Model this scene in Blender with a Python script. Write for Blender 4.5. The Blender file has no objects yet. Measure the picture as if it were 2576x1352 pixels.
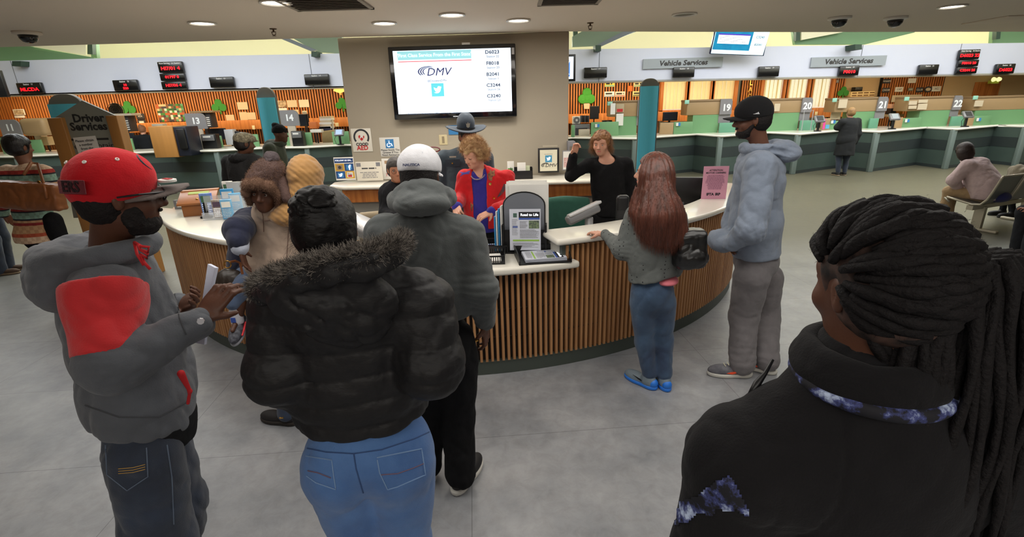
import bpy, math, random
import numpy as np
from mathutils import Vector, Matrix
random.seed(7); RNG = np.random.default_rng(7)
SC = bpy.context.scene; COL = SC.collection
V3 = lambda *a: np.array(a, float)

# ---------------------------------------------------------------- camera
CF, CP, CR, CH = 1235.0, 0.324, -0.029, 1.95
_fw = V3(0, math.cos(CP), -math.sin(CP)); _u0 = V3(0, math.sin(CP), math.cos(CP)); _r0 = V3(1, 0, 0)
C_RT = math.cos(CR)*_r0 + math.sin(CR)*_u0; C_UP = -math.sin(CR)*_r0 + math.cos(CR)*_u0; C_FW = _fw
C_POS = V3(0, 0, CH)
cam_d = bpy.data.cameras.new('camera'); cam = bpy.data.objects.new('camera', cam_d); COL.objects.link(cam)
cam_d.sensor_width = 36; cam_d.lens = CF/2576*36; cam_d.clip_start = 0.05; cam_d.clip_end = 100
M = Matrix.Identity(4)
for i in range(3):
    M[i][0] = C_RT[i]; M[i][1] = C_UP[i]; M[i][2] = -C_FW[i]; M[i][3] = C_POS[i]
cam.matrix_world = M
SC.camera = cam
# ---------------------------------------------------------------- light, world, exposure
vs = SC.view_settings; vs.view_transform = 'Standard'; vs.look = 'None'; vs.gamma = 1; vs.use_curve_mapping = False
vs.exposure = 0.0
wd = bpy.data.worlds.new('world'); SC.world = wd; wd.use_nodes = True
wd.node_tree.nodes['Background'].inputs[0].default_value = (0.86, 0.93, 1, 1)
wd.node_tree.nodes['Background'].inputs[1].default_value = 0.25
def area(name, loc, sx, sy, power, col=(1, 1, 1), rot=(0, 0, 0), spread=180):
    l = bpy.data.lights.new(name, 'AREA'); l.shape = 'RECTANGLE'; l.size = sx; l.size_y = sy; l.energy = power; l.color = col
    l.spread = math.radians(spread)
    o = bpy.data.objects.new(name, l); COL.objects.link(o); o.location = loc; o.rotation_euler = rot
    return o
area('overhead_fill_light', (0.3, -1.6, 2.66), 5.0, 1.6, 95, (1, .96, .9))  # broad fill lamps added under the low ceiling to light the foreground
area('overhead_fill_light', (0.0, 2.2, 2.66), 6.5, 1.2, 75, (1, .96, .9))
area('overhead_fill_light', (0.0, 4.9, 2.66), 6.0, 0.8, 50, (1, .93, .85))
area('hall_fill_light', (-7.5, 9.8, 4.6), 9.0, 4.0, 520, (.93, .97, 1))  # fill lamps added high over the far hall, not daylight from an opening
area('hall_fill_light', (9.0, 10.3, 4.6), 12.0, 4.0, 650, (.95, .97, 1))
area('cove_light', (-8.5, 15.6, 3.6), 13, .5, 330, (1, .97, .82), (math.radians(205), 0, 0))
area('cove_light', (9.5, 15.6, 3.5), 18, .5, 420, (1, .97, .82), (math.radians(205), 0, 0))
area('valance_light', (-8.5, 15.4, 2.50), 14, .25, 190, (1, .78, .46), (math.radians(35), 0, 0))
area('valance_light', (8.5, 15.4, 2.42), 17, .25, 250, (1, .78, .46), (math.radians(35), 0, 0))

def W(px, py, y):
    "point seen at pixel (px,py) whose distance ahead (world y) is y"
    d = C_RT*(px-1288)/CF - C_UP*(py-676)/CF + C_FW
    return C_POS + d*(y/d[1])
def Z(px, py, z=0.0):
    d = C_RT*(px-1288)/CF - C_UP*(py-676)/CF + C_FW
    return C_POS + d*((z-CH)/d[2])
def PL(px, py, p0, n):
    "point where the sight line meets the plane through p0 with normal n"
    d = C_RT*(px-1288)/CF - C_UP*(py-676)/CF + C_FW
    return C_POS + d*(((np.asarray(p0)-C_POS)@np.asarray(n))/(d@np.asarray(n)))

# ---------------------------------------------------------------- materials
_MC = {}
def lin(c):
    return tuple((v/255/12.92 if v/255 <= .04045 else ((v/255+.055)/1.055)**2.4) for v in c)
def mat(key, rgb, rough=.6, metal=0, bump=0, bscale=60, bstretch=(1, 1, 1), var=0, vscale=6, emit=0, spec=.5, sss=0,
        coat=0, rgb2=None, sheen=0, alpha=1, bump2=0, b2scale=9, trans=0):
    if key in _MC: return _MC[key]
    m = bpy.data.materials.new(key); m.use_nodes = True; nt = m.node_tree; N = nt.nodes; L = nt.links
    b = N['Principled BSDF']; c = (*lin(rgb), 1)
    b.inputs['Base Color'].default_value = c; b.inputs['Roughness'].default_value = rough; b.inputs['Metallic'].default_value = metal
    b.inputs['Specular IOR Level'].default_value = spec
    if sss:
        b.inputs['Subsurface Weight'].default_value = sss; b.inputs['Subsurface Radius'].default_value = (.012, .005, .003); b.inputs['Subsurface Scale'].default_value = 1
    if coat: b.inputs['Coat Weight'].default_value = coat
    if sheen: b.inputs['Sheen Weight'].default_value = sheen; b.inputs['Sheen Roughness'].default_value = .6
    if alpha < 1: b.inputs['Alpha'].default_value = alpha
    if trans: b.inputs['Transmission Weight'].default_value = trans
    if emit:
        b.inputs['Emission Color'].default_value = c; b.inputs['Emission Strength'].default_value = emit
    tc = N.new('ShaderNodeTexCoord')
    def noise(scale, stretch, detail=3):
        mp = N.new('ShaderNodeMapping'); mp.inputs['Scale'].default_value = stretch; L.new(tc.outputs['Object'], mp.inputs[0])
        n = N.new('ShaderNodeTexNoise'); n.inputs['Scale'].default_value = scale; n.inputs['Detail'].default_value = detail; L.new(mp.outputs[0], n.inputs[0]); return n
    last = None
    if bump:
        n = noise(bscale, bstretch); bp = N.new('ShaderNodeBump'); bp.inputs['Strength'].default_value = bump; bp.inputs['Distance'].default_value = .004
        L.new(n.outputs['Fac'], bp.inputs['Height']); last = bp
    if bump2:
        n = noise(b2scale, (1, 1, 1), 2); bp = N.new('ShaderNodeBump'); bp.inputs['Strength'].default_value = bump2; bp.inputs['Distance'].default_value = .03
        L.new(n.outputs['Fac'], bp.inputs['Height'])
        if last: L.new(last.outputs[0], bp.inputs['Normal'])
        last = bp
    if last: L.new(last.outputs[0], b.inputs['Normal'])
    if var or rgb2:
        n = noise(vscale, bstretch if bump and bstretch != (1, 1, 1) else (1, 1, 1), 5); r = N.new('ShaderNodeValToRGB')
        r.color_ramp.elements[0].position = .35; r.color_ramp.elements[1].position = .68
        c2 = (*lin(rgb2), 1) if rgb2 else tuple(list(v*(1-var) for v in c[:3])+[1])
        r.color_ramp.elements[0].color = c2; r.color_ramp.elements[1].color = c
        L.new(n.outputs['Fac'], r.inputs[0]); L.new(r.outputs[0], b.inputs['Base Color'])
    _MC[key] = m
    return m
def skin(key, rgb): return mat(key, rgb, .5, bump=.12, bscale=160, var=.12, vscale=14, sss=.12, spec=.4)
def cloth(key, rgb, var=.12, b2=.25, b2s=10, sheen=None, bs=220, rough=.9):
    sheen = (0 if sum(rgb) < 120 else .15) if sheen is None else sheen; b2 = b2*1.8
    return mat(key, rgb, rough, bump=.35, bscale=bs, var=var, vscale=18, sheen=sheen, bump2=b2, b2scale=b2s, spec=.2)

# ---------------------------------------------------------------- objects
def tag(o, label=None, cat=None, group=None, kind=None):
    if label: o['label'] = label
    if cat: o['category'] = cat
    if group: o['group'] = group
    if kind: o['kind'] = kind
    return o
def empty(name, loc, label=None, cat=None, group=None, rz=0):
    o = bpy.data.objects.new(name, None); COL.objects.link(o); o.location = [float(v) for v in loc]; o.rotation_euler.z = rz; o.empty_display_size = .1
    return tag(o, label, cat, group)
def link(name, me, m=None, parent=None, loc=None, smooth=False):
    o = bpy.data.objects.new(name, me); COL.objects.link(o)
    ms = m if isinstance(m, (list, tuple)) else [m]
    for q in ms:
        if q: me.materials.append(q)
    if smooth: me.polygons.foreach_set('use_smooth', np.ones(len(me.polygons), bool))
    if parent is not None: o.parent = parent
    if loc is not None: o.location = [float(v) for v in loc]
    return o
def mesh(v, f, name='m'):
    me = bpy.data.meshes.new(name); me.from_pydata([tuple(map(float, p)) for p in v], [], [tuple(map(int, q)) for q in f]); me.update(); return me
class MB:
    "collects simple shapes, in world or parent coordinates, into one mesh; origin = subtracted from every vertex"
    def __init__(s): s.v = []; s.f = []; s.mi = []; s.m = 0
    def add(s, v, f):
        n = len(s.v); s.v += [tuple(map(float, p)) for p in v]; s.f += [tuple(i+n for i in q) for q in f]; s.mi += [s.m]*len(f); return s
    def box(s, c, h, R=None):
        R = np.eye(3) if R is None else R
        v = [np.asarray(c)+R@(V3(x, y, z)*h) for z in (-1, 1) for y in (-1, 1) for x in (-1, 1)]
        return s.add(v, [(0, 2, 3, 1), (4, 5, 7, 6), (0, 1, 5, 4), (2, 6, 7, 3), (0, 4, 6, 2), (1, 3, 7, 5)])
    def bb(s, lo, hi): lo = np.asarray(lo, float); hi = np.asarray(hi, float); return s.box((lo+hi)/2, (hi-lo)/2)
    def tube(s, pts, r, n=8, cap=True):
        pts = [np.asarray(p, float) for p in pts]; k = len(pts); rs = r if hasattr(r, '__len__') else [r]*k
        v = []; prev = None
        for i, p in enumerate(pts):
            t = pts[min(i+1, k-1)]-pts[max(i-1, 0)]; t = t/(np.linalg.norm(t)+1e-9)
            a = prev if prev is not None else (V3(0, 0, 1) if abs(t[2]) < .9 else V3(1, 0, 0))
            u = a-t*(a@t); u = u/(np.linalg.norm(u)+1e-9); w = np.cross(t, u); prev = u
            for j in range(n):
                q = 2*math.pi*j/n; v.append(p+rs[i]*(math.cos(q)*u+math.sin(q)*w))
        f = [(i*n+j, i*n+(j+1) % n, (i+1)*n+(j+1) % n, (i+1)*n+j) for i in range(k-1) for j in range(n)]
        if cap: f += [tuple(range(n-1, -1, -1)), tuple((k-1)*n+j for j in range(n))]
        return s.add(v, f)
    def lathe(s, c, prof, n=24, R=None):
        R = np.eye(3) if R is None else R
        v = [np.asarray(c)+R@V3(r*math.cos(2*math.pi*j/n), r*math.sin(2*math.pi*j/n), z) for r, z in prof for j in range(n)]
        k = len(prof)
        f = [(i*n+j, i*n+(j+1) % n, (i+1)*n+(j+1) % n, (i+1)*n+j) for i in range(k-1) for j in range(n)]
        f += [tuple(range(n-1, -1, -1)), tuple((k-1)*n+j for j in range(n))]
        return s.add(v, f)
    def prism(s, pts, off):
        "closed outline pts (3D), swept by vector off"
        pts = [np.asarray(p, float) for p in pts]; n = len(pts); off = np.asarray(off, float)
        nrm = sum(np.cross(pts[i]-pts[0], pts[(i+1) % n]-pts[0]) for i in range(1, n-1))
        if nrm@off > 0: pts = pts[::-1]
        v = pts+[p+off for p in pts]
        return s.add(v, [tuple(range(n)), tuple(range(2*n-1, n-1, -1))]+[(i, i+n, (i+1) % n+n, (i+1) % n) for i in range(n)])
    def build(s, name, m, parent=None, origin=None, bevel=0, smooth=False, seg=2):
        og = V3(0, 0, 0) if origin is None else np.asarray(origin, float)
        me = mesh([np.asarray(p)-og for p in s.v], s.f)
        o = link(name, me, m, parent, loc=None, smooth=smooth)
        if isinstance(m, (list, tuple)): me.polygons.foreach_set('material_index', s.mi)
        if parent is None and origin is not None: o.location = [float(q) for q in og]
        if bevel:
            b = o.modifiers.new('bevel', 'BEVEL'); b.width = bevel; b.segments = seg; b.limit_method = 'ANGLE'; b.angle_limit = .6
            me.polygons.foreach_set('use_smooth', np.ones(len(me.polygons), bool))
        return o
def rotz(a): c, s = math.cos(a), math.sin(a); return np.array([[c, -s, 0], [s, c, 0], [0, 0, 1.]])
def frame(f, u=(0, 0, 1)):
    "columns right, forward, up"
    f = np.asarray(f, float); f = f/np.linalg.norm(f); u = np.asarray(u, float); r = np.cross(f, u); r = r/np.linalg.norm(r); u = np.cross(r, f)
    return np.array([r, f, u]).T
def nrm(v): v = np.asarray(v, float); return v/(np.linalg.norm(v)+1e-12)

def text(s, parent, o, xa, ya, size, m, name='lettering', depth=.0008, shear=0, wscale=1, align='CENTER', thick=0, off=.0015):
    "flat raised lettering; o = centre (parent space), xa/ya unit axes"
    cu = bpy.data.curves.new('t', 'FONT'); cu.body = s; cu.size = size; cu.align_x = align; cu.align_y = 'CENTER'; cu.extrude = depth; cu.shear = shear; cu.offset = thick
    cu.resolution_u = 2
    to = bpy.data.objects.new('t', cu); COL.objects.link(to)
    dg = bpy.context.evaluated_depsgraph_get(); me = bpy.data.meshes.new_from_object(to.evaluated_get(dg))
    bpy.data.objects.remove(to); bpy.data.curves.remove(cu)
    xa = nrm(xa); ya = nrm(ya); za = np.cross(xa, ya); o = np.asarray(o, float)+za*off
    Mx = Matrix(((xa[0]*wscale, ya[0], za[0], o[0]), (xa[1]*wscale, ya[1], za[1], o[1]), (xa[2]*wscale, ya[2], za[2], o[2]), (0, 0, 0, 1)))
    me.transform(Mx); me.materials.clear()
    return link(name, me, m, parent)
def quad(mb, o, xa, ya, x0, x1, y0, y1, t=.001, lift=0):
    "thin slab in the plane (o, xa, ya)"
    xa = nrm(xa); ya = nrm(ya); za = np.cross(xa, ya); o = np.asarray(o, float)+za*lift
    mb.prism([o+xa*x0+ya*y0, o+xa*x1+ya*y0, o+xa*x1+ya*y1, o+xa*x0+ya*y1], za*t); return mb
def poly(mb, o, xa, ya, pts, t=.001, lift=0):
    xa = nrm(xa); ya = nrm(ya); za = np.cross(xa, ya); o = np.asarray(o, float)+za*lift
    mb.prism([o+xa*a+ya*b for a, b in pts], za*t); return mb
def lines(mb, o, xa, ya, x0, x1, ytop, n, pitch, h, lift=.0012, seed=1, center=False):
    "rows of broken strokes standing for unreadably small print"
    r = random.Random(seed)
    for i in range(n):
        y = ytop-i*pitch
        if center: w = (x1-x0)*r.uniform(.3, .5); m_ = (x0+x1)/2; a, b = m_-w, m_+w
        else: a, b = x0, x0+(x1-x0)*r.uniform(.7, 1)
        x = a
        while x < b:
            w = r.uniform(2, 6)*h; quad(mb, o, xa, ya, x, min(b, x+w), y, y+h, .0004, lift); x += w+h*.8
    return mb

# ---------------------------------------------------------------- distance-field modelling
def vnoise(p, seed=0):
    p = np.asarray(p, np.float32); i = np.floor(p).astype(np.int64); f = p-i; f = f*f*(3-2*f)
    def h(a, b, c):
        n = (a*374761393+b*668265263+c*2147483647+seed*1274126177) & 0xffffffff
        n = ((n ^ (n >> 13))*1274126177) & 0xffffffff
        n = n ^ (n >> 16); return (n & 0xffff).astype(np.float32)/65535
    x, y, z = i[:, 0], i[:, 1], i[:, 2]; a = 0
    for dx in (0, 1):
        wx = f[:, 0] if dx else 1-f[:, 0]
        for dy in (0, 1):
            wy = f[:, 1] if dy else 1-f[:, 1]
            for dz in (0, 1):
                a = a+h(x+dx, y+dy, z+dz)*wx*wy*(f[:, 2] if dz else 1-f[:, 2])
    return a
def folds(amp, freq=7, stretch=(1, 1, .6), seed=0, sharp=.5):
    st = np.array(stretch, np.float32)*freq; sk = np.array([[1, 0, .35], [0, 1, -.35], [-.35, .3, 1]], np.float32)
    def g(p):
        q = (p@sk)*st; w = vnoise(q*.6+5, seed+9)*1.8; n = vnoise(q+np.stack([w, -w, w], 1), seed)
        r = (1-np.abs(2*n-1))**3; m = vnoise(q*2.1+w[:, None], seed+3); r2 = (1-np.abs(2*m-1))**3
        return amp*((1-sharp)*(n-.5)*-1.6+sharp*(r*1.25-.45)+.45*(r2-.35))
    return g
class P:  # primitive
    def __init__(s, f, lo, hi): s.f = f; s.lo = np.asarray(lo, float); s.hi = np.asarray(hi, float)
def RC(a, b, ra, rb=None):
    rb = ra if rb is None else rb; a = np.asarray(a, float); b = np.asarray(b, float); m = max(ra, rb)
    ba = b-a; L2 = ba@ba+1e-12
    def f(p):
        pa = p-a; t = np.clip(pa@ba/L2, 0, 1); return np.linalg.norm(pa-t[:, None]*ba, axis=1)-(ra+(rb-ra)*t)
    return P(f, np.minimum(a, b)-m, np.maximum(a, b)+m)
def chain(pts, rs, k=.01):
    return [('+', RC(pts[i], pts[i+1], rs[i], rs[i+1]), k) for i in range(len(pts)-1)]
def EL(c, r, R=None):
    c = np.asarray(c, float); r = np.asarray(r, float); R = np.eye(3) if R is None else R; ex = np.sqrt(((R*r)**2).sum(1))
    def f(p):
        q = (p-c)@R; k0 = np.linalg.norm(q/r, axis=1); k1 = np.linalg.norm(q/(r*r), axis=1)+1e-9; return k0*(k0-1)/k1
    return P(f, c-ex, c+ex)
def BX(c, h, rd=.005, R=None):
    c = np.asarray(c, float); h = np.asarray(h, float); R = np.eye(3) if R is None else R; ex = np.abs(R)@h
    def f(p):
        q = np.abs((p-c)@R)-(h-rd); return np.linalg.norm(np.maximum(q, 0), axis=1)+np.minimum(q.max(1), 0)-rd
    return P(f, c-ex, c+ex)
def TO(c, R, rx, ry, r, cut=None):
    "ring around R's third axis, elliptical rx, ry, tube r"
    c = np.asarray(c, float); m = max(rx, ry)+r
    def f(p):
        q = (p-c)@R; k = np.hypot(q[:, 0]/rx, q[:, 1]/ry)+1e-9; d = (k-1)*np.hypot(q[:, 0], q[:, 1])/k
        return np.hypot(d, q[:, 2])-r
    return P(f, c-m, c+m)
def HS(o, n):
    "half space: inside where (p-o).n < 0"
    o = np.asarray(o, float); n = nrm(n); return P(lambda p: (p-o)@n, V3(-9e9, -9e9, -9e9), V3(9e9, 9e9, 9e9))
def sdf_eval(ops, p, full=False, h=.01):
    d = np.full(len(p), 1.0)
    for o in ops:
        op, pr, k = o[0], o[1], o[2]
        if op == 'd': d = d+pr(p); continue
        if full or pr.lo[0] < -1e9: idx = slice(None); q = p
        else:
            mg = k+6*h; idx = np.nonzero(((p > pr.lo-mg) & (p < pr.hi+mg)).all(1))[0]
            if len(idx) == 0: continue
            q = p[idx]
        e = pr.f(q); c = d[idx]
        if op == '+':
            if k > 0: t = np.maximum(k-np.abs(c-e), 0)/k; r = np.minimum(c, e)-t*t*k*.25
            else: r = np.minimum(c, e)
        else:
            if op == '-': e = -e
            if k > 0: t = np.maximum(k-np.abs(c-e), 0)/k; r = np.maximum(c, e)+t*t*k*.25
            else: r = np.maximum(c, e)
        d[idx] = r
    return d
def sdf_mesh(ops, h=.01, pad=.03):
    pos = [o[1] for o in ops if o[0] == '+']
    lo = np.min([q.lo for q in pos], 0)-pad; hi = np.max([q.hi for q in pos], 0)+pad
    for o in ops:  # clip planes narrow the box
        if o[0] == '&':
            lo = np.maximum(lo, o[1].lo-pad); hi = np.minimum(hi, o[1].hi+pad)
    s = 4; H = s*h; nb = np.ceil((hi-lo)/H).astype(int)+1
    g = np.stack(np.meshgrid(*[np.arange(k) for k in nb], indexing='ij'), -1).reshape(-1, 3)
    cen = lo+(g+.5)*H-.5*h
    dc = sdf_eval(ops, cen, True); act = np.abs(dc) < H*1.25+.02
    n = nb*s; D = np.repeat(np.repeat(np.repeat(np.where(dc < 0, -1, 1).astype(np.float32).reshape(nb), s, 0), s, 1), s, 2)
    ga = g[act]; loc = np.stack(np.meshgrid(*[np.arange(s)]*3, indexing='ij'), -1).reshape(-1, 3)
    ix = (ga[:, None, :]*s+loc[None]).reshape(-1, 3)
    D[ix[:, 0], ix[:, 1], ix[:, 2]] = sdf_eval(ops, lo+ix*h, False, h).astype(np.float32)
    S = (D < 0)
    c = np.zeros(tuple(n-1), np.uint8)
    for a in (0, 1):
        for b in (0, 1):
            for e in (0, 1): c += S[a:n[0]-1+a, b:n[1]-1+b, e:n[2]-1+e]
    K = np.argwhere((c > 0) & (c < 8)); nK = len(K)
    cv = {}
    for a in (0, 1):
        for b in (0, 1):
            for e in (0, 1): cv[a, b, e] = D[K[:, 0]+a, K[:, 1]+b, K[:, 2]+e]
    acc = np.zeros((nK, 3)); cnt = np.zeros(nK)
    for ax in range(3):
        for u in (0, 1):
            for w in (0, 1):
                p0 = [0, 0, 0]; o2 = [q for q in range(3) if q != ax]; p0[o2[0]] = u; p0[o2[1]] = w; p1 = list(p0); p1[ax] = 1
                A = cv[tuple(p0)]; B = cv[tuple(p1)]; m = (A < 0) != (B < 0); t = np.where(m, A/np.where(m, A-B, 1), 0)
                q = np.tile(np.array(p0, float), (nK, 1)); q[:, ax] = t; acc[m] += q[m]; cnt += m
    vert = lo+(K+acc/cnt[:, None])*h
    idx = np.full(tuple(n-1), -1, np.int32); idx[K[:, 0], K[:, 1], K[:, 2]] = np.arange(nK)
    F = []
    for ax in range(3):
        o1, o2 = [(1, 2), (2, 0), (0, 1)][ax]
        sl0 = [slice(0, n[q]-1) for q in range(3)]; sl1 = list(sl0); sl1[ax] = slice(1, n[ax])
        A = S[tuple(sl0)]; B = S[tuple(sl1)]; E = np.argwhere(A != B); E = E[(E[:, o1] > 0) & (E[:, o2] > 0)]
        if len(E) == 0: continue
        sg = A[E[:, 0], E[:, 1], E[:, 2]]
        def gi(a, b):
            q = E.copy(); q[:, o1] -= a; q[:, o2] -= b; return idx[q[:, 0], q[:, 1], q[:, 2]]
        Q = np.stack([gi(1, 1), gi(0, 1), gi(0, 0), gi(1, 0)], 1); Q[~sg] = Q[~sg][:, ::-1]; F.append(Q[(Q >= 0).all(1)])
    return vert, np.concatenate(F)
def np_mesh(v, f, name='m'):
    me = bpy.data.meshes.new(name); me.vertices.add(len(v)); me.vertices.foreach_set('co', np.asarray(v, np.float32).ravel())
    k = f.shape[1]; me.loops.add(f.size); me.loops.foreach_set('vertex_index', f.astype(np.int32).ravel())
    me.polygons.add(len(f)); me.polygons.foreach_set('loop_start', np.arange(0, f.size, k, dtype=np.int32))
    me.update(calc_edges=True); return me
def solid(name, ops, m, parent=None, h=.01, origin=None, smooth=1, post=None, matfn=None):
    v, f = sdf_mesh(ops, h)
    for _ in range(smooth):  # light relaxation
        a = np.zeros_like(v); c = np.zeros(len(v))
        for i in range(4):
            np.add.at(a, f[:, i], v[f[:, (i+1) % 4]]); np.add.at(a, f[:, i], v[f[:, (i-1) % 4]]); np.add.at(c, f[:, i], 2)
        c[c == 0] = 1; v = v*.5+.5*a/c[:, None]
    og = V3(0, 0, 0) if origin is None else np.asarray(origin, float)
    me = np_mesh(v-og, f); o = link(name, me, m, parent, smooth=True)
    if matfn is not None: me.polygons.foreach_set('material_index', matfn(v[f].mean(1)).astype(np.int32))
    if parent is None: o.location = [float(q) for q in og]
    o.data['n'] = len(v)
    return o
def strands(name, roots, dirs, length, rad, m, parent, origin, seg=4, curl=0, droop=0, jit=.25, seed=1, tipr=.25):
    "tufts of hair: thin tapering three-sided strands"
    r = np.random.default_rng(seed); n = len(roots); og = np.asarray(origin, float)
    L = length*r.uniform(.6, 1.15, n) if np.isscalar(length) else length
    d = dirs+r.normal(size=(n, 3))*jit; d /= np.linalg.norm(d, axis=1)[:, None]+1e-9
    side = np.cross(d, r.normal(size=(n, 3))); side /= np.linalg.norm(side, axis=1)[:, None]+1e-9
    p = roots.copy(); V = []; ph = r.uniform(0, 6.28, n)
    for i in range(seg+1):
        t = i/seg; rr = rad*(1-(1-tipr)*t); up = np.cross(side, d)
        for j in range(3):
            a = 2*math.pi*j/3; V.append(p+rr*(math.cos(a)*side+math.sin(a)*up))
        p = p+d*(L/seg)[:, None]
        d = d+V3(0, 0, -1)*droop/seg+curl*(np.sin(ph+t*9)[:, None]*side+np.cos(ph+t*9)[:, None]*up)/seg
        d /= np.linalg.norm(d, axis=1)[:, None]+1e-9
    V = np.stack(V, 1); b = (np.arange(n)*3*(seg+1))[:, None]; F = []
    for i in range(seg):
        for j in range(3): F.append(np.concatenate([b+i*3+j, b+i*3+(j+1) % 3, b+(i+1)*3+(j+1) % 3, b+(i+1)*3+j], 1))
    me = np_mesh(V.reshape(-1, 3)-og, np.concatenate(F)); return link(name, me, m, parent, smooth=True)
def surf_pts(o, n, seed=3, keep=None, origin=(0, 0, 0)):
    me = o.data; N = len(me.vertices); v = np.zeros(N*3, np.float32); me.vertices.foreach_get('co', v); v = v.reshape(-1, 3)
    no = np.zeros(N*3, np.float32); me.vertices.foreach_get('normal', no); no = no.reshape(-1, 3); v = v+np.asarray(origin)
    i = np.arange(N)
    if keep is not None: i = i[keep(v, no)]
    r = np.random.default_rng(seed); i = r.choice(i, n, replace=len(i) < n); return v[i].astype(float)+r.normal(size=(n, 3))*.002, no[i].astype(float)

def caster(o, og):
    from mathutils.bvhtree import BVHTree
    bv = BVHTree.FromPolygons([v.co.copy() for v in o.data.vertices], [tuple(q.vertices) for q in o.data.polygons])
    def hit(px, py, lift=.001):
        h_, n_, _, _ = bv.ray_cast(Vector(C_POS-og), Vector(nrm(W(px, py, 1.0)-C_POS))); return None if h_ is None else np.array(h_)+np.array(n_)*lift
    return hit
def seam(o, og, px, r, m, nm='seam', hit=None):
    "a stitched line sewn onto the garment o"
    hit = hit or caster(o, og); pts = []
    for a, b in zip(px[:-1], px[1:]):
        for t in np.linspace(0, 1, 8)[:-1]:
            q = hit(a[0]+(b[0]-a[0])*t, a[1]+(b[1]-a[1])*t)
            if q is not None: pts.append(q)
    if len(pts) > 2: MB().tube(pts, r, 5).build(nm, m, o)
# ================================================================= the room
def struct(o): o['kind'] = 'structure'; return o
def floor_mat():
    m = bpy.data.materials.new('floor_tile'); m.use_nodes = True; nt = m.node_tree; N = nt.nodes; L = nt.links; b = N['Principled BSDF']
    tc = N.new('ShaderNodeTexCoord'); mp = N.new('ShaderNodeMapping'); mp.inputs['Rotation'].default_value = (0, 0, -.07); mp.inputs['Location'].default_value = (.10, -2.55+.0, 0)
    L.new(tc.outputs['Object'], mp.inputs[0])
    br = N.new('ShaderNodeTexBrick'); br.inputs['Scale'].default_value = 1; br.inputs['Brick Width'].default_value = 1.83; br.inputs['Row Height'].default_value = 0.915
    br.inputs['Mortar Size'].default_value = .0022; br.offset = 0; br.inputs['Color1'].default_value = (1, 1, 1, 1); br.inputs['Color2'].default_value = (.93, .93, .94, 1); br.inputs['Mortar'].default_value = (.55, .55, .55, 1)
    L.new(mp.outputs[0], br.inputs['Vector'])
    n1 = N.new('ShaderNodeTexNoise'); n1.inputs['Scale'].default_value = 2.1; n1.inputs['Detail'].default_value = 8; n1.inputs['Roughness'].default_value = .62; L.new(tc.outputs['Object'], n1.inputs[0])
    r1 = N.new('ShaderNodeValToRGB'); r1.color_ramp.elements[0].position = .3; r1.color_ramp.elements[1].position = .72
    r1.color_ramp.elements[0].color = (*lin((124, 127, 132)), 1); r1.color_ramp.elements[1].color = (*lin((167, 168, 170)), 1); L.new(n1.outputs[0], r1.inputs[0])
    n2 = N.new('ShaderNodeTexNoise'); n2.inputs['Scale'].default_value = 11; n2.inputs['Detail'].default_value = 9; n2.inputs['Roughness'].default_value = .7; n2.inputs['Distortion'].default_value = .6; L.new(tc.outputs['Object'], n2.inputs[0])
    r2 = N.new('ShaderNodeValToRGB'); r2.color_ramp.elements[0].position = .34; r2.color_ramp.elements[1].position = .58; r2.color_ramp.elements[0].color = (.84, .83, .82, 1); L.new(n2.outputs[0], r2.inputs[0])
    # the tan vinyl beyond the desk
    sx = N.new('ShaderNodeSeparateXYZ'); L.new(tc.outputs['Object'], sx.inputs[0])
    mr = N.new('ShaderNodeMapRange'); mr.inputs[1].default_value = 4.6; mr.inputs[2].default_value = 7.0; L.new(sx.outputs['Y'], mr.inputs[0])
    tan = N.new('ShaderNodeMix'); tan.data_type = 'RGBA'; tan.inputs['B'].default_value = (*lin((100, 97, 80)), 1); L.new(mr.outputs[0], tan.inputs['Factor']); L.new(r1.outputs[0], tan.inputs['A'])
    m1 = N.new('ShaderNodeMix'); m1.data_type = 'RGBA'; m1.blend_type = 'MULTIPLY'; m1.inputs['Factor'].default_value = 1; L.new(tan.outputs['Result'], m1.inputs['A']); L.new(r2.outputs[0], m1.inputs['B'])
    m2 = N.new('ShaderNodeMix'); m2.data_type = 'RGBA'; m2.blend_type = 'MULTIPLY'; m2.inputs['Factor'].default_value = 1; L.new(m1.outputs['Result'], m2.inputs['A']); L.new(br.outputs['Color'], m2.inputs['B'])
    L.new(m2.outputs['Result'], b.inputs['Base Color'])
    rr = N.new('ShaderNodeMapRange'); rr.inputs[3].default_value = .30; rr.inputs[4].default_value = .5; L.new(n2.outputs[0], rr.inputs[0]); L.new(rr.outputs[0], b.inputs['Roughness'])
    bp = N.new('ShaderNodeBump'); bp.inputs['Strength'].default_value = .12; bp.inputs['Distance'].default_value = .002; L.new(n2.outputs[0], bp.inputs['Height']); L.new(bp.outputs[0], b.inputs['Normal'])
    return m
XL, XR, YB, YF, ZT = -19.0, 23.0, -5.0, 17.0, 5.6
M_CEIL = mat('ceiling_paint', (226, 214, 198), .85, bump=.15, bscale=90)
M_TVW = mat('partition_paint', (172, 163, 146), .8, bump=.12, bscale=120)
M_BEIGE = mat('beige_paint', (205, 178, 140), .8)
M_CREAM = mat('cream_paint', (236, 234, 214), .85)
M_FASC = mat('fascia_paint', (216, 221, 240), .6)
M_GREENW = mat('green_steel', (104, 140, 104), .6)
M_WOOD = mat('oak_wood', (202, 128, 62), .5, bump=.15, bscale=30, bstretch=(1, 1, .06), rgb2=(168, 96, 42), vscale=22)
M_DARKB = mat('slat_backing', (30, 20, 14), .9)
struct(MB().bb((XL, YB, -.2), (XR, YF, 0)).build('floor', floor_mat()))
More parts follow.
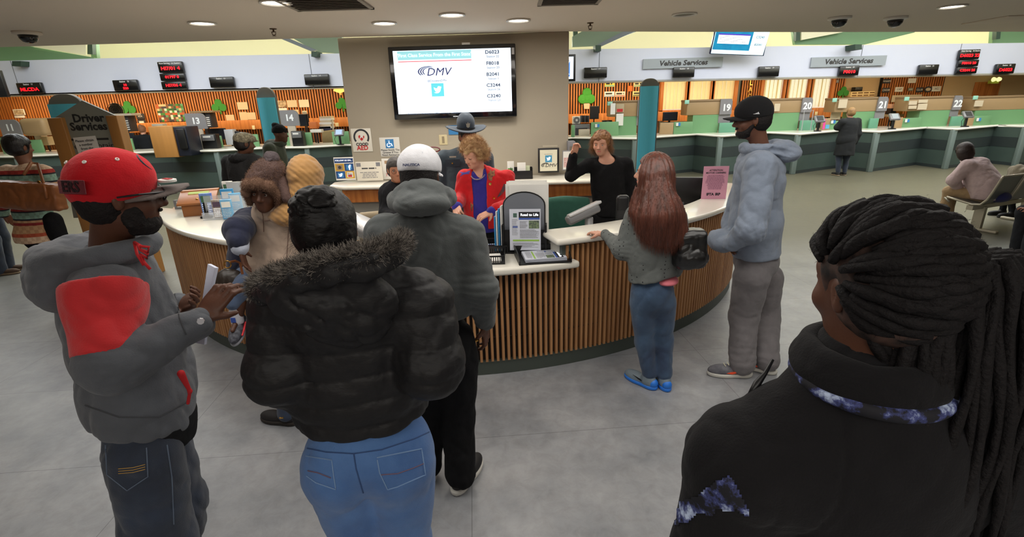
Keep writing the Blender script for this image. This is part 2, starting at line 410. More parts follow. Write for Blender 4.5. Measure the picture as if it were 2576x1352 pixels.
# low ceiling whose edge runs on the far side of the desk
edge = [(XL, 6.15), (-5.7, 6.15), (-1.9, 6.15), (.75, 6.22), (3.75, 6.9), (7.3, 7.6), (12.5, 8.5), (XR, 10.5)]
mb = MB(); mb.prism([V3(XL, YB, 2.72)]+[V3(XR, YB, 2.72)]+[V3(x, y, 2.72) for x, y in edge[::-1]], (0, 0, .35)); struct(mb.build('ceiling', M_CEIL))
mb = MB(); mb.prism([V3(XL, 6.10, 3.07)]+[V3(x, y-.05, 3.07) for x, y in edge[1:]]+[V3(x, y-.35, 3.07) for x, y in edge[:0:-1]]+[V3(XL, 5.8, 3.07)], (0, 0, ZT-3.07)); struct(mb.build('wall_bulkhead', M_CREAM))
struct(MB().bb((XL, 6, ZT), (XR, YF, ZT+.2)).build('ceiling_vault', M_CREAM))
struct(MB().bb((XL, YF, 0), (XR, YF+.2, ZT)).build('wall_far', M_CREAM))
struct(MB().bb((XL-.2, YB, 0), (XL, YF, ZT)).build('wall_left', M_BEIGE))
struct(MB().bb((XR, YB, 0), (XR+.2, YF, ZT)).build('wall_right', M_BEIGE))
struct(MB().bb((XL, YB-.2, 0), (XR, YB, ZT)).build('wall_back', M_BEIGE))
# the partition behind the desk that carries the big screen
WX0, WX1, WY = -1.93, .735, 6.2
struct(MB().bb((WX0, WY, 0), (WX1, WY+.3, 2.72)).build('wall_partition', M_TVW, bevel=.01))
# fascia band above the stations: bottom falls slightly to the right
def fz(x):  # (bottom, top)
    t = (x+13)/(32); return 2.54-.24*max(0, t)**1.3, 3.40-.33*max(0, t)**1.3
def fy(x): return 14.2+.3*max(0, (x+2)/20)
FX = [XL, -15, -11, -8, -5, -2, 1, 4, 7, 10, 13, 16, 19, XR]
def band(x0, x1, name):
    mb = MB(); xs = [x0]+[x for x in FX if x0 < x < x1]+[x1]
    for a, b in zip(xs, xs[1:]):
        (l0, h0), (l1, h1) = fz(a), fz(b); y0, y1 = fy(a), fy(b); d = V3(0, .12, 0)
        P_ = [V3(a, y0, l0), V3(b, y1, l1), V3(b, y1, h1), V3(a, y0, h0)]
        mb.prism(P_, d)
    return struct(mb.build(name, M_FASC))
band(XL, XR, 'trim_1')
mb = MB()   # soffit of the fascia back to the slatted wall
for a, b in zip(FX, FX[1:]):
    mb.prism([V3(a, fy(a), fz(a)[0]+.0), V3(b, fy(b), fz(b)[0]), V3(b, YF, fz(b)[0]+.05), V3(a, YF, fz(a)[0]+.05)], (0, 0, .03))
struct(mb.build('ceiling_soffit', M_CREAM))
mb = MB()   # dark lower edge strip
for a, b in zip(FX, FX[1:]):
    mb.prism([V3(a, fy(a)-.01, fz(a)[0]-.03), V3(b, fy(b)-.01, fz(b)[0]-.03), V3(b, fy(b)-.01, fz(b)[0]), V3(a, fy(a)-.01, fz(a)[0])], (0, .14, 0))
struct(mb.build('trim_2', mat('taupe_strip', (150, 138, 118), .6)))
# slatted walls
YW = 16.5
def slat_wall(x0, x1, z0, z1, name, pitch=.085, y=YW):
    mb = MB(); mb.bb((x0, y, z0), (x1, y+.05, z1)); mb.m = 1; x = x0+.02
    while x < x1-.03:
        mb.bb((x, y-.035, z0), (x+pitch*.52, y, z1)); x += pitch
    return struct(mb.build(name, [M_DARKB, M_WOOD]))
def xat(px, py=245, y=YW): return W(px, py, y)[0]
slat_wall(XL, xat(900), 0, 2.58, 'wall_slats_left')
slat_wall(xat(1380), xat(1662, 240), 0, 2.52, 'wall_slats_middle')
slat_wall(xat(1862, 240), xat(1912, 240), 0, 2.5, 'wall_slats_narrow', .075)
slat_wall(xat(2093, 230), xat(2122, 230), 0, 2.5, 'wall_slats_pier', .075)
slat_wall(xat(2214, 230), xat(2370, 230), 0, 2.5, 'wall_slats_right', .075)
struct(MB().bb((xat(2370, 230), YW, 0), (XR, YW+.1, 2.5)).build('wall_beige', M_BEIGE))
struct(MB().bb((xat(2122, 230), YW+.1, 0), (xat(2214, 230), YW+.4, 2.5)).build('wall_recess', M_BEIGE))
# oak ledge along the slatted wall
def ledge(x0, x1, z, n):
    struct(MB().bb((x0, YW-.42, z-.28), (x1, YW-.04, z)).build(n, M_WOOD, bevel=.01))
ledge(XL, xat(900), W(600, 303, YW-.4)[2], 'trim_3')
ledge(xat(1380), xat(1662, 240), W(1500, 286, YW-.4)[2], 'trim_4')
ledge(xat(1664, 240), xat(1868, 240), W(1750, 281, YW-.4)[2], 'trim_5')
ledge(xat(1915, 240), xat(2210, 240), W(2070, 272, YW-.4)[2], 'trim_6')
# windows with vertical blinds
M_BLIND = mat('blind_fabric', (240, 232, 196), .8); M_GLASSL = mat('window_glow', (235, 236, 225), .3, emit=.5)
def window(k, pxa, pxb, slats, pyb):
    xa, xb = xat(pxa, 225), xat(pxb, 225); z0 = W((pxa+pxb)/2, pyb, YW)[2]; z1 = 2.5
    e = struct(empty('window_%d' % k, (xa, YW, z0)))
    o = V3(xa, YW, z0); w = xb-xa; h = z1-z0
    mb = MB(); t = .1
    mb.bb((-t, -.1, -.06), (0, .06, h)); mb.bb((w, -.1, -.06), (w+t, .06, h)); mb.bb((-t, -.1, -.08), (w+t, .06, 0)); mb.build('window_frame', M_WOOD, e, bevel=.008)
    MB().bb((0, .04, 0), (w, .06, h)).build('pane', M_GLASSL, e)
    mb = MB(); n = int(w/.11)
    for i in range(n):
        c = (i+.5)*w/n; a = (.9 if slats else .25)+.12*math.sin(i*2.3+k)
        mb.box((c, -.02, h/2+.01), (w/n*.52, .003, h/2-.02), rotz(a))
    mb.bb((0, -.05, h-.06), (w, .03, h)); mb.build('vertical_blind', M_BLIND, e)
for k, (a, b, s, pb) in enumerate([(1668, 1724, 0, 277), (1734, 1786, 0, 277), (1796, 1846, 0, 277), (1919, 1969, 1, 276), (1981, 2030, 1, 276), (2042, 2088, 1, 271)]): window(k+1, a, b, s, pb)
# sloping green fins between the vault and the fascia
def fin(pts, name='rafter', m=M_GREENW, t=.25):
    q = [W(*p) for p in pts]; mb = MB(); n = np.cross(q[1]-q[0], q[2]-q[0]); n = nrm(n); n = n if n[1] > 0 else -n
    mb.prism(q, n*t); struct(mb.build('trim_%d' % next(TRIM), m))
import itertools
TRIM = itertools.count(7)
M_GRAYG = mat('greygreen_steel', (120, 138, 120), .6); M_DG = mat('dark_green_steel', (50, 72, 60), .6); M_BLG = mat('rail_grey', (110, 118, 128), .5)
YT = 14.6
for pts, m_ in (
    ([(-60, 75, YT), (75, 75, YT), (75, 117, YT), (235, 145, YT), (240, 149, YT), (-60, 158, YT)], M_GREENW),
    ([(222, 60, YT+.3), (238, 60, YT+.3), (244, 150, YT+.3), (230, 150, YT+.3)], M_GREENW),
    ([(216, 60, YT), (229, 60, YT), (233, 137, YT), (219, 136, YT)], M_DG),
    ([(690, 70, YT), (760, 70, YT), (860, 88, YT), (860, 135, YT), (798, 131, YT)], M_GRAYG),
    ([(640, 70, YT-.3), (672, 74, YT-.3), (796, 126, YT-.3), (782, 129, YT-.3)], M_BLG),
    ([(1620, 60, YT), (1500, 60, YT), (1440, 92, YT), (1440, 118, YT), (1506, 115, YT), (1600, 80, YT)], M_GRAYG),
    ([(1442, 60, YT+.4), (1452, 60, YT+.4), (1455, 103, YT+.4), (1443, 105, YT+.4)], M_DG),
    ([(1590, 70, YT-.3), (1562, 82, YT-.3), (1496, 116, YT-.3), (1512, 117, YT-.3), (1600, 78, YT-.3)], M_BLG),
    ([(1992, 60, YT), (2330, 60, YT), (2300, 82, YT), (2176, 112, YT), (2000, 112, YT)], M_GREENW),
    ([(2004, 60, YT-.2), (2014, 60, YT-.2), (2012, 101, YT-.2), (2002, 103, YT-.2)], M_DG),
    ([(2500, 60, YT), (2700, 60, YT), (2700, 108, YT), (2496, 109, YT)], M_GREENW),
    ([(2508, 60, YT-.2), (2520, 60, YT-.2), (2516, 98, YT-.2), (2506, 99, YT-.2)], M_DG)): fin(pts, m=m_, t=.12)
def windowpatch(pts):  # clerestory bay seen between the fins
    fin(pts, m=mat('clerestory_panel', (238, 234, 206), .8), t=.05)
windowpatch([(75, 60, YT-.1), (216, 60, YT-.1), (216, 138, YT-.1), (75, 116, YT-.1)])
windowpatch([(2016, 60, YT-.15), (2120, 60, YT-.15), (2120, 81, YT-.15), (2016, 101, YT-.15)])
for px, py, w, h in ((41, 160, 22, 13), (790, 136, 14, 13), (1505, 121, 14, 15), (2160, 118, 17, 13)):
    y = 13.95; mb = MB(); q = [W(px-w/2, py-h/2, y), W(px+w/2, py-h/2, y), W(px+w/2, py+h/2, y), W(px-w/2, py+h/2, y)]; mb.prism(q, V3(0, .4, 0)); struct(mb.build('trim_%d' % next(TRIM), M_DG))
mb = MB()   # hairline joints in the fascia
for px in (35, 783, 1508, 2170, 2420):
    x = W(px, 180, 14.2)[0]; lo, hi = fz(x); mb.bb((x-.008, fy(x)-.004, lo), (x+.008, fy(x), hi))
struct(mb.build('trim_%d' % next(TRIM), mat('joint_line', (120, 124, 135), .7)))
# ---------------------------------------------------------------- things on the ceiling
CZ = 2.72
M_LAMP = mat('lamp_glow', (255, 244, 228), .4, emit=9); M_TRIMW = mat('white_enamel', (225, 222, 214), .35); M_BLK = mat('black_plastic', (20, 20, 22), .4)
M_DIM = mat('unlit_lens', (120, 112, 100), .4)
lights = [(509, 57, 'recessed round downlight farthest left on the low ceiling'), (693, 5, 'recessed downlight cut by the top edge beside the left ceiling vent'), (967, 57, 'recessed downlight above the left edge of the big screen'),
          (1137, 36, 'recessed downlight nearest above the middle of the big screen'), (1304, 50, 'recessed downlight above the right edge of the big screen'), (2396, 15, 'recessed downlight at the far right of the low ceiling'), (1722, 35, 'unlit recessed downlight right of the partition')]
for px, py, lab in lights:
    c = Z(px, py, CZ); lit = 'unlit' not in lab; e = empty('downlight', c, lab, 'ceiling light', 'recessed downlights')
    MB().lathe((0, 0, -.012), [(.115, .012), (.12, 0), (.1, -.002), (.098, .011)], 32).build('trim_ring', M_TRIMW, e, smooth=True)
    MB().lathe((0, 0, -.004), [(.097, .003), (.097, 0)], 32).build('lens', M_LAMP if lit else M_DIM, e)
    if lit:
        l = bpy.data.lights.new('downlight_lamp', 'SPOT'); l.energy = 34; l.color = (1, .93, .82); l.spot_size = math.radians(125); l.spot_blend = .8; l.shadow_soft_size = .09
        lo = bpy.data.objects.new('lamp', l); COL.objects.link(lo); lo.parent = e; lo.location = (0, 0, -.03)
for px, py, lab in ((67, 87, 'black dome camera at the far left of the low ceiling'), (2113, 50, 'left one of the two black dome cameras on the right ceiling'), (2254, 50, 'right one of the two black dome cameras on the right ceiling')):
    c = Z(px, py-7, CZ); e = empty('dome_camera', c, lab, 'security camera', 'ceiling dome cameras')
    MB().lathe((0, 0, 0), [(.11, 0), (.11, -.02), (.09, -.03)], 24).build('mount', M_TRIMW if px > 100 else M_CEIL, e, smooth=True)
    MB().lathe((0, 0, -.03), [(.075, 0), (.07, -.03), (.05, -.058), (.02, -.07)], 24).build('dome', mat('smoked_dome', (12, 12, 14), .1, coat=.5), e, smooth=True)
for px, py, lab in ((687, 72, 'small brass sprinkler head left of the partition'), (1485, 57, 'small brass sprinkler head right of the partition')):
    c = Z(px, py, CZ); e = empty('sprinkler', c, lab, 'sprinkler', 'ceiling sprinklers')
    MB().lathe((0, 0, 0), [(.035, 0), (.03, -.008)], 16).build('escutcheon', mat('aged_brass', (90, 70, 50), .4, .8), e)
    mb = MB(); mb.tube([(0, 0, 0), (0, 0, -.03)], .009); mb.tube([(-.02, 0, -.03), (-.015, 0, -.055), (0, 0, -.06), (.015, 0, -.055), (.02, 0, -.03), (-.02, 0, -.03)], .004, 6); mb.lathe((0, 0, -.065), [(.018, 0), (.018, -.003)], 12); mb.build('deflector', mat('aged_brass', (90, 70, 50), .4, .8), e)
for px, py, w, lab in ((811, 3, .62, 'grey louvred ceiling vent left of centre'), (1437, -6, .5, 'grey louvred ceiling vent right of centre')):
    c = Z(px, py, CZ); e = empty('ceiling_vent', c, lab, 'vent', 'ceiling vents')
    mb = MB(); a = w/2
    for q in ((-a, -a, -a+.03, a), (a-.03, -a, a, a), (-a, -a, a, -a+.03), (-a, a-.03, a, a)): mb.bb((q[0], q[1], -.015), (q[2], q[3], 0))
    mb.build('vent_frame', mat('vent_grey', (150, 142, 130), .5), e)
    mb = MB()
    for i in range(9): mb.box((0, -a+.06+i*(w-.12)/8, -.006), (a-.03, .02, .002), np.array([[1, 0, 0], [0, .9, -.43], [0, .43, .9]]))
    mb.build('louvre', mat('vent_grey2', (105, 100, 92), .5), e)
c = Z(2540, 48, CZ); MBv = MB(); MBv.bb((c[0]-.3, c[1]-.3, CZ-.012), (c[0]+.3, c[1]+.3, CZ)); tag(MBv.build('access_panel', M_CEIL, bevel=.004), 'square flush access panel at the far right of the ceiling', 'panel')
# ================================================================= central enquiry desk
M_SOLID = mat('cream_solid_surface', (232, 228, 216), .22, coat=.25, spec=.5)
M_SLAT = mat('slat_wood', (196, 146, 98), .5, bump=.2, bscale=26, bstretch=(1, 1, .05), rgb2=(160, 112, 72), vscale=30)
M_KICK = mat('green_grey_kick', (72, 80, 74), .55); M_BACKD = mat('dark_backing', (46, 38, 32), .9)
DC = V3(-.577, 6.64, 0)
def arcp(R, a, z=0):
    R = R+.03
    return DC+V3(R*math.cos(math.radians(a)), R*math.sin(math.radians(a)), z)
def arc(R, a0, a1, z=0, n=24): return [arcp(R, a0+(a1-a0)*i/n, z) for i in range(n+1)]
A0, A1 = -146.5, -30.0
desk = empty('reception_desk', arcp(3.3, -90), 'curved reception desk faced with vertical wooden slats', 'desk')
og = np.array(desk.location)
def slab(name, pts, z0, z1, m, parent, bev=.02, origin=None):
    mb = MB(); mb.prism([V3(p[0], p[1], z0) for p in pts], (0, 0, z1-z0)); return mb.build(name, m, parent, og if origin is None else origin, bevel=bev, seg=4)
# body (backing) in two heights, kick base, slats
mb = MB()
AH = -73.6; AL = -103.0
for a0, a1, h in ((A0, AL, .97), (AL, AH, .805), (AH, A1, .97)):
    o_ = arc(3.315, a0, a1, .10); i_ = arc(3.25, a0, a1, .10)
    for k in range(len(o_)-1): mb.prism([i_[k], o_[k], o_[k+1], i_[k+1]], (0, 0, h-.10))
mb.build('backing_panel', M_BACKD, desk, og)
mb = MB(); o_ = arc(3.345, A0, A1, 0, 60); i_ = arc(3.22, A0, A1, 0, 60)
for k in range(60): mb.prism([i_[k], o_[k], o_[k+1], i_[k+1]], (0, 0, .115))
mb.build('kick_base', M_KICK, desk, og)
mb = MB(); step = math.degrees(.041/3.34); a = A0+.2
while a < A1:
    h = .97 if (a < AL or a > AH) else .805
    r = math.radians(a); mb.box(arcp(3.338, a, (.115+h)/2), V3(.019, .0095, (h-.115)/2), rotz(r)); a += step
mb.build('slat_cladding', M_SLAT, desk, og)
mb = MB(); 
for z in (.30, .52): 
    for a0, a1 in ((A0, A1),): mb.tube(arc(3.325, a0, a1, z, 60), .006, 5)
mb.build('slat_batten', M_BACKD, desk, og)
# end panels
for a in (A0, A1):
    p0 = arcp(3.34, a); p1 = p0+(V3(-.30, .62, 0) if a < -90 else V3(.2, .68, 0)); d = nrm(p1-p0); n = V3(-d[1], d[0], 0)*.03
    MB().prism([p0, p1, p1+n, p0+n], (0, 0, .97)).build('end_panel', M_SLAT, desk, og)
# worktop behind the front and cabinets under it
MB().prism(arc(3.24, A0+4, A1-4, .76)+arc(2.55, A1-10, A0+10, .76), (0, 0, .035)).build('worktop', M_SOLID, desk, og, bevel=.008)
mb = MB()
for a0, a1 in ((-140, -118), (-62, -52), (-44, -36)):
    o_ = arc(3.17, a0, a1, .02, 8); i_ = arc(2.7, a0+2, a1-2, .02, 8); MB().prism(o_+i_[::-1], (0, 0, .73)).build('cabinet', mat('cabinet_grey', (150, 148, 140), .5), desk, og)
hl = arc(3.40, A0, AL)+[arcp(2.95, AL), arcp(2.9, -125), arcp(2.9, -138), V3(-3.72, 5.12, 0)]
slab('ledge_top', hl, .985, 1.03, M_SOLID, desk)
hr = arc(3.40, AH-1.2, A1)+[V3(2.62, 5.55, 0), V3(2.25, 5.65, 0)]+arc(3.06, -25, AH-1.5)
slab('ledge_top', hr, .985, 1.03, M_SOLID, desk)
sl = arc(3.42, AL+.3, AH+1.7)+arc(2.75, AH-1, AL+2)
MB().prism(arc(3.2, AL+1, AH-1, .795)+arc(2.75, AH-1, AL+1, .795), (0, 0, .015)).build('riser_panel', M_SOLID, desk, og)
slab('counter_top', sl, .81, .865, M_SOLID, desk)
MB().prism([arcp(3.30, AH-.3), arcp(3.02, AH-.6), arcp(3.02, AH+.2), arcp(3.30, AH+.5)], (0, 0, .98)).build('riser_panel', mat('riser_cream', (215, 212, 200), .4), desk, og)
MB().prism([arcp(3.345, AH-.2, .8), arcp(3.30, AH-.2, .8), arcp(3.30, AH+.9, .8), arcp(3.345, AH+.9, .8)], (0, 0, .18)).build('corner_post', M_KICK, desk, og)
# ---------------------------------------------------------------- counter along the partition
WC = empty('wall_counter', (-.5, 5.9, 0), 'cream topped side counter with oak front below the big screen', 'counter'); w0 = V3(-.5, 5.9, 0)
top = [V3(-2.02, 6.18, 0), V3(-2.15, 6.05, 0), V3(-2.12, 5.8, 0), V3(-1.9, 5.66, 0), V3(1.35, 5.62, 0), V3(1.5, 5.75, 0), V3(1.5, 6.18, 0)]
slab('counter_top', top, 1.055, 1.10, M_SOLID, WC, origin=w0)
MB().bb((-1.95, 5.72, .9), (1.3, 6.18, 1.055)).build('apron', M_WOOD, WC, w0, bevel=.004)
MB().bb((-1.9, 5.78, 0), (1.25, 6.18, .9)).build('cabinet', mat('cabinet_grey', (150, 148, 140), .5), WC, w0)
for x in (-1.3, -.7, -.1, .5):
    d = MB().bb((x, 5.765, .1), (x+.57, 5.78, .86)).build('door', mat('cabinet_door', (165, 160, 148), .5), WC, w0, bevel=.004)
    MB().tube([(x+.5+.5, 5.75-5.9, .7), (x+.5+.5, 5.745-5.9, .8)], .005).build('handle', mat('steel', (150, 150, 150), .3, 1), d)
# ---------------------------------------------------------------- big screen
TVW = WY-.11
def rect_on(pa, pb, pc, pd, y):  # corner pixels TL TR BR BL on plane y -> x0,x1,z0,z1
    q = [W(*p, y) for p in (pa, pb, pc, pd)]; return (q[0][0]+q[3][0])/2, (q[1][0]+q[2][0])/2, (q[2][2]+q[3][2])/2, (q[0][2]+q[1][2])/2
x0, x1, z0, z1 = rect_on((975, 117), (1297, 110), (1300, 293), (992, 303), TVW)
cx, cz = (x0+x1)/2, (z0+z1)/2; tw, th = x1-x0, z1-z0
tv = empty('television', (cx, TVW, cz), 'large black framed screen showing station numbers on the partition', 'television')
MB().bb((-tw/2, 0, -th/2), (tw/2, .07, th/2)).build('bezel', mat('gloss_black', (14, 14, 18), .15, coat=.6), tv, bevel=.012)
MB().bb((-.3, .07, -.2), (.3, .09, .2)).build('wall_bracket', M_BLK, tv)
M_SCR = mat('screen_white', (226, 240, 255), .4, emit=1.0)
sw, sh = tw/2-.055, th/2-.045
MB().bb((-sw, -.004, -sh+.02), (sw, .001, sh)).build('screen', M_SCR, tv)
SX, SY = V3(1, 0, 0), V3(0, 0, 1)
def T(s, x, z, size, m, p=tv, y=-.004, **k): return text(s, p, V3(x, y, z), SX, SY, size, m, **k)
M_NAVY = mat('ink_navy', (40, 46, 110), .5, emit=.35); M_GREYT = mat('ink_slate', (70, 84, 110), .5, emit=.3); M_TEAL = mat('screen_teal', (150, 214, 222), .5, emit=.8)
M_REDL = mat('screen_red', (235, 90, 95), .5, emit=.7); M_TWIT = mat('tweet_blue', (90, 200, 215), .5, emit=.8); M_WHT = mat('screen_bright', (250, 252, 255), .5, emit=1)
mb = MB(); quad(mb, (0, -.004, 0), SX, SY, -.62*1.0, .22, .255, .345, .001); mb.build('banner', M_TEAL, tv)
mb = MB(); quad(mb, (0, -.004, 0), SX, SY, -.62, .22, .232, .240, .001); mb.build('banner_rule', M_REDL, tv)
T('"First Class Service From the First State"', -.2, .30, .052, M_WHT, y=-.0055)
def bird(mb, o, s, t=.001):
    pts = [(-.95, .62), (-.55, .42), (-.1, .33), (-.02, .62), (.18, .84), (.5, .86), (.72, .72), (.98, .82), (.84, .56), (1.0, .5), (.8, .3), (.74, -.1), (.5, -.5), (.1, -.76), (-.4, -.82), (-.95, -.62), (-.5, -.56), (-.3, -.42), (-.62, -.3), (-.72, -.12), (-.5, -.12), (-.85, .1), (-.9, .3), (-.65, .22), (-.92, .42)]
    return poly(mb, o, SX, SY, [(a*s, b*s) for a, b in pts], t)
def dmv(parent, o, s, m):
    text('DMV', parent, np.asarray(o)+V3(s*.25, 0, -s*.05), SX, SY, s*.72, m, shear=.25, wscale=1.1)
    mb = MB()
    for k in range(3):
        a = [(math.cos(q)*s*(.75-.1*k)-s*.1+k*s*.06, math.sin(q)*s*.36*(1-.1*k)) for q in np.linspace(math.pi*(.42-.02*k), math.pi*1.22, 14)]
        b = [(x*(1-.05)+s*.045, z*.93) for x, z in a[::-1]]
        poly(mb, np.asarray(o)+V3(-s*.32, 0, 0), SX, SY, a+b, .0008, .0012)
    q = [(s*x, s*(.36+.0*x)) for x in (-.2, .9)]
    mb.build('emblem', m, parent)
dmv(tv, (-.21, -.004, .125), .165, M_NAVY)
T('@DelawareDMV', -.19, .025, .032, M_GREYT)
mb = MB(); quad(mb, (-.19, -.004, -.075), SX, SY, -.072, .072, -.072, .072, .001); mb.build('tweet_square', M_TWIT, tv)
bird(MB(), (-.19, -.0055, -.075), .046).build('bird_mark', M_WHT, tv)
for i, (a, b) in enumerate([('D6023', 'Station 22'), ('F8018', 'Station 20'), ('B2041', 'Station 1'), ('C3244', 'Station 26'), ('C3240', 'Station 23')]):
    z = .312-i*.118; T(a, .46, z, .052, M_GREYT, thick=.0012, wscale=1.15); T(b, .465, z-.046, .032, M_GREYT, wscale=1.1)
T('Welcome to Wilmington DMV.  Visit our website at www.', -.21, -.335, .03, M_GREYT)
T('INSIGNIA', .0, -th/2+.022, .014, M_WHT, y=-.001)
mb = MB(); quad(mb, (tw/2-.03, -.001, th/2-.075), SX, SY, -.014, .016, -.04, .03, .001); mb.build('sticker', mat('sticker_white', (190, 190, 190), .6), tv)
MB().bb((.12, .0, th/2), (.21, .05, th/2+.022)).build('sensor', M_TRIMW, tv)
# ---------------------------------------------------------------- notices on the partition
M_PAPER = mat('white_paper', (228, 226, 220), .8); M_INK = mat('dark_ink', (50, 50, 56), .8); M_INKL = mat('grey_ink', (130, 130, 135), .8)
M_RED = mat('sign_red', (190, 36, 40), .6); M_BLUE = mat('sign_blue', (58, 130, 190), .6); M_DBLUE = mat('poster_blue', (34, 66, 120), .6); M_MUST = mat('mustard_card', (205, 160, 50), .7)
def panel(name, px, py, wpx, hpx, y, m, lab, cat, t=.006, group=None, tilt=0, bev=.003):
    "upright card whose face centre is seen at px,py on plane y"
    c = W(px, py, y); s = (W(px+wpx/2, py, y)-W(px-wpx/2, py, y))[0]; h = (W(px, py-hpx/2, y)-W(px, py+hpx/2, y))[2]
    e = empty(name, c, lab, cat, group); e.rotation_euler.x = tilt
    MB().bb((-s/2, 0, -h/2), (s/2, t, h/2)).build('board', m, e, bevel=bev); return e, s, h
e, s, h = panel('notice', 910, 353, 50, 59, WY-.008, mat('sign_white', (226, 222, 210), .5), 'white rectangular defibrillator sign with red heart on the partition', 'sign')
mb = MB(); R1, R0 = s*.40, s*.31; an = np.linspace(math.radians(-35), math.radians(215), 30)
poly(mb, (0, 0, h*.13), SX, SY, [(R1*math.cos(a), R1*math.sin(a)) for a in an]+[(R0*math.cos(a), R0*math.sin(a)) for a in an[::-1]], .001); mb.build('ring_mark', M_INK, e)
hp = [(0, -.8), (-.75, 0), (-.8, .45), (-.45, .75), (0, .4), (.45, .75), (.8, .45), (.75, 0)]
poly(MB(), (0, 0, h*.1), SX, SY, [(a*s*.19, b*s*.19) for a, b in hp], .001).build('heart', M_RED, e)
poly(MB(), (0, 0, h*.2), SX, SY, [(-.01, .03), (.015, .035), (.03, .005), (.018, -.02), (.03, -.045), (0, -.02), (-.03, -.05), (-.012, -.012)], .001, .001).build('flame_mark', M_PAPER, e)
text('COOD', e, (0, 0, -h*.18), SX, SY, s*.2, M_INK, thick=.002); text('AED', e, (0, 0, -h*.34), SX, SY, s*.3, M_RED, thick=.002)
e, s, h = panel('notice', 981, 370, 50, 48, WY-.004, M_PAPER, 'white paper with blue wheelchair square on the partition', 'sign', .002)
quad(MB(), (0, 0, h*.17), SX, SY, -s*.21, s*.21, -s*.22, s*.22).build('blue_square', M_BLUE, e)
mb = MB(); a_ = s*.2
mb.tube([(-.005, -.003, h*.17+a_*.55), (-.005, -.003, h*.17-.0), (a_*.4, -.003, h*.17-.0), (a_*.62, -.003, h*.17-a_*.6)], .0055, 6)
mb.tube([(math.cos(q)*a_*.42-.012, -.003, h*.17-a_*.32+math.sin(q)*a_*.42) for q in np.linspace(2.0, 6.0, 14)], .004, 6); mb.lathe((-.006, -.002, h*.17+a_*.72), [(.012, 0), (.012, .001)], 14); mb.build('wheelchair_mark', M_WHT, e)
for k, tx in enumerate(("Please Notify The", "Greeter If You", "Need Assistance")): text(tx, e, (0, 0, -h*.16-k*h*.13), SX, SY, s*.13, M_INK)
e, s, h = panel('notice', 985, 425, 46, 52, 6.05, M_PAPER, 'white paper with small seals leaning below the wheelchair sign', 'sign', .002)
lines(MB(), (0, 0, 0), SX, SY, -s*.3, s*.3, h*.1, 4, h*.1, h*.04, seed=3, center=True).build('small_print', M_INKL, e)
mb = MB(); quad(mb, (0, 0, 0), SX, SY, -s*.35, -s*.05, h*.25, h*.4); mb.build('photo_patch', mat('patch_tan', (170, 140, 110), .8), e); text('718', e, (-s*.18, 0, -h*.3), SX, SY, s*.22, M_RED); text('ES', e, (s*.2, 0, -h*.12), SX, SY, s*.22, M_INK)
# social media card
e, s, h = panel('social_media_card', 867, 425, 50, 58, 5.98, M_PAPER, 'upright card with four social media squares on the side counter', 'sign', .004)
quad(MB(), (0, 0, 0), SX, SY, -s*.47, s*.47, h*.26, h*.45).build('header', M_DBLUE, e); text('FOLLOW US ON...', e, (0, -.001, h*.36), SX, SY, s*.105, M_WHT)
for i, (m_, ix, iz) in enumerate(((M_MUST, -1, 1), (M_DBLUE, 1, 1), (M_DBLUE, -1, -1), (M_MUST, 1, -1))):
    o = V3(ix*s*.235, 0, -h*.1+iz*h*.165); quad(MB(), o, SX, SY, -s*.23, s*.23, -h*.16, h*.16).build('tile', m_, e)
    qc = (mat('tile_brown', (150, 130, 110), .5), M_BLUE, M_BLUE, M_PAPER)[i]
    quad(MB(), o, SX, SY, -s*.15, s*.15, -h*.11, h*.11, .001, .0012).build('icon', qc, e)
    oo = o+V3(0, -.0025, 0)
    if i == 0:
        MB().lathe(oo, [(s*.08, 0), (s*.08, .001)], 20, frame((0, 0, 1), (0, -1, 0))).build('icon_lens', M_INK, e)
    elif i == 1: text('f', e, oo+V3(.005, 0, -.005), SX, SY, s*.34, M_WHT, thick=.003)
    elif i == 2: bird(MB(), oo, s*.1).build('bird_mark', M_WHT, e)
    else:
        text('You', e, oo+V3(0, 0, h*.03), SX, SY, s*.14, M_INK); quad(MB(), oo, SX, SY, -s*.1, s*.1, -h*.09, -h*.01).build('tube_mark', M_RED, e)
e, s, h = panel('tent_card', 929, 431, 66, 48, 5.95, mat('ivory_paper', (218, 212, 198), .8), 'wide ivory notice card standing right of the social media card', 'sign', .004)
lines(MB(), (0, 0, 0), SX, SY, -s*.42, s*.42, h*.12, 1, h*.1, h*.06, center=True).build('headline', M_INK, e)
lines(MB(), (0, 0, 0), SX, SY, -s*.42, s*.42, -h*.08, 4, h*.09, h*.035, seed=5, center=True).build('small_print', M_INKL, e)
mb = MB(); quad(mb, (0, 0, 0), SX, SY, -s*.47, -s*.3, h*.25, h*.44); quad(mb, (0, 0, 0), SX, SY, s*.28, s*.44, h*.25, h*.45); mb.build('picture', M_INKL, e)
# framed tweet sign
e, s, h = panel('framed_certificate', 1380, 404, 53, 62, 6.02, M_BLK, 'black framed certificate with small bird square on the side counter', 'picture frame', .015)
quad(MB(), (0, 0, 0), SX, SY, -s*.41, s*.41, -h*.43, h*.43).build('mat_board', mat('ivory_mount', (226, 222, 198), .6), e)
quad(MB(), (0, -.001, h*.07), SX, SY, -s*.16, s*.16, -s*.16, s*.16).build('blue_square', mat('bird_blue', (70, 150, 190), .6), e); bird(MB(), (0, -.003, h*.07), s*.1).build('bird_mark', M_WHT, e)
dmv(e, (s*.02, -.001, -h*.19), s*.32, M_INK); lines(MB(), (0, -.001, 0), SX, SY, -s*.3, s*.3, h*.25, 1, .01, .004, center=True).build('small_print', M_INKL, e)
e, s, h = panel('framed_notice', 1426, 404, 22, 50, 6.0, M_INKL, 'thin grey framed notice right of the black framed certificate', 'picture frame', .01)
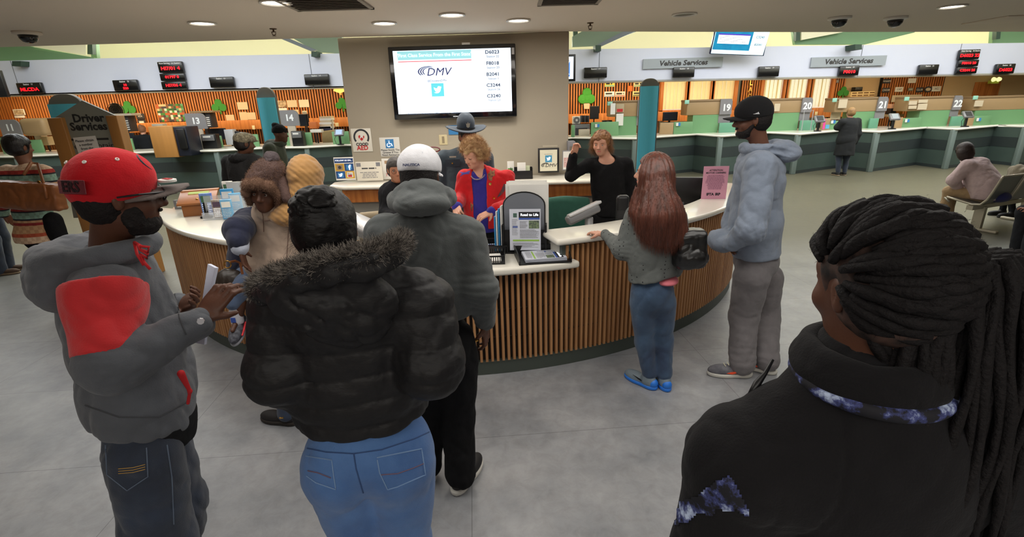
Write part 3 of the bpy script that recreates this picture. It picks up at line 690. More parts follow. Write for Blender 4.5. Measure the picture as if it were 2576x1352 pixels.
quad(MB(), (0, 0, 0), SX, SY, -s*.42, s*.42, -h*.45, h*.45).build('mat_board', M_PAPER, e); lines(MB(), (0, -.001, 0), SX, SY, -s*.35, s*.35, h*.1, 7, h*.07, h*.025).build('small_print', M_RED, e)
# file box with cards, booklets
c = W(1312, 442, 5.9); c[2] = 1.10
e = empty('file_box', c, 'open black file box on the side counter behind the red jacket', 'file box')
mb = MB(); w_, d_, h_ = .13, .06, .13
mb.bb((-w_, -d_, 0), (w_, d_, .006)); mb.bb((-w_, -d_, 0), (w_, -d_+.005, h_*.75)); mb.bb((-w_, d_-.005, 0), (w_, d_, h_)); mb.bb((-w_, -d_, 0), (-w_+.005, d_, h_)); mb.bb((w_-.005, -d_, 0), (w_, d_, h_)); mb.build('box_body', M_BLK, e)
for i, (x, hh, lab) in enumerate(((.0, .19, 'white cards standing in the black file box'), (.05, .15, 'pale green cards standing in the black file box'))):
    tag(MB().bb(c+V3(x-.05, -.03+i*.02, .01), c+V3(x+.05, -.02+i*.02, hh)).build('index_cards', M_PAPER if i == 0 else mat('pale_green_card', (206, 214, 180), .8)), lab, 'cards')
c = W(1284, 437, 5.95); c[2] = 1.10
e = empty('booklet', c, 'white and green booklet standing left of the black file box', 'booklet'); MB().bb((-.035, 0, 0), (.045, .012, .2)).build('cover', M_PAPER, e); MB().bb((-.03, -.001, .03), (.03, 0, .12)).build('picture', mat('leaf_green', (110, 150, 90), .7), e)
tag(MB().bb(W(1149, 328, WY-.01)-V3(.1, 0, .05), W(1149, 328, WY)+V3(.1, 0, .06)).build('blue_notice', M_BLUE), 'blue notice on the partition partly behind the trooper', 'sign')
e = empty('outlet', W(1115, 352, WY-.006), 'beige wall outlet plate left of the trooper', 'outlet'); MB().bb((-.05, 0, -.06), (.05, .006, .06)).build('plate', mat('almond_plastic', (214, 200, 160), .5), e, bevel=.002); MB().bb((-.015, -.002, -.04), (.015, .001, .04)).build('socket', mat('almond_dark', (150, 136, 110), .5), e)
tag(MB().bb(W(1384, 368, WY-.004)-V3(.09, 0, .012), W(1384, 368, WY)+V3(.09, 0, .012)).build('wall_label', mat('label_strip', (190, 180, 160), .6)), 'small pale label strip above the black framed certificate', 'label')
e = empty('paper_dispenser', W(1436, 372, WY-.1), 'small grey plastic dispenser on the right edge of the partition', 'dispenser'); MB().bb((-.04, -.04, -.1), (.05, .09, .08)).build('housing', M_INKL, e, bevel=.01); MB().bb((-.02, -.043, -.04), (.03, -.04, .02)).build('window', M_DIM, e)
# ---------------------------------------------------------------- things on the desk
LZ = 1.03
def on(px, py, z=LZ): return Z(px, py, z)
# literature rack with folders
c = V3(.10, 3.60, .865)
rk = empty('literature_rack', c, 'black desktop rack holding an upright newsletter', 'rack', rz=-.1)
MB().bb((-.17, -.03, 0), (.17, .17, .012)).build('base', M_BLK, rk)
mb = MB(); mb.bb((-.17, -.02, 0), (-.155, .17, .22)); mb.bb((.155, -.02, 0), (.17, .17, .22)); mb.bb((-.17, .0, 0), (.17, .006, .18)); mb.build('side_panel', M_BLK, rk)
pts = [(-.155, 0, .17), (-.155, 0, .36)]+[(-.155*math.cos(q), 0, .36+.10*math.sin(q)) for q in np.linspace(0, math.pi, 16)][1:-1]+[(.155, 0, .36), (.155, 0, .17)]
MB().prism([V3(p[0], .03, p[2]) for p in pts], (0, .008, 0)).build('back_plate', mat('smoke_acrylic', (120, 124, 132), .2, coat=.5), rk)
MB().tube([V3(p[0], .034, p[2]) for p in pts], .006, 6).build('wire_rim', M_BLK, rk)
nl = empty('newsletter', c+rotz(-.1)@V3(.01, -.035, .19), 'Road to Life newsletter standing in the black rack', 'leaflet', rz=-.1); nl.rotation_euler.x = -.10
def newsletter(e, w, h):
    MB().bb((-w/2, 0, -h/2), (w/2, .002, h/2)).build('page', mat('news_page', (206, 210, 222), .5), e)
    quad(MB(), (0, 0, 0), SX, SY, -w*.2, w*.47, h*.29, h*.43).build('masthead', mat('ink_black', (24, 26, 34), .6), e)
    text('Road to Life', e, (w*.14, -.001, h*.36), SX, SY, w*.115, M_WHT, thick=.0006)
    quad(MB(), (0, 0, 0), SX, SY, -w*.2, w*.47, h*.245, h*.287).build('blue_rule', mat('rule_blue', (60, 90, 170), .6), e)
    quad(MB(), (0, 0, 0), SX, SY, -w*.4, -w*.24, h*.05, h*.09).build('side_tab', mat('rule_blue', (60, 90, 170), .6), e)
    quad(MB(), (0, 0, 0), SX, SY, -w*.38, -w*.26, h*.30, h*.40).build('seal', mat('seal_green', (70, 100, 90), .6), e)
    quad(MB(), (0, 0, 0), SX, SY, w*.12, w*.45, h*.03, h*.22).build('photo', mat('photo_dark', (60, 64, 70), .6, rgb2=(130, 150, 110), vscale=60), e)
    quad(MB(), (0, 0, 0), SX, SY, -w*.4, w*.45, -h*.28, -h*.24).build('green_rule', mat('rule_green', (150, 190, 80), .6), e)
    mb = MB(); lines(mb, (0, 0, 0), SX, SY, -w*.17, w*.08, h*.2, 9, h*.02, h*.007, seed=2); lines(mb, (0, 0, 0), SX, SY, -w*.17, w*.45, -h*.0, 11, h*.02, h*.007, seed=3); lines(mb, (0, 0, 0), SX, SY, -w*.4, w*.45, -h*.32, 6, h*.022, h*.007, seed=4); lines(mb, (0, 0, 0), SX, SY, -w*.42, -w*.23, h*.25, 16, h*.025, h*.006, seed=5)
    mb.build('small_print', M_INKL, e)
newsletter(nl, .232, .31)
for i, (dx, hh, m_, lab) in enumerate(((-.175, .27, mat('folder_blue', (50, 140, 200), .6), 'bright blue folder leftmost beside the black rack'), (-.160, .31, M_PAPER, 'white folder between the blue ones beside the rack'), (-.143, .33, mat('folder_blue', (50, 140, 200), .6), 'taller blue folder beside the black rack'), (-.125, .35, M_PAPER, 'white sheets standing next to the taller blue folder'))):
    mb = MB(); mb.box(c+rotz(-.1)@V3(dx-.02, .12, hh/2+.012), V3(.004, .12, hh/2), rotz(-.1)@rotz(-.25)); tag(mb.build('folder', m_), lab, 'folder', 'folders beside the rack')
for i in range(6):
    r_ = random.Random(i); mb = MB(); mb.box(c+rotz(-.1)@V3(.02+r_.uniform(-.02, .02), .06+i*.014, .25+.012+.004*i), V3(.145, .002, .25), rotz(-.1+r_.uniform(-.05, .05)))
    tag(mb.build('paper_sheet', M_PAPER), 'tall white sheets of paper standing behind the rack', 'paper', 'tall sheets behind the rack')
# tray with newsletters
tc = V3(.235, 3.44, .865)
tr = empty('letter_tray', tc, 'black mesh sided letter tray in front of the rack', 'tray', rz=.12)
mb = MB(); mb.bb((-.20, -.13, 0), (.18, .14, .008)); mb.build('tray_floor', M_BLK, tr)
mb = MB(); mb.prism([V3(-.20, -.13, 0), V3(-.20, .14, 0), V3(-.20, .14, .075), V3(-.20, -.05, .06), V3(-.20, -.13, .03)], (.008, 0, 0)); mb.prism([V3(.172, -.13, 0), V3(.172, .14, 0), V3(.172, .14, .075), V3(.172, -.05, .06), V3(.172, -.13, .03)], (.008, 0, 0)); mb.bb((-.2, .132, 0), (.18, .14, .07)); mb.build('side_wall', M_BLK, tr)
for i in range(7):
    n2 = empty('newsletter', tc+V3(0, 0, .012+i*.0035), 'newsletters lying stacked in the black letter tray', 'leaflet', 'stacked newsletters', rz=.12+.4*0)
    n2.rotation_euler = (-math.pi/2, 0, .12-math.pi/2+.02*math.sin(i*2))
    if i < 6: MB().bb((-.105, 0, -.15), (.105, .002, .15)).build('page', mat('news_page', (206, 210, 222), .5), n2)
    else: newsletter(n2, .21, .30)
# wire baskets
for i, (x, y, lab) in enumerate(((-.2, 3.44, 'black slotted wire tray with white forms, nearer of two'), (-.18, 3.70, 'black slotted wire tray, farther of two'))):
    b = empty('wire_tray', (x, y, .865), lab, 'tray', 'slotted trays')
    mb = MB(); mb.bb((-.17, -.11, 0), (.15, .11, .005))
    for sy in (-.11, .11):
        mb.bb((-.17, sy-.003, .055), (.15, sy+.003, .066)); mb.bb((-.17, sy-.003, 0), (.15, sy+.003, .012))
        for k in range(21): mb.bb((-.17+k*.0158, sy-.002, 0), (-.17+k*.0158+.006, sy+.002, .06))
    for sx in (-.17, .147):
        mb.bb((sx, -.11, 0), (sx+.003, .11, .066))
    mb.build('basket', M_BLK, b)
    if i == 0:
        for k in range(3): tag(MB().box((x-.01, y, .873+.005*k), (.13, .095, .002), rotz(.03*k)).build('form_sheet', M_PAPER), 'white forms lying in the nearer wire tray', 'paper', 'forms in the wire tray')
tag(MB().tube([(-.25, 3.80, .872), (-.17, 3.82, .872), (-.12, 3.81, .872)], .006).build('pen', mat('pen_blue', (50, 50, 170), .4)), 'blue pen lying behind the wire trays', 'pen')
tag(MB().box((-.22, 3.78, .8665), (.15, .09, .001), rotz(.1)).build('clipboard_sheet', mat('pale_blue_paper', (200, 220, 235), .7)), 'pale sheet of paper under the blue pen', 'paper')
# suggestion box
M_OAK = mat('honey_oak', (168, 106, 58), .4, bump=.1, bscale=40, bstretch=(1, .1, 1), var=.2)
c = on(500, 540, LZ); c = V3(c[0], c[1]+.06, LZ); sb = empty('suggestion_box', c, 'honey oak suggestion box with sloping lid on the left ledge', 'box', rz=.35); sb.scale = (1.45, 1.25, 1.25)
MB().prism([V3(-.09, -.1, 0), V3(-.09, .1, 0), V3(-.09, .1, .16), V3(-.09, -.1, .095)], (.18, 0, 0)).build('box_body', M_OAK, sb, bevel=.003)
lid = MB().prism([V3(-.11, -.125, .085), V3(-.11, .06, .15), V3(-.11, .06, .165), V3(-.11, -.125, .10)], (.22, 0, 0)).build('lid', M_OAK, sb, bevel=.003)
MB().bb((-.11, .06, .155), (.11, .13, .17)).build('top_board', M_OAK, sb, bevel=.003)
MB().lathe((0, -.07, .118), [(.005, 0), (.008, .006), (.002, .01)], 10).build('knob', mat('brass', (200, 160, 70), .3, .9), lid)
MB().prism([V3(-.06, .01, .1475), V3(-.06, .045, .160), V3(-.06, .045, .162), V3(-.06, .01, .150)], (.12, 0, 0)).build('label_strip', mat('label_green', (170, 190, 110), .7), lid)
# brochure holders
def holder(px, py, w, h, m, lab, face=None, z=LZ, d=.03, rz=.25, nm='brochure'):
    c = on(px, py, z); e = empty(nm, c, lab, 'brochure', rz=rz)
    MB().bb((-w/2, 0, .004), (w/2, d, h)).build('cover', m, e, bevel=.001)
    quad(MB(), (0, 0, 0), SX, SY, -w*.4, w*.4, h*.62, h*.9).build('title_block', face or M_PAPER, e)
    lines(MB(), (0, 0, 0), SX, SY, -w*.4, w*.4, h*.52, 6, h*.08, h*.02, seed=int(px)).build('small_print', M_PAPER if face is None else M_WHT, e)
    return e
M_BRB = mat('brochure_blue', (66, 100, 190), .5, rgb2=(150, 180, 230), vscale=12); M_BRL = mat('brochure_skyblue', (130, 190, 225), .5, rgb2=(90, 150, 200), vscale=14)
holder(527, 545, .10, .215, M_BRB, 'royal blue brochure with green shield in the left rack', mat('shield_green', (70, 110, 80), .6))
holder(553, 550, .085, .17, mat('brochure_photo', (120, 104, 90), .5, rgb2=(190, 180, 170), vscale=30), 'brochure with a brown photo cover in the left rack', mat('photo_head', (90, 70, 90), .6))
holder(576, 553, .09, .18, M_BRL, 'pale blue brochure with white heading in the left rack')
e_ = holder(572, 540, .11, .23, mat('brochure_mid', (60, 150, 205), .5), 'plain mid blue brochure behind the pale blue one'); e_.location.y += .06
e_ = holder(592, 543, .10, .2, mat('brochure_sky2', (110, 185, 230), .5), 'plain sky blue brochure at the right of the left rack'); e_.location.y += .05
e_ = holder(570, 530, .09, .27, M_PAPER, 'tall white brochure with green shield at the back', mat('shield_green', (70, 110, 80), .6)); e_.location.y += .10
for k in range(5):
    cc = on(592+k*3, 535, LZ)+V3(0, .08+.012*k, 0)
    tag(MB().box(cc+V3(0, 0, .14), (.09, .001, .14), rotz(.1*k-.2)).build('leaflet_sheet', M_PAPER), 'white leaflets standing upright behind the blue brochures', 'leaflet', 'white leaflets behind the brochures')
cc = on(548, 552, LZ); hd = empty('brochure_rack', cc+V3(.06, .0, 0), 'clear acrylic rack around the brochures on the left ledge', 'rack', rz=.25)
M_CLR = mat('clear_acrylic', (235, 240, 245), .05, alpha=.25)
mb = MB(); mb.bb((-.17, -.012, 0), (.17, -.008, .07)); mb.bb((-.17, -.01, 0), (.17, .12, .004)); mb.build('tray_front', M_CLR, hd); MB().bb((-.17, .118, 0), (.17, .122, .2)).build('back_plate', M_CLR, hd)
# small black stand beside the box
c = on(521, 549, LZ); st = empty('card_stand', c, 'small black upright stand in front of the brochures', 'stand')
MB().bb((-.045, -.03, 0), (.045, .03, .02)).build('foot', M_BLK, st, bevel=.005); MB().prism([V3(-.02, .0, .02), V3(.02, .0, .02), V3(.012, .02, .14), V3(-.025, .02, .14)], (0, .012, 0)).build('upright', M_BLK, st, bevel=.004)
# box of cards and cup on the far side of the ledge
c = on(497, 508, LZ); e = empty('card_box', V3(-3.17, 4.98, LZ), 'little white and orange carton behind the oak box', 'carton', rz=.3); MB().bb((-.07, -.04, 0), (.07, .04, .11)).build('carton_body', mat('orange_card', (220, 140, 80), .7), e); MB().bb((-.069, -.043, .005), (.0, -.04, .105)).build('white_face', M_PAPER, e)
c = on(515, 505, LZ); e = empty('card_box', V3(-3.05, 5.02, LZ), 'orange and blue leaflet carton behind the oak box', 'carton', rz=-.3); MB().bb((-.05, -.03, 0), (.05, .03, .16)).build('carton_body', mat('orange_card', (220, 140, 80), .7), e); MB().bb((-.04, -.033, .07), (.03, -.03, .14)).build('blue_face', mat('pale_blue_card', (140, 170, 215), .7), e)
c = V3(-3.34, 4.95, LZ); e = empty('card_box', c, 'grey photo leaflet pack left of the orange cartons', 'carton'); MB().bb((-.05, -.02, 0), (.05, .02, .09)).build('carton_body', M_INKL, e); MB().bb((-.02, -.022, .02), (.045, -.02, .08)).build('white_face', M_PAPER, e)
# card terminal
M_SIL = mat('silver_plastic', (186, 186, 188), .3, .3); M_GRY = mat('grey_plastic', (120, 120, 122), .35, .2)
c = W(1482, 540, 3.95); c[2] = .80
ct = empty('card_terminal', c, 'silver tilted display terminal on a round post behind the right ledge', 'terminal', rz=0)
MB().lathe((0, 0, 0), [(.055, 0), (.055, .02), (.034, .04), (.034, .24), (.03, .25)], 24).build('post', M_SIL, ct, smooth=True)
MB().box((-.055, 0, .275), (.14, .095, .036), frame((0, 1, -.2), (-.45, .2, 1))).build('screen_head', M_GRY, ct, bevel=.02, seg=4)
MB().box((-.045, 0, .318), (.142, .097, .012), frame((0, 1, -.2), (-.45, .2, 1))).build('top_shell', M_SIL, ct, bevel=.01)
ct2 = ct.copy(); COL.objects.link(ct2); ct2['label'] = 'silver tilted display terminal right of the bun haired woman'
for ch in list(ct.children):
    q = ch.copy(); COL.objects.link(q); q.parent = ct2
ct2.location = (-1.28, 3.83, .795); ct2.rotation_euler.z = 2.9
ct['group'] = ct2['group'] = 'display terminals on the desk'
# keyboards
M_KEY = mat('keyboard_black', (40, 40, 42), .5)
def keyboard(c, rz, lab):
    e = empty('keyboard', c, lab, 'keyboard', rz=rz); MB().bb((-.23, -.08, 0), (.23, .08, .02)).build('case', M_KEY, e, bevel=.006)
    mb = MB()
    for r_ in range(5):
        for k in range(17): mb.bb((-.215+k*.0255, -.065+r_*.026, .02), (-.195+k*.0255, -.044+r_*.026, .027))
    mb.build('keys', mat('key_dark', (58, 58, 60), .5), e)
keyboard(V3(.55, 3.92, .795), .25, 'black keyboard lying left of the silver terminal'); keyboard(V3(1.05, 4.3, .795), .45, 'black keyboard lying behind the speaker tower')
mb = MB(); 
for k in range(4): mb.tube([V3(.42+.07*math.sin(t*2+k), 4.2+.05*math.cos(t*3+k*2)+.02*k, .80+.006*k) for t in np.linspace(0, 4, 20)], .004, 5)
tag(mb.build('cable_tangle', M_BLK), 'tangle of black cable on the inner worktop', 'cable')
c = W(1566, 515, 3.98); c[2] = .80; sp = empty('speaker_tower', c, 'tall slim black speaker tower left of the red haired woman', 'speaker')
MB().lathe((0, 0, 0), [(.075, 0), (.075, .01), (.03, .02)], 24).build('foot', M_BLK, sp, smooth=True)
mb = MB(); mb.box((0, 0, .22), (.052, .035, .2)); mb.build('housing', M_BLK, sp, bevel=.03, seg=4)
mb = MB()
for k in range(22): mb.bb((-.05, -.037, .06+k*.011), (.05, -.034, .064+k*.011))
mb.build('grille', mat('grille_grey', (46, 46, 48), .5), sp)
# pink notice
c = on(1784, 505, LZ); c = V3(1.95, 4.66, LZ); pk = empty('pink_notice', c, 'pink upright notice to motor carriers on the right ledge', 'sign', rz=-.1)
M_PINK = mat('pink_paper', (222, 160, 184), .6); MB().bb((-.115, 0, 0), (.115, .004, .31)).build('sheet', M_PINK, pk)
text('ATTENTION', pk, (0, 0, .272), SX, SY, .022, M_INK, thick=.0004); text('MOTOR CARRIERS', pk, (0, 0, .248), SX, SY, .022, M_INK, thick=.0004)
lines(MB(), (0, 0, 0), SX, SY, -.1, .1, .222, 12, .0115, .004, seed=8, center=True).build('small_print', mat('plum_ink', (120, 70, 100), .8), pk)
text('IFTA', pk, (-.035, 0, .045), SX, SY, .034, M_INK, thick=.0015); text('IRP', pk, (.035, 0, .045), SX, SY, .034, M_INK, thick=.0015)
MB().prism([V3(-.08, .06, 0), V3(.08, .06, 0), V3(.05, .006, .2), V3(-.05, .006, .2)], (0, .003, 0)).build('easel_back', M_BLK, pk)
# monitors on the inner worktop
def monitor(c, rz, w, h, lab, back=True, m=M_BLK, base=.1, tilt=0):
    e = empty('monitor', c, lab, 'monitor', rz=rz); MB().lathe((0, 0, 0), [(.11, 0), (.11, .01), (.03, .02), (.025, base+.05)], 20).build('stand', m, e, smooth=True)
    o = MB().bb((-w/2, -.02, 0), (w/2, .02, h)).build('screen_case', m, e, bevel=.008); o.location.z = base; o.rotation_euler.x = tilt
    s = MB().bb((-w/2+.015, -.023, .02), (w/2-.015, -.019, h-.015)).build('screen', mat('screen_off', (40, 44, 52), .15), o); return e
monitor(V3(1.78, 5.0, .795), 2.9, .42, .3, 'black monitor seen edge on behind the pink notice')
# white lamp arm at back of the right desk
c = V3(1.62, 5.0, .795); e = empty('desk_lamp', c, 'white jointed desk lamp arm behind the red haired woman', 'lamp')
MB().lathe((0, 0, 0), [(.07, 0), (.07, .015), (.015, .02)], 20).build('base', M_TRIMW, e); MB().tube([(0, 0, .01), (0, 0, .30), (.0, 0, .36), (-.10, 0, .37)], .014, 10).build('arm', M_TRIMW, e, smooth=True); MB().box((-.13, 0, .365), (.05, .03, .012)).build('lamp_head', M_TRIMW, e, bevel=.005)
c = V3(-1.0, 3.50, .865)
for k in range(3): tag(MB().box(c+V3(-.04*k, .02*k, .002+.003*k), (.1, .14, .0012), rotz(.2*k)).build('form_sheet', M_PAPER), 'white papers on the low counter beside the grey monitor', 'paper', 'papers by the grey monitor')
# staff chairs
def office_chair(c, rz, col, lab, bh=.95, w=.25):
    e = empty('office_chair', c, lab, 'chair', rz=rz); m = cloth('chair_%d_%d' % (col[0], col[1]), col, b2=.05)
    solid('backrest', [('+', BX((0, .0, bh-.27), (w, .035, .27), .03), 0), ('+', EL((0, 0, bh-.27), (w+.005, .05, .275)), .06)], m, e, h=.018)
    solid('seat', [('+', BX((0, .27, .47), (.25, .24, .045), .04), 0)], m, e, h=.018)
    mb = MB(); mb.tube([(0, .02, bh-.4), (0, -.06, .5), (0, .2, .42)], .02); mb.tube([(0, .25, .43), (0, .25, .1)], .025); mb.build('column', M_BLK, e)
    mb = MB()
    for k in range(5):
        a = k*2*math.pi/5; mb.tube([(0, .25, .12), (.28*math.cos(a), .25+.28*math.sin(a), .07)], .018); mb.lathe((.28*math.cos(a), .25+.28*math.sin(a), .0), [(.03, 0), (.03, .05)], 10)
    mb.build('star_base', M_BLK, e); return e
c = W(1422, 495, 4.75); office_chair((c[0], 4.80, 0), math.pi, (46, 92, 78), 'dark green office chair behind the desk with empty seat', 1.06)
c = W(958, 500, 4.75); office_chair((c[0], 4.72, 0), math.pi-.2, (150, 136, 112), 'tan office chair behind the seated clerk', .98)
# ================================================================= service stations
M_CG = mat('station_panel', (74, 90, 84), .55, var=.15, vscale=2); M_CB = mat('station_band', (52, 60, 60), .5); M_POST = mat('station_post', (112, 126, 122), .5)
M_BRN = mat('taupe_laminate', (166, 138, 100), .5); M_BRNC = mat('taupe_cap', (142, 116, 84), .5); M_GRN = mat('sage_laminate', (112, 158, 112), .45); M_TEALP = mat('sea_green_laminate', (100, 156, 128), .45)
M_PLATE = mat('grey_plate', (132, 130, 132), .45); M_NUM = mat('numeral_white', (235, 238, 240), .5)
CTZ = 1.04
def px3(px, Y, z):  # x of the column seen at px, at depth Y and height z
    lo = W(px, 300, Y); hi = W(px, 400, Y); t = (z-lo[2])/(hi[2]-lo[2]); return lo[0]+t*(hi[0]-lo[0])
near_r = [(1330, 13.1), (1594, 13.0), (1807, 12.95), (2000, 12.9), (2196, 12.9), (2388, 13.05), (2566, 13.2), (2760, 13.3)]
far_r = [(1440, 13.95), (1745, 13.9), (1925, 13.75), (2112, 13.8), (2313, 13.95), (2490, 14.0), (2680, 14.1)]
near_l = [(-180, 12.95), (60, 12.95), (300, 12.95), (555, 13.0), (780, 13.3), (960, 13.4)]
far_l = [(-60, 13.25), (190, 13.25), (440, 13.3), (690, 13.5), (880, 13.7)]
def zigzag(nr, fr, side, labs):
    pts = []
    for i, (p, y) in enumerate(nr):
        pts.append(V3(px3(p, y, .5), y, 0))
        if i < len(fr): q, yy = fr[i]; pts.append(V3(px3(q, yy, .5), yy, 0))
    for i in range(len(nr)-1):
        a, b, c = pts[2*i], pts[2*i+1], pts[2*i+2]
        e = empty('station_counter', a, labs[i], 'counter', 'station counters '+side)
        for (p, q) in ((a, b), (b, c)):
            d = nrm(q-p); n = V3(-d[1], d[0], 0); mb = MB(); mb.prism([p-a, q-a, q-a+n*.05, p-a+n*.05], (0, 0, 1.0)); mb.build('front_panel', M_CG, e)
            mb = MB(); mb.prism([p-a-n*.006+V3(0, 0, .47), q-a-n*.006+V3(0, 0, .47), q-a+V3(0, 0, .47), p-a+V3(0, 0, .47)], (0, 0, .26)); mb.build('dark_band', M_CB, e)
            mb = MB(); mb.prism([p-a-n*.01, q-a-n*.01, q-a, p-a], (0, 0, .08)); mb.build('kick_strip', M_CB, e)
        mb = MB(); mb.bb((-.06, -.05, 0), (.06, .05, .985)); mb.build('corner_post', M_POST, e, bevel=.01)
    top = [p+V3(0, -.07, 0) for p in pts]; back = [V3(p[0], 14.55, 0) for p in (pts[-1], pts[0])]
    mb = MB(); n = len(pts)
    for i in range(n-1):
        p, q = top[i]+V3(0, 0, CTZ-.05), top[i+1]+V3(0, 0, CTZ-.05); yb = 14.5
        mb.prism([p, q, V3(q[0], yb, q[2]), V3(p[0], yb, p[2])], (0, 0, .05))
    wt = tag(mb.build('counter_top', M_SOLID), 'continuous cream worktop of the stations on the %s' % side, 'worktop')
    mb = MB(); mb.tube([p+V3(0, 0, CTZ-.028) for p in top], .028, 8); mb.build('nosing_rail', M_SOLID, wt, smooth=True)
zigzag(near_r, far_r, 'right', ['green grey station counter directly right of the partition', 'green grey station counter below the number 19 panel', 'green grey station counter hidden by the man in the blue grey hoodie', 'green grey station counter where the dark coated woman stands', 'green grey station counter below the number 22 plate', 'green grey station counter behind the seated woman', 'green grey station counter at the right edge of the photo'])
zigzag(near_l, far_l, 'left', ['green grey station counter at the left edge of the photo', 'green grey station counter behind the services sign', 'green grey station counter behind the red cap', 'green grey station counter behind the man in the black beanie', 'green grey station counter ending behind the partition'])
def rb(mb, x0, x1, yt, yb, Y, t=.05, dy=0):
    "upright slab seen as the pixel rectangle"
    xm = (x0+x1)/2; a = W(x0, (yt+yb)/2, Y)[0]; b = W(x1, (yt+yb)/2, Y)[0]; zt = W(xm, yt, Y)[2]; zb = W(xm, yb, Y)[2]
    mb.bb((a, Y+dy, zb), (b, Y+dy+t, zt)); return a, b, zb, zt
def station(brown, green, plate, num, lab, Y=13.95, npx=None):
    x0, x1, yt, yb = brown; a = W(x0, yt, Y)[0]; b = W(x1, yt, Y)[0]; c = V3((a+b)/2, Y, CTZ); zt = W((x0+x1)/2, yt, Y)[2]; zm = W((x0+x1)/2, yb, Y)[2]
    e = empty('station_screen', c, lab, 'divider', 'station dividers')
    mb = MB(); mb.bb((a, Y, zm), (b, Y+.5, zt)); mb.build('upper_panel', M_BRN, e, c, bevel=.015)
    mb = MB(); mb.bb((a-.01, Y-.02, zt-.055), (b-.0, Y+.5, zt)); mb.build('cap_rail', M_BRNC, e, c, bevel=.01)
    g0, g1 = W(green[0], yb, Y)[0], W(green[1], yb, Y)[0]; MB().bb((g0, Y+.01, CTZ), (g1, Y+.45, zm)).build('lower_panel', M_GRN, e, c)
    if plate:
        p0, p1 = W(plate[0], yt, Y)[0], W(plate[1], yt, Y)[0]
        w = p1-p0; h = zt-zm; r = .09; pp = [(p0, zm), (p1, zm), (p1, zt-r)]+[(p1-r+r*math.cos(q), zt-r+r*math.sin(q)) for q in np.linspace(0, math.pi/2, 6)]+[(p0, zt)]
        MB().prism([V3(x, Y-.045, z) for x, z in pp], (0, .04, 0)).build('number_plate', M_PLATE, e, c)
        text(num, e, V3((p0+p1)/2+.01, Y-.046, zm+h*.42)-c, SX, SY, .24, M_NUM, thick=.008, wscale=.95)
        MB().bb((p0, Y-.0, CTZ+.25), (p1, Y+.3, zm)).build('plate_post', M_PLATE, e, c)
    return e
def lowpanel(x0, x1, yt, lab, Y=13.85, m=None):
    mb = MB(); a, b, zb, zt = rb(mb, x0, x1, yt, yt+30, Y); mb = MB(); c = V3((a+b)/2, Y, CTZ); mb.bb((a, Y, CTZ), (b, Y+.05, zt)); o = mb.build('low_screen', m or M_GRN, None, c, bevel=.006); return tag(o, lab, 'screen', 'low sage screens')
station((1536, 1640, 252, 293), (1556, 1603), (1604, 1640), '18', 'station divider hidden behind the right blue pylon')
station((1730, 1842, 250, 289), (1744, 1810), (1812, 1842), '19', 'station divider numbered 19')
station((1925, 2043, 247, 284), (1925, 2012), (2018, 2044), '20', 'station divider numbered 20')
station((2105, 2233, 245, 281), (2148, 2206), (2209, 2234), '21', 'station divider numbered 21')
station((2288, 2421, 242, 278), (2316, 2391), (2400, 2421), '22', 'station divider numbered 22')
station((2458, 2760, 238, 274), (2456, 2760), None, '', 'station divider cut by the right edge of the photo')
for x0, x1, yt, lab in ((1487, 1556, 307, 'low sage screen behind the woman in black'), (1695, 1742, 307, 'low sage screen left of the number 19 divider'), (1809, 1850, 309, 'low sage screen under the number 19 plate'),
    (2012, 2052, 303, 'low sage screen under the number 20 plate'), (2086, 2122, 304, 'low sage screen left of the number 21 divider'), (2187, 2209, 298, 'low sage screen under the number 21 plate'), (2269, 2315, 297, 'low sage screen left of the number 22 divider'),
    (2392, 2424, 293, 'low sage screen under the number 22 plate'), (2449, 2492, 292, 'low sage screen right of the number 22 divider'), (1437, 1446, 315, 'low sage screen touching the right edge of the partition')):
    lowpanel(x0, x1, yt, lab, m=M_TEALP if lab.startswith('low sage screen under') else None)
for x0, x1, yt, lab in ((0, 48, 346, 'low sage screen under the number 11 plate'), (72, 106, 352, 'low sage screen behind the woman with the tan bag'), (300, 334, 349, 'low sage screen right of the services sign'), (478, 516, 345, 'low sage screen under the number 13 plate'),
    (538, 558, 342, 'low sage screen right of the black card printer'), (634, 650, 338, 'low sage screen left of the left blue pylon'), (718, 784, 334, 'low sage screen behind the black printer of station 14'), (836, 878, 331, 'low sage screen touching the left edge of the partition')): lowpanel(x0, x1, yt, lab, Y=13.75)
def numplate(x0, x1, yt, yb, num, lab, stem, Y=13.55, body=None):
    a, b, zb, zt = rb(MB(), x0, x1, yt, yb, Y); c = V3((a+b)/2, Y, CTZ); e = empty('station_plate', c, lab, 'sign', 'left station plates'); w, h = b-a, zt-zb; r = w*.28
    pp = [(a, zb), (b, zb), (b, zt-r)]+[(b-r+r*math.cos(q), zt-r+r*math.sin(q)) for q in np.linspace(0, math.pi/2, 8)]+[(a+.02, zt), (a, zt-.02)]
    MB().prism([V3(x, Y, z)-c for x, z in pp], (0, .04, 0)).build('number_plate', M_PLATE, e); text(num, e, V3((a+b)/2, Y-.001, zb+h*.5)-c, SX, SY, h*.55, M_NUM, thick=.008)
    s0, s1, _, _ = rb(MB(), stem[0], stem[1], yb, yb+20, Y); MB().bb((s0, Y+.005, CTZ), (s1, Y+.05, zb)).build('plate_post', mat('pale_taupe', (190, 178, 160), .6), e, c)
    if body:
        q0, q1, qb, qt = rb(MB(), *body, Y); MB().bb((q0, Y+.06, qb), (q1, Y+.6, qt)).build('cabinet_hood', M_BRN, e, c, bevel=.12, seg=4)
numplate(0, 50, 301, 343, '11', 'grey plate numbered 11', (20, 48), body=(40, 106, 298, 343))
numplate(467, 518, 285, 325, '13', 'grey plate numbered 13', (478, 510)); numplate(704, 751, 277, 317, '14', 'grey plate numbered 14', (724, 744))
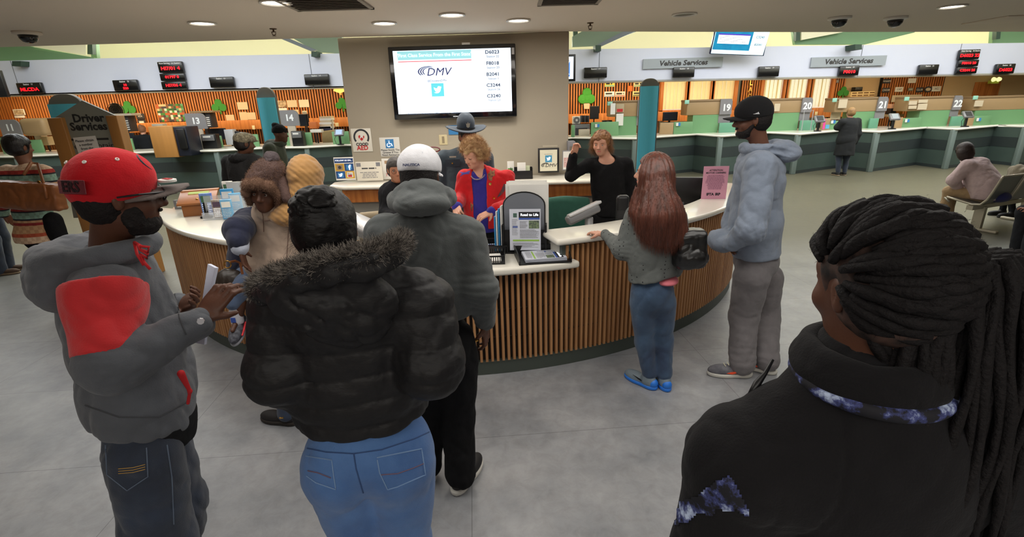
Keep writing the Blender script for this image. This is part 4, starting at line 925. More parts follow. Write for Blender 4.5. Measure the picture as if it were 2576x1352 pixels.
# ---------------------------------------------------------------- red number displays
M_LED = mat('led_red', (255, 20, 34), .4, emit=1.5); M_LEDB = mat('display_black', (16, 16, 18), .25, coat=.3); M_HDR = mat('display_header', (230, 230, 230), .5)
def led(px, py, w, h, head, rows, lab, top=None, grp=None):
    Yb = fy(W(px, py, 14)[0]); Y = Yb-.10; a, b, zb, zt = rb(MB(), px-w/2, px+w/2, py-h/2, py+h/2, Y); c = V3((a+b)/2, Y, (zb+zt)/2); ww, hh = b-a, zt-zb
    e = empty('number_display', c, lab, 'display', grp or 'single number displays')
    MB().bb((-ww/2, -.02, -hh/2), (ww/2, .08, hh/2)).build('housing', M_LEDB, e, bevel=.02)
    MB().bb((-.1, .08, -.04), (.1, .105, .04)).build('bracket', M_BLK, e)
    if head: text(head, e, (0, -.021, hh*.34 if rows or True else 0), SX, SY, hh*.2, M_HDR, thick=.001, off=.0005)
    n = len(rows)
    for i, r in enumerate(rows): text(r, e, (0, -.021, (-hh*.12 if head else 0)-(i-(n-1)/2)*hh*.3), SX, SY, hh*(.42 if n == 1 else .28)*(1 if head else 1.15), M_LED, name='led_digits', thick=.004, wscale=1.25, off=.0005)
led(75, 222, 62, 28, 'Station   11', ['MLCDA'], 'display with red letters at the far left of the band')
led(316, 215, 61, 28, 'Station   12', ['10', '320'], 'display with two short red rows left of the display stack')
led(558, 207, 61, 27, 'Station   13', [], 'blank display headed Station 13 right of the left stack'); led(797, 200, 62, 27, 'Station   14', [], 'blank display headed Station 14 beside the partition')
led(1498, 183, 58, 27, 'Station   17', [], 'blank display headed Station 17 right of the partition'); led(1720, 182, 54, 26, 'Station   18', [], 'blank display headed Station 18 under the left services plate')
led(1934, 180, 52, 26, 'Station   19', [], 'blank display headed Station 19 under the hanging screen'); led(2136, 178, 49, 25, 'Station   20', ['F0010'], 'display with red letters under the right services plate')
led(2336, 175, 48, 25, 'Station   21', [], 'blank display headed Station 21 left of the right stack'); led(2529, 173, 46, 25, 'Station   22', ['D6023'], 'display with red letters at the far right of the band')
led(429, 169, 62, 28, 'Now Serving   At Station', ['HI7/01 4'], 'top red display of the left stack of three', grp='left display stack'); led(434, 194, 62, 19, '', ['01797 0'], 'middle red display of the left stack of three', grp='left display stack'); led(438, 215, 62, 20, '', ['HI7/06 4'], 'bottom red display of the left stack of three', grp='left display stack')
led(2439, 137, 50, 25, 'Now Serving   At Station', ['D6023 22'], 'top red display of the right stack of three', grp='right display stack'); led(2436, 159, 50, 17, '', ['F8018 20'], 'middle red display of the right stack of three', grp='right display stack'); led(2432, 177, 50, 17, '', ['C3244 26'], 'bottom red display of the right stack of three', grp='right display stack')
for x0, x1, yt, yb, tx, lab in ((1618, 1818, 146, 171, (1719, 158), 'grey Vehicle Services plate left of the hanging screen edge'), (2041, 2229, 142, 167, (2135, 155), 'grey Vehicle Services plate nearer the right display stack')):
    xx = W(x0, 155, 14)[0]; Y = fy(xx)-.05; a, b, zb, zt = rb(MB(), x0, x1, yt, yb, Y); c = V3((a+b)/2, Y, (zb+zt)/2); e = empty('services_plate', c, lab, 'sign', 'Vehicle Services plates')
    MB().bb((a, Y, zb), (b, Y+.04, zt)).build('board', mat('plate_silver', (160, 168, 176), .5), e, c); text('Vehicle Services', e, V3(W(*tx, Y)[0]-c[0], -.001, 0), SX, SY, (zt-zb)*.72, mat('plate_ink', (60, 58, 58), .6), shear=.18, thick=.006, wscale=1.12)
# hanging screens
e = empty('hanging_screen', W(1860, 110, 13.6), 'tilted screen with blue panel hanging in front of the fascia', 'television'); c = np.array(e.location)
q = [W(1785, 136, 13.9), W(1921, 141, 13.9), W(1944, 40, 13.45), W(1806, 40, 13.45)]; n = nrm(np.cross(q[1]-q[0], q[3]-q[0]))
MB().prism([p-c for p in q], -n*.06).build('bezel', mat('bezel_blue_black', (20, 26, 60), .3), e); xa = nrm(q[1]-q[0]); ya = nrm(q[3]-q[0]); ya = nrm(ya-xa*(ya@xa)); ww = np.linalg.norm(q[1]-q[0]); o = q[0]-c; hh = np.linalg.norm(q[3]-q[0]); sh_ = (q[3]-q[0])@xa/hh
def sp_(u, v): return (ww*u+sh_*hh*v, hh*v*math.sqrt(1-sh_*sh_))
def sq(u0, u1, v0, v1, m, nm, lift): return poly(MB(), o, xa, ya, [sp_(u0, v0), sp_(u1, v0), sp_(u1, v1), sp_(u0, v1)], .002, lift).build(nm, m, e)
sq(.02, .98, .02, .98, mat('screen_pale', (205, 232, 240), .4, emit=.9), 'screen', .001); sq(.03, .70, .13, .98, mat('screen_deepblue', (20, 110, 160), .4, emit=.6, rgb2=(20, 150, 190), vscale=5), 'blue_field', .004)
sq(.09, .66, .30, .56, M_WHT, 'table_panel', .007); sq(.09, .66, .64, .97, M_WHT, 'table_panel', .007); sq(.09, .66, .53, .565, mat('screen_violet', (80, 60, 180), .5, emit=.6), 'violet_bar', .009)
for k, s_ in enumerate(('D6023', 'C3244', 'C3240', 'B2041')):
    u, v = sp_(.84, .9-.2*k); text(s_, e, o+xa*u+ya*v+n*.0, xa, ya, .08, M_GREYT, off=.006)
mb = MB()
for k in range(5): 
    u, v = sp_(.12, .35+.035*k); lines(mb, o+xa*u+ya*v, xa, ya, 0, ww*.5, 0, 1, .1, .008, lift=.0095, seed=k)
mb.build('small_print', M_GREYT, e); MB().tube([(0, .0, .3), (0, .3, 3.0)], .03).build('hanger', M_BLK, e)
for x0, x1, yt, yb, Y, lab, sc in ((1330, 1448, 138, 206, 12.0, 'black framed blue screen half hidden by the right edge of the partition', True), (-110, 9, 178, 246, 12.2, 'black screen edge cut by the left edge of the photo', False)):
    a, b, zb, zt = rb(MB(), x0, x1, yt, yb, Y); c = V3((a+b)/2, Y, (zb+zt)/2); e = empty('wall_screen', c, lab, 'television'); MB().bb((a, Y, zb), (b, Y+.08, zt)).build('bezel', M_BLK, e, c, bevel=.01)
    if sc:
        w2 = (b-a)/2; h2 = (zt-zb)/2; quad(MB(), (0, 0, 0), SX, SY, -w2+.05, w2-.05, -h2+.05, h2-.05).build('screen', M_SCR, e); quad(MB(), (0, 0, 0), SX, SY, -w2+.1, w2-.13, -h2+.1, h2-.12, .001, .002).build('blue_field', mat('screen_midblue', (70, 130, 215), .4, emit=.8), e)
        text('DMV', e, (w2-.3, -.004, .1), SX, SY, .16, M_WHT); poly(MB(), (w2-.22, -.003, -.08), SX, SY, [(-.08, -.06), (.08, -.06), (0, .08)], .001, .002).build('triangle_mark', M_WHT, e)
    MB().tube([(0, .08, 0), (0, .3, 0), (0, .3, 2.9)], .03).build('hanger', M_BLK, e)
# ---------------------------------------------------------------- pylons
M_PBLUE = mat('pylon_blue', (86, 190, 220), .7, bump=.1, bscale=50); M_PGREY = mat('pylon_grey', (98, 94, 88), .6)
def pylon(x0, x1, ytop, ycap, Y, lab, side=1, bl=(0.02, .95)):
    a, b, _, zt = rb(MB(), x0, x1, ytop, ytop+50, Y); zc = W((x0+x1)/2, ycap, Y)[2]; w = b-a; c = V3((a+b)/2, Y, 0); e = empty('pylon', c, lab, 'pylon', 'blue pylons')
    dome = [(-w/2, 0), (w/2, 0), (w/2, zc-.05)]+[(w/2*math.cos(q)**.8 if q < math.pi/2 else -w/2*abs(math.cos(q))**.8, zc-.05+(zt-zc+.05)*math.sin(q)) for q in np.linspace(.05, math.pi-.05, 17)]+[(-w/2, zc-.05)]
    MB().prism([V3(x, 0, z) for x, z in dome], (0, .07, 0)).build('backing_board', M_PGREY, e, bevel=.01)
    mb = MB(); u0, u1 = -w/2+w*bl[0], -w/2+w*bl[1]; n = 10; P0 = []
    for k in range(n+1):
        t = k/n; P0.append((u0+(u1-u0)*t, -.035-.05*math.sin(math.pi*t)))
    mb.prism([V3(x, y, .03) for x, y in P0]+[V3(u1, -.002, .03), V3(u0, -.002, .03)], (0, 0, zc-.03)); mb.build('blue_panel', M_PBLUE, e)
    MB().bb((-w/2-.05, -.15, 0), (w/2+.05, .2, .03)).build('foot', M_PGREY, e); return e
pylon(1611, 1660, 197, 217, 8.0, 'tall blue pylon behind the red haired woman', bl=(.0, .9)); pylon(643, 692, 219, 246, 8.6, 'tall blue pylon beside the number 14 plate', bl=(.1, .98)); pylon(118, 206, 236, 262, 6.6, 'tall blue pylon behind the Driver Services sign', bl=(.06, .98))
# driver services sign
Y = 6.05
e = empty('services_sign', W(215, 700, Y)*V3(1, 1, 0), 'grey peaked Driver Services sign in a wooden stand', 'sign'); c = np.array(e.location)
zz = lambda px, py: W(px, py, Y)
MB().prism([V3(W(138, 296, Y)[0], Y, zz(142, 296)[2]), V3(W(160, 470, Y)[0], Y, .75), V3(W(284, 470, Y)[0], Y, .75), V3(W(292, 292, Y)[0], Y, zz(292, 292)[2]), V3(W(206, 253, Y)[0], Y, zz(206, 253)[2])], (0, .03, 0)).build('sign_board', mat('sign_sage_grey', (140, 142, 132), .6), e, c)
for a, b, py in ((126, 163, 297), (272, 300, 291)):
    xa_, xb_ = W(a, py, Y)[0], W(b, py, Y)[0]; MB().bb((xa_, Y-.05, .0), (xb_, Y+.08, W(a, py, Y)[2])).build('wood_post', mat('oak_light', (186, 130, 66), .5, bump=.15, bscale=30, bstretch=(1, 1, .06), var=.2), e, c, bevel=.008)
M_SIGNK = mat('sign_ink', (42, 42, 42), .6)
text('Driver', e, zz(222, 298)-c, SX, SY, .125, M_SIGNK, thick=.004, wscale=1.1); text('Services', e, zz(223, 319)-c, SX, SY, .125, M_SIGNK, thick=.004, wscale=1.05)
text('Please Obtain', e, zz(230, 368)-c, SX, SY, .10, M_SIGNK)
o_ = zz(218, 351)-c; quad(MB(), o_, SX, SY, -.26, .26, -.012, .012).build('rule', M_SIGNK, e)
quad(MB(), zz(222, 395)-c, SX, SY, -.3, .3, -.4, .02).build('blue_field', mat('sign_navy', (40, 76, 130), .6), e)
p = empty('taped_note', zz(221, 368)+V3(0, -.006, 0), 'white note taped over the Driver Services sign', 'paper'); p.rotation_euler.y = -.06; MB().bb((-.135, 0, -.11), (.135, .002, .11)).build('sheet', M_PAPER, p)
for k, tx in enumerate(('Please obtain', 'a number', 'from the', 'front desk')): text(tx, p, (-.01, -.001, .065-.045*k), SX, SY, .042, M_INK)
# wooden kiosk and phone cabinet on the left worktop
a, b, zb, zt = rb(MB(), 381, 441, 318, 397, 12.6); e = empty('ticket_kiosk', V3((a+b)/2, 12.7, 0), 'light oak ticket kiosk left of the number 13 plate', 'kiosk'); c = np.array(e.location)
MB().bb((a, 12.6, zb), (b, 13.2, zt)).build('cabinet', mat('oak_light', (186, 130, 66), .5), e, c, bevel=.01); a2, b2, _, _ = rb(MB(), 441, 473, 318, 395, 12.6); MB().bb((a2, 12.62, zb+.02), (b2, 13.15, zt-.02)).build('machine_body', mat('machine_navy', (26, 30, 44), .4), e, c, bevel=.02); MB().bb((a2+.1, 12.56, zb+.2), (b2-.03, 12.62, zt-.07)).build('ticket_dispenser', M_BLK, e, c, bevel=.015)
# ---------------------------------------------------------------- gear on the station worktops
def gear(name, lab, cat, x0, x1, yt, yb, Y, m, part='housing', dep=.2, z0=None, bev=.01, grp=None, extra=None):
    a, b, zb, zt = rb(MB(), x0, x1, yt, yb, Y); z0 = zb if z0 is None else z0; c = V3((a+b)/2, Y, z0); e = empty(name, c, lab, cat, grp)
    MB().bb((a, Y, z0), (b, Y+dep, max(zt, z0+.01))).build(part, m, e, c, bevel=bev)
    if z0 > .98 and 14.0 < Y < 16.0 and abs(z0-CTZ) > .01: MB().bb(((b-a)*-.06, .06, .96-z0), ((b-a)*.06, .1, 0)).build('stand', M_BLK, e)
    if extra: extra(e, b-a, zt-z0)
    return e
def scr(m): return lambda e, w, h: MB().bb((-w/2+.02, -.004, .03), (w/2-.02, .001, h-.02)).build('screen', m, e)
def printer_x(e, w, h):
    MB().bb((-w*.42, -.03, h*.55), (w*.42, .0, h*.95)).build('hood', M_GRY, e, bevel=.01); MB().bb((-w*.3, -.035, h*.78), (w*.2, -.03, h*.88)).build('label_plate', M_PAPER, e)
gear('card_printer', 'black card printer beside the number 13 plate', 'printer', 508, 545, 338, 380, 13.4, M_BLK, z0=CTZ, grp='black card printers', extra=printer_x)
gear('card_printer', 'black card printer right of the man in the black beanie', 'printer', 734, 762, 330, 368, 13.4, M_BLK, z0=CTZ, grp='black card printers', extra=printer_x)
gear('card_printer', 'black printer half hidden behind the oak kiosk', 'printer', 474, 492, 352, 376, 13.3, M_BLK, z0=CTZ, grp='black card printers', extra=printer_x)
def pad(px, py, Y, lab, m=M_BLK):
    c = W(px, py, Y); c[2] = CTZ; e = empty('signature_pad', c, lab, 'signature pad', 'signature pads on stalks')
    MB().lathe((0, 0, 0), [(.09, 0), (.09, .02), (.03, .03), (.03, .26)], 14).build('stalk', M_BLK, e); h = MB().bb((-.13, -.1, -.03), (.13, .1, .03)).build('pad_head', M_GRY, e, bevel=.02); h.location.z = .31; h.rotation_euler.x = .9
    s = MB().bb((-.08, -.07, .03), (.08, .07, .034)).build('lit_display', m, h); MB().tube([(-.1, -.02, .0), (-.14, -.02, .15), (-.06, -.03, .28)], .006, 5).build('pen_cord', M_BLK, e)
M_LCD = mat('lcd_blue', (150, 170, 225), .3, emit=.5)
pad(857, 362, 13.45, 'signature pad with lit blue display left of the partition', M_LCD); pad(2056, 333, 13.3, 'signature pad right of the number 20 plate'); pad(2243, 328, 13.3, 'signature pad right of the number 21 plate', mat('lcd_grey', (150, 160, 165), .3)); pad(2426, 322, 13.4, 'signature pad right of the number 22 plate')
M_OFFW = mat('office_beige', (196, 186, 168), .6)
for x0, x1, yt, yb, Y, lab in ((524, 568, 323, 352, 15.2, 'black monitor behind the number 13 plate'), (1484, 1507, 267, 300, 15.6, 'black monitor right of the green paper tree'), (752, 776, 287, 318, 15.4, 'black monitor just right of the number 14 plate'), (1668, 1705, 282, 304, 14.6, 'black monitor right of the right blue pylon'), (303, 340, 335, 375, 14.2, 'dark monitor right of the services sign'), (588, 605, 330, 372, 14.3, 'black monitor left of the patterned cap'), (1812, 1845, 296, 312, 14.4, 'black monitor behind the brim of the black cap')):
    gear('monitor', lab, 'monitor', x0, x1, yt, yb, Y, M_BLK, 'screen_case', .06, grp='station monitors', extra=scr(mat('screen_off', (40, 44, 52), .15)))
# staff desks behind the counter so gear has something to stand on
for x0, x1, lab in ((-15.5, -11, 'staff desk at the far left behind the stations'), (-10.8, -5.6, 'staff desk behind stations 13 and 14'), (-5.4, -4.6, 'short staff desk left of the partition'), (1.5, 4.6, 'staff desk right of the partition'), (4.8, 9.2, 'staff desk below the blinds'), (9.4, 13.2, 'staff desk below the wall plates'), (13.4, 18.5, 'staff desk at the far right')):
    e = empty('staff_desk', ((x0+x1)/2, 15.6, 0), lab, 'desk', 'staff desks'); w = (x1-x0)/2; MB().bb((-w, -1.0 if x0 != -5.4 else -.4, .92), (w, .45, .96)).build('desk_top', M_OFFW, e, bevel=.008)
    for sx in (-w+.05, w-.05): MB().bb((sx-.03, -.45, 0), (sx+.03, .4, .92)).build('side_panel', M_OFFW, e)
gear('desk_fan', 'white box fan on the shelf right of the partition', 'fan', 1441, 1460, 293, 312, 15.0, mat('white_plastic', (222, 220, 210), .4), z0=None, extra=lambda e, w, h: [MB().lathe((0, -.001, h/2), [(w*.42, 0), (w*.42, .01)], 20, frame((0, 0, 1), (0, -1, 0))).build('grille_ring', M_GRY, e), MB().lathe((0, -.012, h/2), [(w*.15, 0), (w*.15, .01)], 14, frame((0, 0, 1), (0, -1, 0))).build('hub', M_PAPER, e)])
for k in range(5): gear('binder', 'dark binders standing right of the white box fan', 'binder', 1461+k*4.5, 1464.6+k*4.5, 291, 308, 15.0, M_BLK if k % 2 else mat('binder_grey', (70, 72, 80), .5), 'cover', .2, grp='binders beside the fan', bev=.002)
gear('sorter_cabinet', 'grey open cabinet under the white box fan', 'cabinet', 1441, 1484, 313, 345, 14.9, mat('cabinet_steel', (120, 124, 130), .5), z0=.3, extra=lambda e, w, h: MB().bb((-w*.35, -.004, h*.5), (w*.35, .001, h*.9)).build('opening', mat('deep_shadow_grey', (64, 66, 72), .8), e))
gear('tissue_box', 'pale carton in front of the grey open cabinet', 'box', 1458, 1484, 326, 342, 14.3, M_OFFW, z0=CTZ)
gear('black_camera', 'black licence camera above the woman in black', 'camera', 1517, 1540, 303, 316, 14.3, M_BLK, 'camera_body', grp=None, extra=lambda e, w, h: MB().lathe((0, -.0, h/2), [(.06, 0), (.06, .07)], 14, frame((0, 0, 1), (0, -1, 0))).build('lens', M_GRY, e))
gear('bulletin_pocket', 'taupe pocket with red car picture beside the number 18 divider', 'picture', 1549, 1570, 262, 284, 13.9, mat('picture_tan', (176, 160, 130), .7), 'board', .02, extra=lambda e, w, h: MB().bb((-w*.35, -.003, h*.1), (w*.35, 0, h*.45)).build('red_car', M_RED, e))
def cards(lst, Y, grp=None):
    for x0, x1, yt, yb, m, lab, cat in lst:
        gear(cat.replace(' ', '_'), lab, cat, x0, x1, yt, yb, Y, m, 'sheet', .012, bev=0, grp=grp)
M_OLD = mat('aged_paper', (206, 190, 162), .8); M_PH = mat('photo_brown', (120, 90, 60), .6, rgb2=(200, 180, 150), vscale=14)
cards([(597, 623, 257, 276, M_OLD, 'cream sheet pinned left of the left blue pylon, upper', 'pinned sheet'), (569, 590, 289, 311, M_OLD, 'cream sheet pinned alone right of the shamrock', 'pinned sheet'), (603, 622, 282, 304, M_OLD, 'cream sheet pinned left of the left blue pylon, lower left', 'pinned sheet'), (622, 643, 283, 301, M_OLD, 'cream sheet touching the left blue pylon on its left', 'pinned sheet'),
       (695, 720, 253, 270, M_PH, 'brown picture pinned above the number 14 plate', 'pinned sheet'), (722, 747, 252, 270, M_OLD, 'tan sheet pinned directly right of the brown picture', 'pinned sheet'), (752, 777, 251, 270, mat('paper_grid', (220, 208, 186), .8), 'pale sheet pinned farthest right above station 14', 'pinned sheet'), (697, 722, 272, 280, M_PAPER, 'white sheet half hidden by the number 14 plate', 'pinned sheet'), (740, 752, 276, 296, M_OLD, 'narrow sheet showing right of the number 14 plate', 'pinned sheet')], YW-.06, 'pinned sheets on the slatted wall')
e = gear('collage_poster', 'colourful photo collage pinned on the slatted wall', 'poster', 397, 464, 262, 306, YW-.06, M_PAPER, 'sheet', .015, bev=0)
r_ = random.Random(4); cl = [(60, 130, 60), (180, 90, 50), (210, 180, 140), (60, 60, 70), (120, 80, 60), (90, 150, 110), (230, 220, 210), (40, 90, 50)]
w_ = W(464, 285, YW)[0]-W(397, 285, YW)[0]; h_ = W(430, 262, YW)[2]-W(430, 306, YW)[2]
mb = MB()
for i in range(11):
    for j in range(8): mb.m = r_.randrange(8); quad(mb, (0, 0, 0), SX, SY, -w_/2+i*w_/11, -w_/2+(i+1)*w_/11, j*h_/8, (j+1)*h_/8, .001, .001)
mb.build('photo_collage', [mat('photo_tile_%d' % q, cl[q], .7) for q in range(8)], e)
def shamrock(px, py, s, lab, Y=YW-.07, m=mat('felt_green', (52, 132, 52), .8)):
    c = W(px, py, Y); e = empty('shamrock', c, lab, 'decoration', 'green paper shamrocks'); mb = MB()
    for k, (x, z) in enumerate(((0, .55), (-.55, -.1), (.55, -.1))): mb.lathe((x*s, -k*.002, z*s), [(.52*s, 0), (.52*s, .012)], 18, frame((0, 0, 1), (0, -1, 0)))
    mb.prism([V3(-.08*s, 0, 0), V3(.08*s, 0, 0), V3(.22*s, 0, -1.0*s), V3(.0*s, 0, -1.0*s)], (0, .01, 0)); mb.build('leaf', m, e)
shamrock(323, 274, .22, 'green shamrock right of the table fan'); shamrock(551, 269, .22, 'green shamrock left of the pinned sheets'); shamrock(861, 264, .2, 'green shamrock cut by the left edge of the partition'); shamrock(2121, 233, .17, 'green shamrock left of the number 21 divider')
c = W(1476, 245, YW-.06); e = empty('paper_tree', c, 'bright green paper tree in a tan pot on the slatted wall', 'decoration')
for nm, x, z, r in (('foliage', 0, .14, .15), ('foliage', -.13, -.05, .15), ('foliage', .12, -.05, .15), ('foliage', 0, -.03, .16)): MB().lathe((x, -.01, z), [(r, 0), (r*.9, .05), (r*.3, .07)], 14, frame((0, 0, 1), (0, -1, 0))).build(nm, mat('leaf_bright', (60, 150, 50), .7), e)
MB().prism([V3(-.08, 0, -.35), V3(.08, 0, -.35), V3(.1, 0, -.17), V3(-.1, 0, -.17)], (0, -.03, 0)).build('pot', M_OLD, e)
for px, py, m1, m2, lab in ((1534, 212, (120, 190, 190), (230, 220, 90), 'yellow and teal licence plate, upper left'), (1533, 237, (150, 170, 200), (230, 235, 240), 'pale blue licence plate, lower left'), (1560, 237, (200, 120, 110), (240, 220, 210), 'pink and red licence plate, lower middle'), (1607, 212, (120, 170, 130), (230, 225, 180), 'cream licence plate with green shore, upper right'), (1604, 236, (90, 90, 60), (220, 215, 150), 'olive and cream licence plate beside the right blue pylon')):
    gear('licence_plate', lab, 'licence plate', px-12.5, px+12.5, py-6.5, py+6.5, YW-.07, mat('plate_%d' % px, m2, .5), 'plate', .015, grp='licence plates on the slatted wall', bev=.003, extra=lambda e, w, h, m1=m1, px=px: [MB().bb((-w*.45, -.003, h*.08), (w*.45, 0, h*.3)).build('scene_band', mat('plateband_%d' % px, m1, .5), e), lines(MB(), (0, -.001, 0), SX, SY, -w*.38, w*.38, h*.45, 1, .1, h*.3, seed=px).build('plate_digits', M_INK, e)])
gear('paper_bag', 'orange paper pocket between the licence plates', 'decoration', 1579, 1591, 216, 230, YW-.08, mat('bag_orange', (220, 110, 40), .6), 'pocket', .03)
# gold sconces and letters
def sconce(px, py, lab):
    c = W(px, py, YW-.1); e = empty('wall_sconce', c, lab, 'lamp', 'gold shell sconces'); g = mat('gold_shell', (240, 200, 110), .35, .4, emit=.25)
    mb = MB()
    for k in range(7):
        a = math.pi*(.1+.8*k/6); mb.prism([V3(0, 0, -.06), V3(.2*math.cos(a-.2), 0, .14*math.sin(a-.2)), V3(.2*math.cos(a+.2), 0, .14*math.sin(a+.2))], (0, -.03-.004*k, 0))
    mb.build('shell_shade', g, e); MB().lathe((0, 0, -.06), [(.05, 0), (.03, -.05)], 12).build('wall_mount', g, e)
sconce(856, 230, 'gold shell sconce left of the partition'); sconce(2112, 188, 'gold shell sconce above the right shamrock')
e = gear('wall_clock', 'small round clock left of the right gold sconce', 'clock', 2103, 2111, 200, 209, YW-.09, M_GRY, 'case', .03); 
c = W(1887, 228, YW-.08); e = empty('gold_letters', c, 'vertical gold letters on the narrow slatted pier', 'sign')
for k, ch in enumerate('PLACE'): text(ch, e, (0, 0, .42-.2*k), SX, SY, .2, mat('gold_leaf', (200, 160, 80), .3, .8), name='letter_form', depth=.012, thick=.006)
# boards on the right slatted wall
for x0, x1, yt, yb, mm, tx, lab in ((2222, 2241, 199, 210, M_INK, 'WAAMS', 'dark badge plate, upper left on the right slatted wall'), (2285, 2305, 197, 209, M_PAPER, '', 'blank white card on the right slatted wall'), (2220, 2238, 221, 233, M_INK, 'CHOIR', 'dark badge plate, lower left on the right slatted wall'), (2252, 2272, 219, 231, M_PAPER, 'CAP', 'white card with small print, lower row'),
    (2285, 2297, 221, 229, mat('plaque_olive', (110, 110, 90), .6), 'SAFE', 'small olive plaque, lower row'), (2305, 2322, 220, 232, M_INK, 'CLUB', 'dark badge plate left of the oval badge'), (2345, 2367, 217, 230, M_PAPER, 'AG', 'white card right of the oval badge')):
    gear('wall_plaque', lab, 'plaque', x0, x1, yt, yb, YW-.07, mm, 'plate', .02, grp='plaques on the right slatted wall', bev=.003, extra=(lambda e, w, h, tx=tx, mm=mm: text(tx, e, (0, -.001, h*.5), SX, SY, h*.55, M_PAPER if mm is not M_PAPER else M_INK) if tx else None))
c = W(2334, 225, YW-.07); e = empty('wall_plaque', c, 'dark oval badge on the right slatted wall', 'plaque', 'plaques on the right slatted wall')
MB().lathe((0, 0, 0), [(.12, 0), (.12, .015)], 24, frame((0, 0, 1), (0, -1, 0))@np.diag([1, .75, 1])).build('plate', M_INK, e); MB().lathe((0, -.015, 0), [(.08, 0), (.08, .004)], 24, frame((0, 0, 1), (0, -1, 0))@np.diag([1, .6, 1])).build('inner_field', M_OLD, e)
gear('map_poster', 'long pale map poster below the plaques', 'poster', 2244, 2318, 239, 256, YW-.06, M_OLD, 'sheet', .02, bev=0)
gear('notice_board', 'oak notice board on the beige wall at the right', 'board', 2449, 2512, 206, 262, YW-.05, M_WOOD, 'board', .04)
gear('cubby_shelf', 'pale pigeonhole shelf in the recess left of the plaques', 'shelf', 2141, 2200, 230, 244, YW-.2, mat('pine', (226, 200, 150), .6), 'case', .3, extra=lambda e, w, h: [MB().bb((-w/2+.03+k*w/4, -.004, .03+j*h*.45), (-w/2+w/4-.01+k*w/4, .002, j*h*.45+h*.38)).build('pigeonhole', mat('pigeonhole_dark', (110, 76, 44), .8), e) for k in range(4) for j in range(2)])
gear('desk_phone', 'black telephone on the pigeonhole shelf', 'phone', 2152, 2170, 219, 230, YW-.15, M_BLK)
c = W(2504, 200, YW-.3); e = empty('emergency_light', c, 'twin headed emergency light on the beige wall', 'lamp'); MB().bb((-.12, -.02, -.12), (.12, .1, -.02)).build('battery_box', mat('lime_glow', (190, 210, 90), .5), e)
for sx in (-.08, .08): MB().lathe((sx, -.02, .0), [(.07, 0), (.05, .06)], 14, frame((0, 0, 1), (0, -1, 0))).build('lamp_head', mat('lime_lamp', (240, 240, 170), .4, emit=1), e)
# papers on the dividers and small clutter
cards([(1536, 1548, 260, 288, M_PAPER, 'white sheet hanging on the left end of the number 18 divider', 'paper'), (1550, 1568, 286, 316, M_PAPER, 'calendar sheet hanging below the red car picture', 'paper'), (2110, 2131, 250, 272, M_OLD, 'cream sheet pinned on the number 21 divider', 'paper'),
       (1948, 1962, 261, 280, M_OLD, 'cream note on the number 20 divider beside the black cap', 'paper'), (2287, 2307, 254, 264, M_OLD, 'upper left note on the number 22 divider', 'paper'), (2311, 2334, 251, 259, M_OLD, 'upper right note on the number 22 divider', 'paper'), (2286, 2306, 266, 274, M_OLD, 'lower left note on the number 22 divider', 'paper'), (2309, 2332, 261, 276, M_OLD, 'lower right note on the number 22 divider', 'paper'), (2452, 2473, 253, 268, M_OLD, 'cream note on the divider at the right edge', 'paper')], 13.88)
for x0, x1, yt, yb, lab in ((1528, 1541, 256, 266, 'left of the number 18 divider'), (1723, 1734, 252, 262, 'left of the number 19 divider'), (2095, 2106, 247, 257, 'left of the number 21 divider'), (2276, 2288, 244, 254, 'left of the number 22 divider'), (2449, 2461, 241, 251, 'left of the divider at the right edge')): gear('corner_tab', 'small mint tab at the top '+lab, 'tab', x0, x1, yt, yb, 13.9, mat('mint_card', (150, 206, 186), .6), 'tab_plate', .03, grp='mint tabs')
for px, lab in ((1497, 'behind the woman in black'), (1701, 'left of the number 19 divider'), (2091, 'left of the dark coated woman'), (2277, 'left of the number 22 divider'), (2457, 'right of the number 22 divider')):
    yt = 297+(2457-px)*.016; e = gear('info_sticker', 'white and blue sticker on the low screen '+lab, 'sticker', px, px+11, yt, yt+8, 13.82, M_PAPER, 'sheet', .008, bev=0, grp='stickers on low screens', extra=lambda e, w, h: MB().bb((0, -.003, 0), (w/2, 0, h)).build('blue_half', M_BLUE, e))
for x0, x1, yt, yb, m, lab in ((2240, 2254, 273, 288, M_BLK, 'black file box on the shelf right of the number 21 plate'), (2242, 2256, 262, 273, mat('card_peach', (220, 160, 120), .6), 'peach carton standing on the black file box'), (2258, 2272, 266, 288, mat('box_orange', (220, 140, 40), .6), 'orange carton right of the black file box')): gear('small_carton', lab, 'carton', x0, x1, yt, yb, 14.6, m, 'carton_body', .2)
gear('shelf_ledge', 'tan shelf carrying the orange carton', 'shelf', 2232, 2275, 288, 294, 14.55, M_BRN, 'board', .4)
gear('letter_pile', 'flat grey papers on the shelf right of the number 22 plate', 'papers', 2410, 2470, 289, 294, 14.2, M_OFFW, 'sheet_pile', .3); gear('filing_box', 'tan carton right of the number 22 plate', 'box', 2424, 2450, 268, 288, 14.9, M_BRN, 'carton_body'); gear('leprechaun_plant', 'small green plant on the tan carton', 'plant', 2426, 2434, 259, 267, 15.0, mat('felt_green', (52, 132, 52), .8), 'foliage', .1)
gear('picture_card', 'pink and blue picture cards on the panel right of the number 20 plate', 'cards', 2071, 2076, 300, 325, 13.7, mat('pink_card', (230, 70, 150), .6), 'sheet', .01, bev=0); gear('picture_card', 'sky blue card right of the pink card', 'cards', 2077, 2086, 314, 324, 13.7, mat('sky_card', (90, 170, 210), .6), 'sheet', .01, bev=0)
